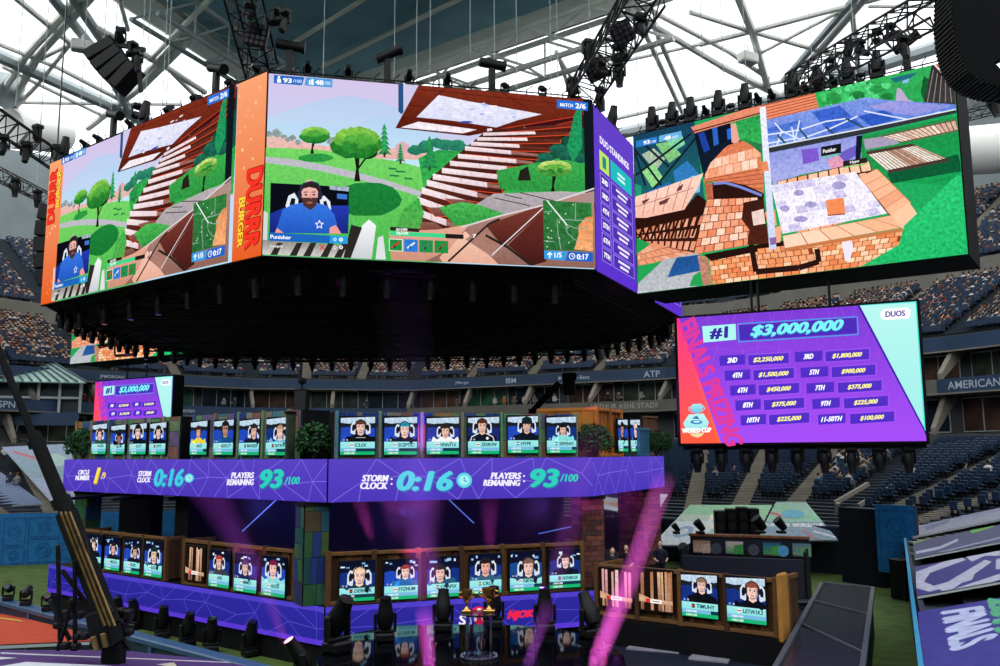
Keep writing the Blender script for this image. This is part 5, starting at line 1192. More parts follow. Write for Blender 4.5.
# upper tier
pb = painted_booth(A+(Bp-A).normalized()*.25, Bp-(Bp-A).normalized()*.5, ZU, 1.62, 'patchwork painted panel wall carrying six player screens above the front band', 5)
card(pb, 340, 374.3, 416.8, 454.8, ('pale', bl, 1, '#5a3424', '#e8c0ae', '#101014', .58, .24, .95, 'logo'), 'CLIX', US, .45, 'player screen of a brown haired player in a black shirt, name plate CLIX')
card(pb, 383.7, 416.3, 416.8, 454.6, ('pale', bl, 1, '#1f8aa8', '#f0cabc', '#14161c', .62, .3, 1.0, ''), 'SCEPTIC', US, .45, 'player screen of a player with teal dyed hair')
card(pb, 426, 458, 417.3, 454.2, ('pale', '#2a3a9a', 1, '#2c2420', '#e6bca8', '#f2f2f2', .58, .34, .9, ''), 'VINNY1X', US, .5, 'player screen of a player resting chin on hand, name plate VINNY1X')
card(pb, 467.2, 498.3, 416.8, 454, ('pale', '#1a2a6a', 1, '#5a2c24', '#e8bcaa', '#121826', .45, .22, 1.0, 'trim'), 'ZEXROW', US, 1, 'player screen of a reddish haired player in a dark top with white trim')
card(pb, 507, 537.2, 416, 453, ('pale', bl, 1, '#16242a', '#d8b09c', '#0e1620', .62, .22, 1.0, 'cap'), 'HYPE', AU, .85, 'player screen of a player in a dark cap with orange shirt print')
card(pb, 545.8, 575, 416.6, 453, ('pale', dbl, 1, '#141414', '#e0b8a2', '#7fdcd8', .55, .33, .8, ''), 'SERPENNT', AU, .85, 'player screen of a black haired player in a pale turquoise shirt')
ul2 = painted_booth(A+(Zp-A).normalized()*8.6, A+(Zp-A).normalized()*1.9, ZU, 1.75, 'patchwork painted panel wall carrying four player screens left of the stage corner', 9)
for a_ in ((192.6, 209, 421.2, 454.6, ('pale', bl, 0, '#3a2a20', '#d8a890', '#e8d23a', .5, .3, .95, ''), 'MORY', FR, .8, 'player screen of a player in a bright yellow shirt'),
           (216, 235.4, 420, 454.8, ('pale', bl, 0, '#201c1c', '#b88a72', '#1a4a88', .6, .22, 1.1, 'glasses'), 'BIZKOT', FR, 1, 'player screen of a tall bearded player in a blue shirt'),
           (241.4, 261.4, 419.4, 455, ('pale', bl, 1, '#2c2624', '#e0b4a0', '#141828', .75, .3, 1.0, ''), 'MUNEEB', UK, 1, 'player screen of a player leaning out of frame to the right'),
           (268.4, 290.2, 417.6, 455.2, ('pale', dbl, 1, '#c09068', '#f0cabc', '#6ab8d8', .65, .36, 1.0, ''), 'NITRO', DE, .5, 'player screen of a fair haired player in a light blue top')): card(ul2, *a_)
ul1 = painted_booth(Zp+(A-Zp).normalized()*.3, A+(Zp-A).normalized()*9.6, ZU, 1.75, 'patchwork painted panel wall carrying four player screens under the far left prize board', 12)
for a_ in ((94.2, 108.4, 424, 454, ('pale', bl, 1, '#6a3020', '#f0c8b8', '#2a4a34', .55, .3, .95, ''), 'PAMAJ', US, 1, 'player screen of a red haired player in a green shirt'),
           (113, 127, 425, 454, ('pale', bl, 1, '#18140f', '#a86a54', '#101420', .6, .42, .9, ''), 'NOX', FR, 1, 'player screen of a dark curly haired player low in the picture'),
           (132, 148.2, 423.6, 454.2, ('pale', bl, 1, '#181818', '#f0ccc0', '#101420', .5, .22, 1.1, 'glasses'), 'KOTY', US, 1, 'player screen of a player in black framed glasses'),
           (152, 167.8, 422.6, 454.4, ('pale', bl, 1, '#20201e', '#ecc4b4', '#0e1220', .55, .26, 1.0, ''), 'OPTI', DE, 1, 'player screen of a dark haired player in black beside the left deck bush')): card(ul1, *a_)
# upper right wooden booth
d2 = (Cp-Bp).normalized(); r0 = Bp+d2*1.9; nr2 = Vector((-d2.y, d2.x))
wb = wood_booth(Bp+d2*1.5, Bp+d2*4.6, ZU, 1.95, 'amber wooden booth with two narrow screens on the upper right of the stage', 2, .3, 2.4, True, ['#a8682a','#945a22','#b8742e','#84501e','#c07e34','#6e4218'])
for px, lb, st in ((616, 'narrow left screen on the upper right wooden booth, player in black', ('pale', bl, 0, '#241a18', '#c08a78', '#10141c', .4, .28, 1.1, '')), (628.4, 'narrow right screen on the upper right wooden booth, bald pale player', ('pale', bl, 0, '#e8d0c0', '#f0d4c4', '#14182a', .5, .28, 1.1, ''))):
    card(wb, px, px+9.6, 419.4, 451.4, st, 'PX' if px > 620 else 'AI', US, .5, lb)
sidef = MB(); rs = random.Random(4); pA = PD(588, 450, 35.2).xy; pB = (Bp+d2*1.5+nr2*.3)
L, d, W, rz = wallframe(pA, pB); r_ = empty('wooden_screen_wall', (L.x, L.y, ZU), rz, 'amber plank wall side facing the bush at the upper right', 'plank wall')
m = MB(); planks(m, W, .05, 1.85, .05, ['#a8682a','#8a5422','#b8742e'], rs); m.build('planks', colmat('painted_patch'), r_, col=True)
m = MB(); m.color('#a8682a').bbox(-.05, -.03, 1.8, W+.05, .12, 1.92, .02).bbox(-.05, -.03, 0, W+.05, .12, .12, .02); m.bar((0, .02, .2), (W, .02, 1.75), .1); m.build('rails', colmat('painted_patch'), r_, col=True)
for px0, px1, D, H, c, nm, lb in ((640, 650, 39, 1.25, '#2a6a86', 'teal_panel', 'small teal blue panel right of the upper wooden booth'), (646, 658, 42, 1.9, '#7a4a30', 'brown_panel', 'brown plank panel behind the teal panel')):
    p, q = PD(px0, 450, D), PD(px1, 450, D+1); L, d, W, rz = wallframe(p, q); r_ = empty(nm, (L.x, L.y, ZU), rz, lb, 'panel')
    m = MB(); m.bbox(0, 0, 0, W, .15, H, .03); m.build('board', pm('c'+c, c, .6, 0, 2, .2), r_); m = MB(); m.bbox(-.02, -.05, H-.12, W+.02, .2, H, .02).bbox(-.02, -.05, 0, W+.02, .2, .1, .02); m.build('rails', pm('c'+c, c), r_)
# lower tier
fl = wood_booth(A+(Bp-A).normalized()*.12, Bp-(Bp-A).normalized()*.42, ZL, 1.74, 'long wooden booth with six player screens at the lower front', 6, .2)
for a_ in ((339.2, 374, 561, 600.6, ('dark', dbl, 1, '#e8c8a8', '#f0cabc', '#20343c', .56, .34, 1.15, ''), 'DERREK', DE, 0, 'player screen of a blond player looking down, first on the lower front booth'),
           (383.8, 417.2, 559.4, 598.8, ('dark', bl, 1, '#a03a3c', '#f2ccc0', '#2a6ab0', .62, .27, .9, ''), 'FYZNUM', FR, 1, 'player screen of a pink haired player in a blue jersey'),
           (426.4, 458.4, 556.6, 596.4, ('dark', dbl, 1, '#282424', '#eec4b4', '#2a5a78', .4, .36, 1.05, ''), 'CHAPIX', SE, 1, 'player screen of a black haired player behind the left tall stage lamp'),
           (468.8, 500.4, 554, 593, ('dark', dbl, 1, '#281c1a', '#e8aa9c', '#34607c', .5, .28, 1.1, ''), 'CRUE', SE, 1, 'player screen of a curly haired player in grey blue above the trophies'),
           (509, 540.6, 551, 590.4, ('dark', '#1a4a8a', 1, '#7a5a50', '#f0c4b8', '#24304a', .58, .36, 1.15, ''), 'NEVIX', FR, .75, 'player screen of a brown haired player tilting the head to the side'),
           (548.4, 579, 549, 587.4, ('dark', dbl, 1, '#3a2420', '#eec8bc', '#12182c', .52, .26, .9, ''), 'NYHROX', UK, .0, 'player screen of a long fringed player, rightmost on the lower front booth')): card(fl, *a_)
dl = (Zp-A).normalized()
l2 = wood_booth(A+dl*8.65, A+dl*1.85, ZL, 1.72, 'wooden booth with one log picture and three player screens at middle left', 4, .2)
card(l2, 188, 206.6, 546, 581.4, None, '', None, 0, 'vacant screen showing stacked logs on the middle left wooden booth', logs=('#e8c8ae','#d8ae90','#c49678'))
for a_ in ((211.4, 231.6, 550, 587, ('dark', dbl, 1, '#c03a34', '#e8b8a8', '#3a3f48', .5, .28, .95, ''), 'ARK', KR, 1, 'player screen of a player with bright red hair'),
           (236.6, 259, 553.6, 591.8, ('dark', dbl, 1, '#4a3a5a', '#e8bcae', '#1c2450', .5, .32, .95, ''), 'MIMO', KR, 1, 'player screen of a purple black haired player in navy'),
           (264, 287.4, 556.6, 596, ('dark', bl, 1, '#7a1a44', '#f0c4b8', '#8fd8d8', .5, .26, 1.15, ''), 'HOOD', KR, 1, 'player screen of a magenta haired player in pale turquoise')): card(l2, *a_)
l1 = wood_booth(Zp+(A-Zp).normalized()*1.7, A+dl*10.0, ZL, 1.72, 'wooden booth with four player screens at the far lower left', 4, .2)
for a_ in ((88.6, 103.4, 534.6, 567.6, ('dark', bl, 1, '#5a4a40', '#f0d0c0', '#101624', .5, .26, .9, ''), 'FRANK', US, .5, 'player screen of a pale haired player, first at the far lower left booth'),
           (107, 122, 537, 570, ('dark', bl, 1, '#202024', '#e8b4a8', '#141a24', .58, .3, .9, ''), 'MEGGA', US, 1, 'player screen of a black haired player, second on the far lower left booth'),
           (126.4, 142.2, 539, 573.4, ('dark', bl, 1, '#2a2422', '#dca896', '#121724', .7, .32, .9, ''), 'DUBS', US, .5, 'player screen of a player seated off centre, third on the far lower left booth'),
           (146.8, 164.4, 541, 576.6, ('dark', bl, 1, '#0f3034', '#e8c4a8', '#10404a', .55, .34, 1.15, ''), 'BOOP', US, 1, 'player screen of a dark teal haired player, last on the far lower left booth')): card(l1, *a_)
# right booth
rL, rR = PD(597, 600, 31.6), PD(776, 600, 27.6)
plat = MB(); pts = [rL.xy+Vector((-.3,-.3)), rR.xy+Vector((.3,-.3)), rR.xy+Vector((2.6,4.5)), rL.xy+Vector((2,5))]
plat.prism([(p.x, p.y) for p in pts], 0, 1.42); tag(plat.build('booth_platform', M_blackm()), 'black platform beneath the right wooden booth', 'platform')
rb = wood_booth(rL, rR, 1.45, 1.74, 'wooden booth on the right with two log pictures and two player screens', 4, .0, 1.6)
m = MB(); m.color('#b07a38').bbox(rb[3]+.06, -.12, -.12, rb[3]+.22, .5, 1.9, .05); m.build('end_board', colmat('painted_patch'), rb[0], col=True)['label'] = 'bright amber end board'
card(rb, 601.8, 633.4, 568.4, 607.6, None, '', None, 0, 'vacant screen showing pink lit logs at the left end of the right booth', logs=('#f0c4c4','#e0a4ac','#d0909a'), dy=-.1)
card(rb, 640.6, 673.8, 569.6, 611.4, None, '', None, 0, 'vacant screen showing brown logs, second on the right booth', logs=('#dcb088','#c89470','#a87450'))
card(rb, 683, 718.8, 574, 616.8, ('pale', dbl, 1, '#8a6a54', '#ecc4b8', '#0e1016', .58, .22, .9, ''), 'TIMUHY', DE, .8, 'player screen of a player in a black shirt, third on the right booth')
card(rb, 728, 766.8, 577, 622.4, ('pale', dbl, 1, '#8a4a3c', '#f0c8bc', '#0e101a', .68, .26, 1.05, ''), 'LETW1K3', FR, 1, 'player screen of a red haired player at the right end of the right booth')
# ---- bushes on the decks
def bush(px, py, D, r, h, z, label):
    p = PD(px, py, D); root = empty('bush', (p.x, p.y, z), 0, label, 'bush'); rs = random.Random(int(px)); m = MB()
    for k in range(900):
        t = rs.uniform(0, 2*PI); ph = math.acos(rs.uniform(-.6, 1)); rr = rs.uniform(.55, 1)
        c = Vector((r*rr*math.sin(ph)*math.cos(t), r*.7*rr*math.sin(ph)*math.sin(t), h*.45+h*.52*rr*math.cos(ph)))
        a = Vector((rs.uniform(-1, 1), rs.uniform(-1, 1), rs.uniform(-1, 1))).normalized()*.09; b = a.orthogonal().normalized()*.05
        m.color(rs.choice(['#183a1c','#22502a','#102c16','#2c5c30'])).add([c-a, c+b, c+a, c-b], [(0, 1, 2, 3)])
    m.build('foliage', colmat('painted_patch'), root, col=True)
    s_ = MB()
    for k in range(7): t = k*.9; s_.tube((0, 0, 0), (r*.6*math.cos(t), r*.4*math.sin(t), h*.7), .025, 5, .01)
    s_.build('stems', pm('bark', '#3a2c20'), root); return root
for a_ in ((84, 440, 41, .9, 1.5, ZU, 'dark bush at the far left end of the upper tier'), (178, 440, 37.6, .75, 1.4, ZU, 'dark bush between the two left painted panel walls'), (314, 445, 31.2, .68, 1.35, ZU, 'green bush at the front corner of the upper tier'),
           (592, 445, 34.2, .85, 1.35, ZU, 'dark bush before the amber plank wall'), (656, 445, 40.5, .8, 1.25, ZU, 'dark bush at the right end of the upper tier')): bush(*a_)
dkp = empty('scenery_panel', PD(300, 455, 31.8), .9, 'dark green weathered panel behind the corner bush', 'panel'); dkp.location.z = ZU
m = MB(); m.bbox(-.6, 0, 0, .7, .12, 1.7, .03); m.build('board', pm('darkgreen', '#2a3a2c', .8, 0, 2, .4), dkp); m = MB(); m.bbox(-.65, -.04, 1.6, .75, .16, 1.7, .02); m.build('top_rail', M_black(), dkp)
# dark speaker box with camera operator on top
sp = empty('speaker_box', PD(301, 412, 33), 0, 'tall narrow black speaker box on the upper tier left of the front panel wall', 'speaker'); p = PD(301, 412, 33)
sp.location = (p.x, p.y, ZU); zt = PD(301, 389, 33).z-ZU
MB().bbox(-.24, -.2, 0, .24, .3, zt, .03).build('cabinet', M_black(), sp)
g = MB(); g.box(-.2, -.22, .1, .2, -.2, zt-.1); g.build('grille', pm('grille', '#1b1c1f'), sp)
# ---- central gloss stage with trophies
ZS = 1.72
gp = [PZ(318, 660, ZS), PZ(330, 645, ZS), PZ(352, 634, ZS), PZ(392, 626, ZS), PZ(450, 624.5, ZS), PZ(520, 625.5, ZS), PZ(560, 629, ZS), PZ(600, 640, ZS), PZ(622, 655, ZS), PZ(632, 700, ZS), PZ(560, 760, ZS), PZ(430, 770, ZS), PZ(335, 720, ZS)]
cen2 = sum((p.xy for p in gp), Vector((0, 0)))/len(gp)
gs = empty('centre_stage', (cen2.x, cen2.y, 0), 0, 'rounded glossy black centre stage in front of the lower purple band', 'stage')
gpp = [(p.x-cen2.x, p.y-cen2.y) for p in gp][::-1]
MB().prism(gpp, 0, ZS-.06).build('base', M_blackm(), gs)
gl = pm('gloss_black', '#05060a', .05, 0, 2, .1, .1); MB().prism([(x*1.01, y*1.01) for x, y in gpp], ZS-.06, ZS).build('glossy_top', gl, gs)
pd = PZ(479, 657, ZS); ped = empty('trophy_pedestal', pd, 0, 'clear glass pedestal with a sparkling base ring under the trophies', 'pedestal')
zt = PD(479, 613, pd.y).z-ZS
glass = pm('glass_clear', '#dfe8f0', .02, 0, 1, .0, .5, 1.0)
m = MB(); m.lathe([(.34, 0.02), (.34, zt-.04), (.325, zt-.04), (.325, 0.02)], 24); m.build('glass_column', glass, ped, True)
MB().lathe([(.0001, zt-.03), (.5, zt-.03), (.5, zt), (.0001, zt)], 24).build('top_plate', glass, ped, True)
m = MB(); m.lathe([(.40, 0), (.5, 0), (.5, .04), (.40, .05)], 24)
for k in range(22): t = k*.2856; m.ball((.47*math.cos(t), .47*math.sin(t), .06), .022, n=6, m=4)
m.build('base_ring', pm('silver', '#c8ccd4', .15, 1, 4, .1), ped, True)
def trophy(px, h, label, w):
    p = PD(px, 613, pd.y); root = empty('trophy', (p.x, p.y-.12, ZS+zt), 0, label, 'trophy'); gold = pm('gold', '#d8a860', .18, 1, 6, .2)
    MB().bbox(-.16*w, -.16*w, 0, .16*w, .16*w, h*.18, .02).build('plinth', gold, root)
    MB().lathe([(.1, h*.18), (.05, h*.25), (.035, h*.4), (.06, h*.5)], 14).build('stem', gold, root, True)
    MB().lathe([(.05, h*.48), (.12*w, h*.56), (.17*w, h*.72), (.18*w, h*.95), (.19*w, h), (.165*w, h*.99), (.14*w, h*.74), (.03, h*.6)], 16).build('cup', gold, root, True)
    for q in (-1, 1):
        m = MB(); pts = [(q*.17*w, 0, h*.9), (q*.25*w, 0, h*.86), (q*.26*w, 0, h*.72), (q*.15*w, 0, h*.64)]
        for a_, b_ in zip(pts, pts[1:]): m.tube(a_, b_, .018, 6)
        m.build('handle', gold, root, True)
trophy(467, .62, 'slim gold trophy cup on the left of the glass pedestal', .8); trophy(489, .66, 'broad gold trophy on the right of the glass pedestal', 1.0)
# ---- tall stage lamps and beams
def beam(px, py, D, tx, ty, tD, name, label, pw=22000, r0=.12, r1=.5, dens=.03, col=(1, .12, .85), lamp=True, rz=0, cut=1.0):
    a = PD(px, py, D); b = PD(tx, ty, tD); d = (b-a); Ln = d.length; d.normalize(); q = Vector((0, 0, 1)).rotation_difference(d)
    m = MB(); m.lathe([(r0, .12), (r1, Ln)], 20); o = m.build(name, None, None, True) if False else None
    vm = bpy.data.materials.get('haze') 
    if not vm:
        vm = bpy.data.materials.new('haze'); vm.use_nodes = True; nt = vm.node_tree; nt.nodes.remove(nt.nodes['Principled BSDF'])
        vs = nt.nodes.new('ShaderNodeVolumeScatter'); vs.inputs['Density'].default_value = dens; vs.inputs['Anisotropy'].default_value = .0; nt.links.new(vs.outputs[0], nt.nodes['Material Output'].inputs['Volume'])
    me = bpy.data.meshes.new('haze'); me.from_pydata(m.v, [], m.f); me.materials.append(vm); o = bpy.data.objects.new('light_haze', me); COL.objects.link(o)
    o.location = a; o.rotation_mode = 'QUATERNION'; o.rotation_quaternion = q; tag(o, label, 'light beam', None, 'stuff')
    ld = bpy.data.lights.new('beam', 'SPOT'); ld.energy = pw*3.3; ld.color = col; ld.spot_size = 2*math.atan((r1+.05)/Ln); ld.spot_blend = .3; ld.shadow_soft_size = r0*.9
    lo = bpy.data.objects.new('beam_spot', ld); COL.objects.link(lo); lo.location = a-d*.02; lo.rotation_mode = 'QUATERNION'; lo.rotation_quaternion = Vector((0, 0, -1)).rotation_difference(d)
mg = 'tall black moving light on the centre stage edge, '
for px, py, D, s_, t, rz_, lb, em in ((385, 641, 24.6, 1.2, .12, .2, mg+'left of the purple beam', 0), (443, 631, 26.2, 1.2, -.15, -.1, mg+'just left of the trophies', 0), (494, 627.5, 27.6, 1.2, .1, 0, mg+'behind the broad trophy', 0),
        (545, 632, 25.6, 1.25, .05, .1, mg+'right of the red lettering', 0), (590, 637, 25.0, 1.25, -.5, .6, mg+'at its right end', 0), (337, 652, 23.6, 1.5, .55, .9, mg+'at its left end', 0)):
    p = PZ(px, py, ZS+.0); moving_head(tilt=t, size=s_, label=lb, group=None, loc=(p.x, p.y, ZS), rz=rz_)
moving_head(tilt=.6, size=1.1, label='moving light shining magenta from a tilted head in front of the stage corner', loc=(PD(299, 686, 23).x, 23, PD(296, 682, 23).z), rz=-1.1, emit=1)
p = PD(300, 690, 22.6); q = empty('lamp_plinth', (p.x, p.y, 0), 0, 'black plinth under the magenta lit moving light', 'plinth'); MB().bbox(-.5, -.3, 0, .5, 1.0, PD(296, 682, 23).z, .03).build('box', M_blackm(), q)
beam(430, 672, 22, 424, 612, 25.0, 'b', 'upright magenta light beam left of the trophies', 5200, .17, .27)
beam(428, 606, 27, 402, 300, 36, 'b', 'broad faint purple beam rising in front of the stage middle', 5000, .5, 1.3, col=(.45, .12, 1))
beam(594, 668, 21.5, 634, 566, 26, 'b', 'bright pink beam crossing the left end of the right booth', 20000, .24, .34, col=(1, .12, .75))
beam(634, 566, 26, 664, 480, 31, 'b', 'fading upper part of the bright pink beam', 2500, .3, .42, col=(.8, .12, .8))
beam(526, 670, 22, 548, 606, 25, 'b', 'violet beam right of the glass pedestal', 2200, .15, .24, col=(.7, .12, 1))
beam(552, 592, 28, 590, 440, 33, 'b', 'faint violet beam before the right part of the front band', 2300, .35, .55, col=(.8, .1, .8))
beam(286, 644, 23.2, 262, 580, 29, 'b', 'pink beam rising from the tilted magenta lamp', 1200, .12, .3, col=(1, .15, .6))
beam(262, 580, 29, 195, 470, 38, 'b', 'broad faint violet beam crossing the dark gap at left', 2600, .35, .9, col=(.6, .08, .9))
beam(372, 540, 30.5, 356, 490, 33, 'b', 'short magenta beam in the dark gap left of centre', 700, .18, .34, col=(.8, .06, .6))
beam(489, 550, 31, 490, 506, 34, 'b', 'short upright magenta beam in the dark gap', 700, .22, .34, col=(.8, .06, .6))
# blue violet stage haze filling the gap between the tiers
hz = bpy.data.materials.new('stage_haze'); hz.use_nodes = True; nt = hz.node_tree; nt.nodes.remove(nt.nodes['Principled BSDF']); vs = nt.nodes.new('ShaderNodeVolumeScatter'); vs.inputs['Density'].default_value = .02; nt.links.new(vs.outputs[0], nt.nodes['Material Output'].inputs['Volume'])
gpx = inset(up, .96); o = MB().prism([(p.x, p.y) for p in gpx], ZL+.05, ZUB-.05).build('stage_haze', hz); tag(o, 'thin blue violet haze drifting between the two stage tiers', 'haze', None, 'stuff')
for (x, y, z), c_, e_ in (((-3.5, 33.5, 4.9), (.22, .12, 1), 260), ((1.5, 35, 4.9), (.3, .1, .9), 240), ((-10, 37, 4.9), (.16, .12, 1), 240), ((5, 40, 4.9), (.5, .12, .9), 160)):
    ld = bpy.data.lights.new('tier_fill_light', 'POINT'); ld.energy = e_*.3; ld.color = c_; ld.shadow_soft_size = .15; lo = bpy.data.objects.new('tier_fill_light', ld); COL.objects.link(lo); lo.location = (x, y, z)  # unseen violet fill lights added to tint the haze in the gap
# lamps on the turf beyond the near rail
t1 = 'black moving light on turf by the lower left band'
pr_ = None; n0 = len(COL.objects)
for i, (px, py) in enumerate(((117, 622), (134, 625), (162, 634), (188, 630), (187, 642), (213, 633), (211, 648), (232, 637), (250, 652), (266, 641))):
    p = PZ(px, py+4, .02) 
    if pr_ is None: pr_ = moving_head(tilt=.3, size=1.2, label=t1, group='moving lights on the turf', loc=p, rz=.2)
    else: copy_tree(pr_, location=p, rotation_euler=(0, 0, random.uniform(-1, 1)))
count_off([o for o in COL.objects[n0:] if o.name.startswith('moving_head_light')], t1)
# ================================================================= things round the bowl
# near rail, tarps, jib
zt0 = 2.5
def tarp(q, label, fn, cols, frame=None, t=.06, m=None, name='seat_tarp', px=False):
    """printed cover laid over a block of seats; q = far-left, far-right, near-right, near-left corners in the place"""
    q = [Vector(p) for p in q]; o = q[3]; ux = (q[2]-q[3]); W = ux.length; ux.normalize(); vy = q[0]-q[3]; H = vy.length
    nz = ux.cross(vy).normalized(); vy2 = nz.cross(ux).normalized()
    root = bpy.data.objects.new(name, None); COL.objects.link(root); root.matrix_world = Matrix(((ux.x, -nz.x, vy2.x, o.x), (ux.y, -nz.y, vy2.y, o.y), (ux.z, -nz.z, vy2.z, o.z), (0, 0, 0, 1)))
    tag(root, label, 'seat cover')
    loc = [root.matrix_world.inverted() @ p for p in (q[3], q[2], q[1], q[0])]
    b = MB(); pts = [(p.x, p.z) for p in loc]; n = 4
    b.add([(x, .02, z) for x, z in pts]+[(x, .02+t, z) for x, z in pts], [(0,1,2,3),(7,6,5,4),(0,4,5,1),(1,5,6,2),(2,6,7,3),(3,7,4,0)]); b.build('cover', M_grey(), root)
    P = Pic(1, 1, [proj(p)[:2] for p in q] if px else ((0,0),(1,0),(1,1),(0,1)), .003); fn(P)
    TL, TR, BR, BL = [Vector((p.x, p.z)) for p in (loc[3], loc[2], loc[1], loc[0])]
    v2 = []
    for v in P.mb.v:
        u, w_ = v[0], v[2]; p = (BL*(1-u)+BR*u)*(1-w_)+(TL*(1-u)+TR*u)*w_; v2.append((p.x, v[1], p.y))
    P.mb.v = v2; P.build('print', colmat('printed_cloth', .7), root); return root
# right stand covers: bands lying on the slope, up-slope direction to the right
wd = (Vector((22.3, 49.5))-Vector((9, 18.8))).normalized(); on = Vector((wd.y, -wd.x))
def rpt(px, py, up_):                    # point on the right wall top seen at px,py moved up the slope
    p = PZ(px, py, zt0+.05); return Vector((p.x+on.x*up_, p.y+on.y*up_, zt0+.25+up_*.235))
def rtarp(ya, yb, xa, xb, label, fn):
    a_, b_ = PZ(xa, ya, zt0+.3), PZ(xb, yb, zt0+.3); U = 7
    v = Vector((on.x*U, on.y*U, U*.245)); tarp([a_, a_+v, b_+v, b_], label, fn, None, px=True)
def pr_strip(P):  # right cover prints dimmed: the corner's shade is put into their colours
    B = lambda x0, x1, c: P.poly([(x0, 540), (x1, 540), (x1, 470), (x0, 470)], c)
    B(880, 1030, '#6f8a94'); B(880, 926, '#8a8494'); B(926, 945, '#5f7f6a'); B(945, 962, '#94646e'); B(962, 980, '#7f9aa4')
def pr_pale(P):
    P.poly([(880, 560), (1040, 560), (1040, 470), (880, 470)], '#8c8c9c'); P.line([(912, 532), (940, 520), (1000, 510)], 2.5, '#7c7c98'); P.poly([(925,527),(950,519),(948,523),(926,531)], '#6c6c88'); P.line([(950, 524), (1000, 503)], 1.6, '#84849c'); P.line([(960, 516), (985, 516)], 1.6, '#84849c')
def pr_violet(P):
    P.poly([(880, 580), (1040, 580), (1040, 480), (880, 480)], '#4c4c6c'); P.line([(913, 543), (950, 532), (1000, 519)], 2, '#6f9a5c'); P.poly([(968,527),(992,520),(994,527),(972,534)], '#5fa048'); P.line([(916, 553), (940, 548), (958, 540)], 2.6, '#a4a4bc'); P.line([(940, 553), (1000, 538)], 1.4, '#8c8ca8'); P.poly([(990, 516),(1010, 510),(1010, 520),(994, 526)], '#a8a8b8')
def pr_white(P):
    P.poly([(880, 640), (1040, 640), (1040, 500), (880, 500)], '#3a3474')
    for q in ([(916,572),(960,556),(966,560),(930,573),(924,582),(934,586),(975,574),(972,580),(930,592),(916,588)], [(938,588),(985,560),(992,562),(952,590),(1000,574),(1000,580),(948,596)], [(962,554),(1000,544),(1000,556),(985,556),(972,562)], [(996,560),(1010,556),(1010,568),(996,570)]): P.poly(q, '#a8a8ba')
def pr_final(P):
    P.poly([(860, 760), (1100, 760), (1100, 520), (860, 520)], '#332e80')
    P.text('FINALS', ((982.5,606.5),(997,637),(952,652),(941.5,612.5)), '#a8b0d0', .07, 0)
    P.text('2019', ((1016, 594), (1024, 630), (996, 636), (988, 600)), '#4a9a74', .08, 0)
rtarp(513, 521, 910, 911, 'narrow striped seat cover, farthest up the right stand', pr_strip)
rtarp(526, 537, 911.5, 912.5, 'pale grey seat cover below the narrow striped one', pr_pale)
rtarp(542, 558, 913, 914.5, 'violet seat cover with a green patch on the right stand', pr_violet)
rtarp(567, 596, 915, 917, 'large white lettered seat cover on the right stand', pr_white)
rtarp(612, 720, 918, 926, 'shade-dimmed purple FINALS seat cover in the lower right corner', pr_final)
m = MB(); a_, b_ = PZ(905, 540, zt0+.25), PZ(930, 740, zt0+.25); m.bar(a_, b_, .10, .2); tag(m.build('wall_edge_rail', pm('rail_cyan', '#1f86b0', .4, 0, 1, .1)), 'thin cyan rail along the top of the right court wall', 'rail')
# near left covers
def ptarp(pts, z, label, fn):
    tarp([(PD(x, y, zz) if zz > 20 else PZ(x, y, zz)) for (x, y), zz in zip(pts, z)], label, fn, None)
def pr_orange(P):
    P.rect(0, 0, 1, 1, '#c04a24', '#b03c1e'); P.poly([(0,0),(1,.1),(.5,.5),(0,.6)], '#8a7a3a'); P.poly([(0,0),(.5,.05),(.2,.3),(0,.35)], '#6a4a6a'); P.ell(.1, .35, .12, .12, '#3a3f44'); P.line([(0,.25),(.5,.3),(.8,.5)], .05, '#c8a84a')
def pr_near(P):
    P.rect(0, 0, 1, 1, '#4a2a6a', '#3c2560'); P.line([(.28,.06),(1,.62)], .03, '#b8b4c0'); P.poly([(0,.30),(.3,.22),(.55,.36),(.62,.5),(.5,.58),(.2,.62),(0,.60)], '#c9ccd4'); P.poly([(.0,.42),(.3,.38),(.4,.46),(.1,.52)], '#5a2464')
    P.poly([(0,.1),(.2,.12),(.3,.16),(0,.2)], '#c9ccd4'); P.poly([(0,.66),(.3,.7),(.5,.85),(.2,1),(0,1)], '#c9ccd4'); P.poly([(.4,.72),(.7,.66),(.95,.85),(.7,1),(.5,1)], '#c9ccd4'); P.poly([(.55,.8),(.7,.78),(.8,.9),(.66,.94)], '#5a2464')
ptarp([(-40, 612), (-20, 598), (112, 640), (-30, 646)], (2.6, 2.6, 2.9, 3.3), 'orange and olive seat cover at the lower left edge', pr_orange)
ptarp([(-60, 650), (120, 646), (330, 672), (60, 790)], (3.3, 3.0, 2.8, 4.0), 'dark purple seat cover with huge white letters in the lower left corner', pr_near)
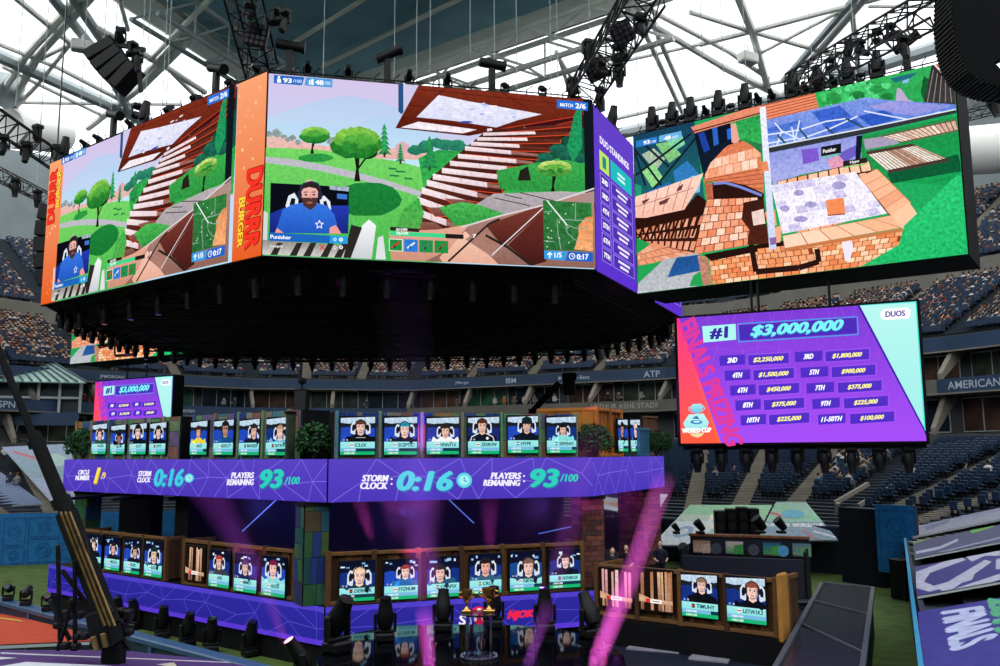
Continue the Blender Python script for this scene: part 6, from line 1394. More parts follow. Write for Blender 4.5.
# near rail
a_, b_ = PZ(-30, 592, zt0+.4), PZ(345, 690, zt0+.4); L, d, W, rz = wallframe(a_, b_)
rr = empty('arena_wall', (L.x, L.y, 0), rz, 'low blue arena wall with a pale top rail before the near seats', 'low wall')
MB().box(0, 0, 0, W, .2, zt0+.25).build('panel', pm('wall_steel_blue', '#182c44', .5, 0, .7, .25), rr); MB().bbox(-.05, -.08, zt0+.25, W+.05, .28, zt0+.4, .03).build('top_rail', pm('rail_blue', '#2c4c70', .4, 0, 1, .2), rr)
pp = MB()
for k in range(int(W/2.2)): pp.box(k*2.2, -.06, 0, k*2.2+.14, .26, zt0+.3)
pp.build('posts', pm('rail_blue', '#2c4c70'), rr)
q0 = MB(); 
lab = 'squat black moving light on the near blue wall'; n0 = len(COL.objects)
for px, py, rz_ in ((6, 592, .3), (24, 596, .2), (46, 602, .4), (70, 609, .5)):
    s, _ = hit(px, 600, a_, b_); p = L+d*s; moving_head(tilt=1.25*(1 if px % 4 else -1), size=.62, label=lab, group='moving lights on the near blue wall', loc=(p.x, p.y+.1, zt0+.4), rz=rz_)
count_off([o for o in COL.objects[n0:] if o.name.startswith('moving_head_light')], lab)
for px, nm, lb in ((144, .36, 'small cream box behind the low blue wall'), (178, .42, 'larger cream box behind the low blue wall')):
    p = PD(px, 650, 18.3); r_ = empty('cream_box', (p.x, p.y-1.0, 3.0), .5, lb, 'box'); MB().bbox(-nm, -nm*.8, -.5, nm, nm*.8, -.06, .03).build('case', pm('cream', '#b8b09c', .6, 0, 2, .1), r_); MB().bbox(-nm*.7, -nm*.6, -.06, nm*.8, nm*.6, .06, .03).build('lid', pm('cream', '#b8b09c'), r_)
# camera crane
cr = empty('camera_crane', PD(104, 632, 17), 0, 'long black telescopic camera crane leaning across the left edge', 'camera crane'); co = cr.location.copy()
def cpt(px, py, D): return PD(px, py, D)-co
gold = pm('boom_gold', '#6a5632', .35, .7, 5, .3); 
m = MB(); m.tube(cpt(-22, 300, 19), cpt(44, 462, 18), .075, 12); m.build('inner_boom', M_blackm(), cr, True)
m = MB(); m.tube(cpt(34, 434, 18.2), cpt(78, 540, 17.6), .14, 10); m.build('middle_boom', M_blackm(), cr, True)
m = MB(); m.tube(cpt(38, 446, 18.2), cpt(36, 441, 18.2), .18, 10); m.build('boom_collar', M_black(), cr, True); m = MB(); m.tube(cpt(60, 498, 18), cpt(64, 507, 18), .2, 10); m.build('boom_collar', M_black(), cr, True)
m = MB(); m.bar(cpt(66, 512, 17.8), cpt(110, 626, 17), .29, .3); m.build('outer_boom', M_blackm(), cr)
m = MB()
for o_ in (-.11, -.02, .07): m.bar(cpt(66, 512, 17.5)+Vector((o_, 0, 0)), cpt(111, 626, 16.7)+Vector((o_, 0, 0)), .035)
m.build('boom_rail', gold, cr)['label'] = 'dull gold rails along the outer boom'
m = MB(); m.bbox(-.2, -.2, -.28, .24, .25, .42, .05, Matrix.Rotation(-.3, 4, 'Y')); m.build('counterweight', M_blackm(), cr)
m = MB()
for k in range(2): m.bbox(-.14+k*.18, -.29, -.26, -.03+k*.18, -.24, .0, .02, Matrix.Rotation(-.3, 4, 'Y'))
m.build('control_plate', gold, cr)
m = MB(); 
for p_, q_ in ((((58, 545), (60, 640))), ((75, 560), (75, 650)), ((62, 570), (84, 600)), ((50, 600), (70, 640)), ((95, 590), (130, 650)), ((72, 600), (58, 650))): m.tube(cpt(*p_, 17.2), cpt(*q_, 17.4), .045, 6)
m.build('support_strut', M_black(), cr)
m = MB(); pts = [cpt(84, 530, 17.3), cpt(90, 560, 17.2), cpt(100, 590, 17.1), cpt(113, 612, 17)]
for a1_, b1_ in zip(pts, pts[1:]): m.tube(a1_, b1_, .02, 5)
m.build('cable', M_black(), cr); m = MB()
pts = [cpt(18, 425, 18.3), cpt(16, 433, 18.2), cpt(20, 440, 18.2), cpt(28, 440, 18.2)]
for a1_, b1_ in zip(pts, pts[1:]): m.tube(a1_, b1_, .015, 5)
m.build('cable', M_black(), cr)
m = MB()
for k in range(24): 
    x, y = random.uniform(58, 130), random.uniform(598, 648); p = cpt(x, y, 17.4); MB().bbox(p.x-.07, p.y-.1, p.z-.06, p.x+.09, p.y+.1, p.z+.07, .03, None).build('gearbox', M_black(), cr)
z_ = co.z-.6; st = MB(); st.bbox(-.1, .1, -co.z+.02, .25, .5, -.25, .05); st.build('chassis', M_blackm(), cr)
# second crane behind the stage
c2 = empty('camera_crane', PD(568, 392, 62), 0, 'distant dark camera crane raised above the front painted panels', 'camera crane'); co2 = c2.location.copy(); f2 = lambda x, y: PD(x, y, 62)-co2
m = MB(); m.bar(f2(532, 412), f2(559, 383), .42); m.build('arm', M_black(), c2); m = MB(); m.bbox(f2(556, 0).x, -.4, f2(0, 384).z*1, f2(570, 0).x, .4, f2(0, 376).z, .1); m.bbox(-.35, -.3, f2(0, 398).z, .5, .3, f2(0, 382).z, .1); m.build('camera_head', M_black(), c2)
m = MB(); m.bar((f2(532, 412).x, 0, f2(0, 412).z), (f2(532, 412).x, 0, -co2.z+.05), .5); m.build('mast', M_black(), c2)
# blue scenic walls at the floor corners
def printwall(L_, R_, z0, z1, label, seed):
    L, d, W, rz = wallframe(L_, R_); root = empty('blue_wall_panel', (L.x, L.y, z0), rz, label, 'wall panel'); H = z1-z0
    MB().box(0, .02, 0, W, .3, H).build('board', pm('wall_navy', '#0c1a30'), root)
    P = Pic(W, H, ((0,0),(W,0),(W,H),(0,H)), .003); P.rect(0, 0, W, H, '#1d6fae'); rs = random.Random(seed); x = .2
    while x < W-1:
        s_ = rs.uniform(1.2, 2.2); y = .3
        while y < H-.8:
            h = min(H-y-.1, rs.uniform(.9, 1.9)); P.line([(x, y), (x+s_, y), (x+s_, y+h), (x, y+h)], .06, '#135a94', closed=True)
            r = min(s_, h)*.3
            for rr_ in (r, r*.55): P.line([(x+s_/2+rr_*math.cos(k*PI/6), y+h/2+rr_*math.sin(k*PI/6)) for k in range(12)], .06, '#135a94', closed=True)
            y += h+.15
        x += s_+.2
    P.build('printed_face', colmat('printed_cloth'), root); return root
printwall(PD(-40, 530, 58), PD(215, 530, 62), 0, 3.3, 'long blue printed wall on the left behind the camera crane', 2)
printwall(PD(876, 530, 46.6), PD(916, 530, 45), .9, 4.3, 'bright blue printed wall panel by the right stand corner', 5)
p = PD(903, 545, 43.5); r_ = empty('floor_speaker', (p.x, p.y, 0), .3, 'dark floor lamp on a black case before the blue panel at right', 'stage light'); MB().bbox(-.5, -.5, 0, .5, .5, 1.9, .05).build('case', M_black(), r_); MB().bbox(-.4, -.3, 2.0, .4, .4, 2.7, .1, Matrix.Rotation(.3, 4, 'Y')).build('lamp_head', M_black(), r_)
# passage beams at the far right corner
for pts, lb in ((((838, 503), (833, 546), 55), 'upright concrete edge of the dark passage right of the green covers'), (((835, 503), (868, 484), 56), 'left sloping concrete parapet over the dark passage'), (((858, 506), (900, 482), 56), 'right sloping concrete parapet over the dark passage')):
    a1_, b1_ = PD(*pts[0], pts[2]), PD(*pts[1], pts[2]+1.5); m = MB(); m.bar(a1_, b1_, .24); tag(m.build('parapet', M_conc()), lb, 'parapet')
m = MB(); q_ = [PD(838, 505, 49.4), PD(880, 505, 47)]; L, d, W, rz = wallframe(*q_); o = MB().box(0, 0, 0, W, 1, 4.0).build('passage_shade', pm('core_navy', '#0a1024')); o.location = (L.x, L.y, 0); o.rotation_euler = (0, 0, rz); tag(o, 'solid dark box painted as shade of the passage left of the blue panel', 'passage')  # solid navy box; the passage's shade is put into its colour
# green covers behind the stage
def pr_green(P):
    P.rect(0, 0, 1, 1, '#b9bdb4', '#8fb89a'); P.poly([(0,.0),(1,0),(1,.35),(0,.25)], '#8cba92'); P.poly([(0,.45),(.5,.4),(.45,1),(0,1)], '#c4ccd2')
    P.text('WORLD', (.36, .26, .86, .48), '#d9d6c4', .06, 0); P.text('CUP', (.34, .52, .90, .98), '#d9d6c4', .07, 0); P.ell(.2, .7, .1, .14, '#8aa0b8'); P.ell(.2, .7, .05, .07, '#c4ccd2')
def pr_green2(P):
    P.rect(0, 0, 1, 1, '#8aa89a', '#8ec2a0'); P.poly([(0,.55),(1,.55),(1,1),(0,1)], '#7d92a0'); P.line([(0,.3),(.4,.45)], .06, '#b86a74'); P.line([(0,.1),(.9,.5)], .04, '#7aba84'); P.ell(.5, .35, .25, .12, '#5fa0b4')
    P.text('FORTNITE', (.02, .60, .42, .68), '#d8dcdc', .05, 0); P.text('WORLD CUP', (.46, .60, .96, .69), '#d8dcdc', .05, 0); P.line([(.6,.75),(.75,1)], .03, '#b86a74'); P.line([(.75,.8),(1,.95)], .04, '#c8ccd4')
ptarp([(690, 505), (772, 505), (752, 545), (652, 545)], (58, 58, 51.5, 51.5), 'pale green cover with cream letters behind the speaker stack', pr_green)
ptarp([(776, 502), (806, 503), (838, 540), (756, 540)], (57.5, 57.5, 51, 51), 'green and violet cover with small white lettering right of the speaker stack', pr_green2)
def pr_band(P): P.rect(0, 0, 1, 1, '#a4aca8', '#9ab0a0'); P.line([(.1,.5),(.9,.6)], .15, '#c8a468'); P.ell(.5, .5, .3, .2, '#c07a5a'); P.rect(0, .75, 1, 1, '#c4c8d4')
ptarp([(600, 496), (650, 496), (650, 516), (596, 508)], (59, 59, 56, 56), 'pale cover seen between the two brick pillars', pr_band)
ptarp([(648, 494), (668, 494), (656, 514), (640, 514)], (59.5, 59.5, 56.5, 56.5), 'small pale cover just right of the brick pillar', lambda P: P.rect(0, 0, 1, 1, '#a8b0b4'))
def pr_l1(P): P.rect(0, 0, 1, 1, '#8a98ac', '#6f8f90'); P.line([(.1,.1),(.6,.35)], .06, '#b06a74'); P.ell(.7, .3, .2, .12, '#9ab4ac'); P.rect(0, .6, 1, 1, '#8f98ac')
def pr_l2(P): P.rect(0, 0, 1, 1, '#6d7a96', '#5a6a86'); P.text('UP', ((.1, .1), (.7, .3), (.6, .6), (.0, .45)), '#b4ac9c', .07, 0)
ptarp([(2, 447), (70, 447), (82, 503), (52, 503)], (79, 80, 66, 66), 'grey green seat cover on the left stand with a red stripe', pr_l1)
ptarp([(-60, 466), (-8, 460), (44, 504), (-60, 508)], (76, 76, 66, 65), 'blue grey seat cover with cream letters at the left edge', pr_l2)
# glass canopied commentary box at left
P0 = off(B_, -3.2)
L, d, W, rz = wallframe(PD(-50, 400, 86), PD(80, 400, 90)); zc0 = PD(40, 412, 88).z; zc1 = PD(40, 381, 88).z
cb = empty('commentary_box', (L.x, L.y, zc0), rz, 'commentary box under a ribbed pale green glass canopy at the left', 'commentary box'); H = zc1-zc0
MB().box(0, .5, 0, W, 3, H).build('back_wall', pm('wall_suite_dark', '#343b40'), cb)
m = MB()
for k in range(7): m.box(k*W/6-.12, 0, 0, k*W/6+.12, .25, H)
m.box(0, 0, H*.45, W, .1, H*.52); m.build('posts', M_grey(), cb)
m = MB(); m.box(0, -.4, -1.3, W, .3, 0); m.build('parapet', pm('ribbon_blue', '#1f3c5c'), cb)
m = MB(); m.slab([(-1, -1.2, H-.1), (W+.6, -1.2, H-.1), (W-3.0, 3.5, H+2.2), (-1, 3.5, H+2.2)], .12); m.build('canopy_glass', pm('canopy', '#8fb0a8', .3, 0, 1, .15), cb)
m = MB()
for k in range(17): t = k/16; m.bar((-1+(W+1.6)*t, -1.25, H), (-1+(W-2)*t, 3.5, H+2.3), .14)
m.build('canopy_ribs', pm('rib_dark', '#4a5c5c'), cb)
# production desk behind the right booth
pL2, pR2 = PD(680, 560, 40), PD(806, 560, 38); L, d, W, rz = wallframe(pL2, pR2); zd0 = 0; 
ds = empty('production_desk', (L.x, L.y, 0), rz, 'long dark production desk island with a timber rim behind the right booth', 'desk'); zt_ = 2.92; zb_ = 2.5
MB().box(0, 0, 0, W, .2, zb_).build('front_panel', pm('core_navy', '#0a1024'), ds); MB().box(0, 2.6, 0, W, 2.8, zt_+.2).build('rear_panel', pm('core_navy', '#0a1024'), ds)
for x in (0, W-.1): MB().box(x, 0, 0, x+.1, 2.8, zb_+.3).build('end_panel', M_blackm(), ds)
MB().bbox(-.05, 2.5, zt_+.2, W+.05, 2.9, zt_+.32, .02).build('timber_rim', M_wood(), ds); MB().box(.1, .2, zb_-.25, W-.1, 1.3, zb_-.2).build('worktop', M_black(), ds)
for i, (px, c1, c2) in enumerate(((694, '#8a6a5a', '#a89088'), (728, '#b8a8b0', '#3f8a4a'), (767, '#2a5a8a', '#4a9a4a'), (798, '#5a7a8a', '#6a9a7a'))):
    s, _ = hit(px, 535, pL2, pR2); r_ = empty('desk_monitor', (L.x+d.x*s-d.y*1.9, L.y+d.y*s+d.x*1.9, zb_-.2), rz, 'desk monitor with a game picture, '+['leftmost on the production desk', 'second on the production desk', 'third, beside the bright green picture', 'rightmost on the production desk'][i], 'monitor')
    MB().bbox(-.42, 0, .12, .42, .06, .72, .02).build('housing', M_black(), r_); MB().bar((0, .05, 0), (0, .05, .2), .08).build('stand', M_black(), r_)
    P = Pic(.78, .56); P.rect(0, 0, 1, 1, c1, c2, .8); P.poly([(.5,.3),(1,.2),(1,1),(.4,1)], c2, None, .8); P.rect(0, .9, .5, 1, '#5a5a60'); P.build('picture', led('led_dim', .45, 8), r_, x=-.39, y=-.005, z=.14)
    r_ = empty('ring_fixture', (L.x+d.x*(s-.75)-d.y*1.4, L.y+d.y*(s-.75)+d.x*1.4, zb_-.2), rz, ['first round dark ring fixture from the left on the production desk', 'second round dark ring fixture from the left on the production desk', 'third round dark ring fixture from the left on the production desk', 'round blue ring fixture on the production desk'][i], 'desk fixture')
    MB().lathe([(.18, -.03), (.24, -.03), (.24, .03), (.18, .03)], 16, Matrix.Translation((0, 0, .4)) @ Matrix.Rotation(PI/2, 4, 'X')).build('ring', pm('fan_blue' if i == 3 else 'fan_grey', '#5aa8d8' if i == 3 else '#4a5058', .4, .3), r_, True); MB().tube((0, 0, 0), (0, 0, .3), .03).build('stem', M_black(), r_)
p = PD(738, 530, 46); ss = empty('speaker_stack', (p.x, p.y, 0), -.1, 'stack of tall black speakers behind the production desk', 'speaker'); zs = PD(738, 508.5, 46).z
for k in range(4): MB().bbox(-1.15+k*.56, -.3, 0, -.62+k*.56, .5, zs+[-.1, 0, .08, .02][k], .05).build('cabinet', M_black(), ss)
for k in range(4):
    m = MB()
    for z in (.4, .9, 1.4, 1.9, 2.4): m.lathe([(.0001, 0), (.12, .02), (.2, .0), (.2, .03)], 12, Matrix.Translation((-.88+k*.56, -.31, z+1.4)) @ Matrix.Rotation(PI/2, 4, 'X'))
    m.build('speaker_cone', pm('grille', '#1b1c1f'), ss)
for px, py, sz, lb in ((760, 526, .5, 'boxy black lamp right of the speaker stack'), (781, 528, .45, 'slanted black lamp above the right end of the desk'), (700, 524, .4, 'cluster of small black lamps left of the speaker stack'), (676, 520, .3, 'slim tilted black lamp above the left end of the desk')):
    p = PD(px, py, 42.2); r_ = empty('spot_lamp', (p.x, p.y, zt_+.32), .2, lb, 'stage light'); MB().bbox(-sz*.4, -.2, 0, sz*.4, .2, .12, .03).build('base', M_black(), r_); MB().lathe([(sz*.35, -sz*.6), (sz*.45, 0), (sz*.5, sz*.7)], 12, Matrix.Translation((0, 0, sz*.9)) @ Matrix.Rotation(-.7, 4, 'Y')).build('lamp_head', M_black(), r_, True)
# dark platforms, glass roof and pale plates right of the booth
def plate_(pts, z, t, name, label, cat, m):
    P_ = [PZ(x, y, z) for x, y in pts]; c = sum(P_, Vector((0,0,0)))/len(P_); r_ = empty(name, (c.x, c.y, z-t), 0, label, cat)
    MB().prism([(p.x-c.x, p.y-c.y) for p in P_][::-1], 0, t).build('slab', m, r_); return r_, P_, c
darkb = pm('dark_blue_floor', '#10182c', .5, 0, .8, .3)
plate_([(600, 640), (640, 622), (790, 632), (815, 600), (784, 652), (762, 720), (560, 720)], .6, .6, 'dark_platform', 'low dark blue platform in front of the right booth', 'platform', darkb)
pg = pm('plate_grey', '#8f8b98', .6, 0, 1.2, .2)
for pts, lb in (([(722, 629), (754, 632), (742, 644), (706, 641)], 'upper pale grey floor plate'), ([(704, 643), (740, 646), (728, 662), (688, 658)], 'lower pale grey floor plate'), ([(640, 638), (694, 643), (688, 653), (626, 648)], 'wide pale grey floor plate nearest the pink beam')):
    P_ = [PZ(x, y, .66) for x, y in pts]; c = sum(P_, Vector((0,0,0)))/4; r_ = MB().prism([(p.x-c.x, p.y-c.y) for p in P_][::-1], 0, .05).build('floor_plate', pg); r_.location = (c.x, c.y, .61); tag(r_, lb, 'floor plate')
r_, P_, c = plate_([(822, 584), (873, 589), (856, 720), (748, 720), (783, 656)], 1.7, .12, 'glass_roof', 'dark glazed roof of the low tunnel at lower right', 'glass roof', pm('roof_glaze', '#161c24', .25, 0, 1.2, .3))
m = MB()
for p0, p1 in zip(P_, P_[1:]+P_[:1]): m.bar((p0.x-c.x, p0.y-c.y, .14), (p1.x-c.x, p1.y-c.y, .14), .14)
for t in (.33, .66): a1_ = P_[0].lerp(P_[4], t); b1_ = P_[1].lerp(P_[2], t); m.bar((a1_.x-c.x, a1_.y-c.y, .14), (b1_.x-c.x, b1_.y-c.y, .14), .08)
m.build('roof_frame', pm('frame_dim', '#3c4248', .5), r_); m = MB(); m.prism([((p.x-c.x)*.97, (p.y-c.y)*.97) for p in P_][::-1], -1.58, 0); m.build('tunnel_wall', M_blackm(), r_)
p = PD(830, 572, 36); r_ = empty('dark_bench', (p.x, p.y, 0), 0, 'dark blue barrier at the back of the right turf', 'barrier'); MB().bbox(-1.6, -.2, 0, 1.4, .4, 1.1, .05).build('panel', pm('wall_navy', '#0c1a30'), r_); MB().bbox(-1.65, -.25, 1.05, 1.45, .45, 1.15, .02).build('top_rail', M_black(), r_)
# ================================================================= people
SK = ['#d8a890','#b8866a','#e8c0a8','#8a5a44','#f0ccb8']
def person_mesh(top, legs, hair, skin, pose, hi=True):
    m = MB(); n = 8 if hi else 5
    zs_ = .45 if pose == 'sit' else .9
    m.color(top).lathe([(.13, zs_), (.17, zs_+.12), (.20, zs_+.38), (.21, zs_+.50), (.12, zs_+.58)], n)
    m.color(skin).lathe([(.055, zs_+.56), (.055, zs_+.66)], 6); m.ball((0, -.01, zs_+.76), .095, .105, .125, n, 5 if hi else 4)
    m.color(hair).ball((0, .03, zs_+.80), .102, .105, .115, n, 5 if hi else 4)
    for s_ in (-1, 1):
        if pose == 'sit':
            m.color(legs).tube((s_*.09, 0, .48), (s_*.11, -.42, .50), .085, 6, .065); m.tube((s_*.11, -.42, .50), (s_*.11, -.45, .06), .065, 6, .045)
            m.color(top).tube((s_*.21, 0, .92), (s_*.26, -.10, .70), .055, 6, .045); m.color(skin).tube((s_*.26, -.10, .70), (s_*.14, -.34, .62), .042, 6, .032)
        else:
            m.color(legs).tube((s_*.09, 0, .95), (s_*.11, .02, .48), .09, 6, .065); m.tube((s_*.11, .02, .48), (s_*.12, .05, .04), .065, 6, .045); m.box(s_*.12-.045, -.16, 0, s_*.12+.045, .09, .08)
            m.color(top).tube((s_*.21, 0, 1.38), (s_*.27, -.02, 1.10), .055, 6, .045); m.color(skin).tube((s_*.27, -.02, 1.10), (s_*.18, -.24, 1.02), .04, 6, .03); m.ball((s_*.17, -.27, 1.02), .04, n=6, m=4)
    return m
tops = ['#343f50','#8a8a86','#beb9b0','#8e342e','#3c667e','#725a48','#26262e','#b86236','#dcd8d0','#506048']
tn = ['navy', 'grey', 'cream', 'red', 'teal blue', 'brown', 'black', 'orange', 'white', 'olive']
protos = []
for i, t in enumerate(tops):
    m = person_mesh(t, random.choice(['#20242c','#3a3f4c','#6a6458','#161820']), random.choice(['#20160f','#3a2616','#0f0d0c','#6a4a28']), SK[i % 5], 'sit')
    o = m.build('spectator', colmat('people_cloth'), None, True, True); protos.append(o.data); bpy.data.objects.remove(o)
ringpoly = [(45,300),(55,170),(268,78),(590,108),(633,145),(950,76),(963,258),(645,296),(680,312),(655,326),(600,344),(500,356),(300,357),(200,352),(130,340),(80,322)]
blocks = [ringpoly, [(682,326),(914,304),(924,438),(686,444)], [(96,384),(172,378),(180,440),(94,440)], [(68,422),(94,422),(175,418),(300,416),(336,412),(580,412),(640,416),(662,455),(662,485),(590,500),(590,600),(330,640),(60,585)], [(74,333),(180,345),(176,352),(74,360)]]
def inside(p, poly):
    c = False
    for i in range(len(poly)):
        a_, b_ = poly[i-1], poly[i]
        if (a_[1] > p[1]) != (b_[1] > p[1]) and p[0] < (b_[0]-a_[0])*(p[1]-a_[1])/(b_[1]-a_[1])+a_[0]: c = not c
    return c
def seen(p):
    q = proj(p); return q[2] > 0 and -12 < q[0] < 1012 and 100 < q[1] < 600 and not any(inside(q, b) for b in blocks)
def places(c0, c1, z0, z1, n, pitch, aisle_n, seg):
    out = []
    for r in range(n):
        P = lerp(c0, c1, (r+.55)/n); z = z0+(z1-z0)*r/n; base = lerp(c0, c1, .5)
        for i in seg:
            a_, b_ = P[i], P[i+1]; Ln = (b_-a_).length; k = int(Ln/pitch); na = aisle_n.get(i, 3)
            d_ = (b_-a_)/Ln; nr_ = Vector((d_.y, -d_.x))
            for j in range(k):
                t = (j+.5)/k; f = (t*na) % 1
                if abs(f-.5) > .5-1.0*na/Ln: continue
                p = a_.lerp(b_, t); out.append((p.x, p.y, z, math.atan2(nr_.x, -nr_.y)*1.0, r, i, int(t*na)))
    return out
segs = range(3, 11); an = {3: 3, 4: 3, 5: 4, 6: 4, 7: 3, 8: 2, 9: 3, 10: 2}
# facing: local -y of a figure points down the slope, towards the floor
up_places = places(U0, U1, 16.4, 22.6, NU, .5, an, segs); tp_places = places(T0, T1, 25.2, 36.5, NT, .58, an, segs)
lw_places = places(lowI, lowB, 2.5, 7.4, NL, .62, an, range(3, 11))
rs = random.Random(11); ppl = []
for pl_, dens in ((up_places, .97), (tp_places, .62)):
    for x, y, z, a_, r, i, blk in pl_:
        dd_ = dens*(.55 if (blk*7+i*3) % 5 == 0 else 1)*(.72 if i > 7 else 1)
        if rs.random() < dd_ and seen((x, y, z+.9)): ppl.append((x+rs.uniform(-.06, .06), y, z, a_, r, i))
for x, y, z, a_, r, i, blk in lw_places:
    if seen((x, y, z+.9)) and r > 9 and rs.random() < (.5 if (i*5+blk) % 6 == 1 else .04): ppl.append((x, y, z, a_, r, i))
# suites: a few people behind the balcony fronts
Ps = off(B_, .6)
for i in range(3, 11):
    Ln = (Ps[i+1]-Ps[i]).length
    for j in range(int(Ln/1.3)):
        if rs.random() < .45:
            p = Ps[i].lerp(Ps[i+1], (j+.5)*1.3/Ln); d_ = (Ps[i+1]-Ps[i])/Ln; nr_ = Vector((d_.y, -d_.x))
            if seen((p.x, p.y, 13.6)): ppl.append((p.x, p.y, 12.55, math.atan2(nr_.x, -nr_.y), 99, i))
ppl.sort(key=lambda p: Vector(p[:2]).length)
def where(r, i, p):
    q = proj((p[0], p[1], p[2]))
    side = 'right edge' if q[0] > 900 else ('right of the stage' if q[0] > 560 else ('above the stage' if q[0] > 200 else 'left edge'))
    return ('in a balcony suite' if r == 99 else 'seated in the stand'), side
for p in ppl[:300]:
    k = rs.choices(range(10), (22, 16, 14, 7, 8, 8, 16, 4, 10, 5))[0]; o = bpy.data.objects.new('spectator', protos[k]); COL.objects.link(o)
    o.location = p[:3]; o.rotation_euler = (0, 0, p[3]+rs.uniform(-.3, .3)); w1, w2 = where(p[4], p[5], p)
    tag(o, 'spectator in %s %s top %s, %s' % ('an' if tn[k][0] == 'o' else 'a', tn[k], w1, w2), 'person', '%s top spectators %s, %s' % (tn[k], w1, w2))
rest = MB()
for p in ppl[300:]:
    k = rs.choices(range(10), (22, 16, 14, 7, 8, 8, 16, 4, 10, 5))[0]; M = Matrix.Translation(p[:3]) @ Matrix.Rotation(p[3]+rs.uniform(-.3, .3), 4, 'Z')
    for c, b in ((tops[k], (-.21, -.12, .45, .21, .12, 1.03)), (rs.choice(['#20242c','#3a3f4c','#6a6458']), (-.17, -.5, .06, .17, 0, .55)), (rs.choice(SK), (-.1, -.12, 1.04, .1, .08, 1.24)), (rs.choice(['#20160f','#3a2616','#0f0d0c','#8a6a48']), (-.105, -.06, 1.16, .105, .12, 1.33))):
        rest.color(c).box(*b, M)
    for s_ in (-1, 1): rest.color(rs.choice(SK)).box(s_*.24-.045, -.38, .6, s_*.24+.045, 0, .72, M)
tag(rest.build('seated_crowd', colmat('people_cloth'), col=True), 'distant crowd filling the rest of the upper stands', 'crowd', None, 'stuff')
# empty seats
occ = set((round(p[0]), round(p[1])) for p in ppl); seatm = MB()
def seat_shape(m, M=None):
    m.bbox(-.23, -.05, .38, .23, .38-.0, .45, .03, M); m.bbox(-.23, .0+.3, .42, .23, .36+.02, .85, .03, M); 
sp_ = MB().color('#1d3f62'); 
def seat_proto():
    o = MB(); o.bbox(-.24, -.22, .38, .24, .2, .45, .03); a_ = o.build('stadium_seat', pm('seat_blue', '#1b3450', .45, 0, 2, .2)); return a_
root_s = empty('stadium_seat', (0, 0, 0), 0, 'x', 'seat'); MB().bbox(-.24, -.24, .38, .24, .2, .45, .03).build('seat_pan', pm('seat_blue', '#1b3450', .45, 0, 2, .2), root_s)
MB().bbox(-.24, .17, .44, .24, .23, .88, .03, ).build('backrest', pm('seat_blue', '#1b3450'), root_s); MB().box(-.2, -.02, 0, -.14, .12, .4).box(.14, -.02, 0, .2, .12, .4).build('bracket', M_black(), root_s)
def covered(p):
    q = proj((p[0], p[1], p[2]+.5)); return (p[5] <= 3 and p[4] < 13) or (q[0] < 88 and q[1] > 438) or (p[5] in (4, 5) and 640 < q[0] < 850 and q[1] > 492)
es = [p for p in lw_places if seen((p[0], p[1], p[2]+.6)) and not covered(p)]
es.sort(key=lambda p: Vector(p[:2]).length); first = True
near = [p for p in es if p[1] > 30]
for p in near[:300]:
    sd_ = 'right' if p[0] > 0 else 'left'; lb = 'empty navy seat in the lower stand on the '+sd_; kw = dict(location=p[:3], rotation_euler=(0, 0, p[3]))
    if first: root_s.location = p[:3]; root_s.rotation_euler = (0, 0, p[3]); root_s['label'] = lb; root_s['group'] = 'empty seats of the lower stand, '+sd_; first = False
    else: copy_tree(root_s, label=lb, group='empty seats of the lower stand, '+sd_, **kw)
se = MB()
for p in near[300:]+[p for p in up_places+tp_places if seen((p[0], p[1], p[2]+.6))]:
    M = Matrix.Translation(p[:3]) @ Matrix.Rotation(p[3], 4, 'Z'); se.box(-.24, -.24, .38, .24, .2, .45, M); se.box(-.24, .17, .44, .24, .23, .88, M)
tag(se.build('stadium_seats', pm('seat_blue', '#1b3450')), 'remaining rows of navy stadium seats', 'seats', None, 'stuff')
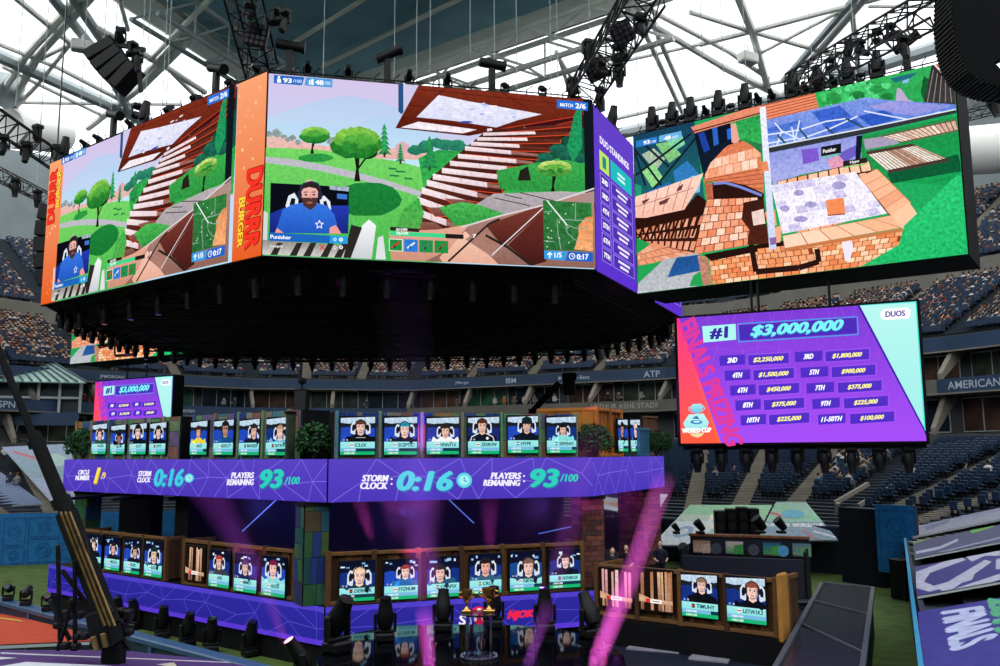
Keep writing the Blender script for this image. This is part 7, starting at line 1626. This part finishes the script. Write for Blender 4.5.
# pale aisle stairs
def aisle(c0, c1, z0, z1, n, segs_, lab, nm):
    made = []
    for i in segs_:
        na = an.get(i, 3)
        for k in range(1 if na > 1 else 0, na):
            t = k/na; m = MB(); a0, a1_ = segpt(c0, i, t), segpt(c1, i, t)
            if not (seen((a0.x, a0.y, z0)) or seen((a1_.x, a1_.y, z1)) or seen((*(a0+a1_)/2, (z0+z1)/2))): continue
            L_ = (a1_-a0).length; u = (a1_-a0)/L_; v = Vector((-u.y, u.x))*.55
            for r in range(n*2):
                p0 = a0+u*(L_*r/n/2); p1 = a0+u*(L_*(r+1)/n/2); zz = z0+(z1-z0)*(r+.6)/n/2
                m.prism([((p0-v).x, (p0-v).y), ((p1-v).x, (p1-v).y), ((p1+v).x, (p1+v).y), ((p0+v).x, (p0+v).y)], zz-.2, zz+.06)
            o = tag(m.build('aisle_stairs', M_conc()), nm, 'stairs', lab); o['at'] = (a0.x, a0.y, z0); made.append(o)
    count_off(made, nm)
aisle(lowI, lowB, 2.5, 7.4, NL, range(3, 11), 'lower stand aisle stairs', 'pale concrete aisle stairs climbing the lower stand')
aisle(U0, U1, 16.4, 22.6, NU, range(3, 11), 'upper stand aisle stairs', 'pale concrete aisle stairs climbing the upper stand')
aisle(T0, T1, 25.2, 36.5, NT, range(3, 11), 'top stand aisle stairs', 'pale concrete aisle stairs climbing the topmost stand')
# staff standing on the stage side
def person(px, D, z, label, top, legs, rz, hair='#1c1612'):
    p = PD(px, 540, D); m = MB(); root = empty('person', (p.x, p.y, z), rz, label, 'person')
    m = person_mesh(top, legs, hair, SK[0], 'stand'); m.build('body', colmat('people_cloth'), root, True, True)
person(612, 33.5, 1.75, 'person in dark clothes standing behind the left end of the right booth', '#1a1c24', '#101218', .3)
person(626, 34.5, 1.75, 'person in black beside the brick pillar behind the right booth', '#121318', '#0e0f14', -.4)
person(660, 36, 1.75, 'person in dark shirt with bare forearms right of the wide brick pillar', '#1c2030', '#12141c', 0)
r_ = MB().box(-1.2, -1, 0, 2.5, 1.2, 1.75).build('riser', M_blackm()); r_.location = (PD(640, 540, 35).x, 35, 0); tag(r_, 'black riser under the staff behind the right booth', 'platform')
p = PD(303, 389, 33); zt = PD(301, 389, 33).z; root = empty('video_camera', (sp.location.x, sp.location.y, zt), 0, 'small video camera with operator hood on the tall black speaker box', 'camera')
MB().bbox(-.12, -.1, .2, .12, .25, .42, .03).build('body', M_black(), root); MB().tube((0, -.1, .32), (0, -.26, .32), .06, 10).build('lens', M_black(), root); m = MB(); m.tube((0, .05, 0), (0, .05, .2), .04); m.build('mount', M_black(), root)
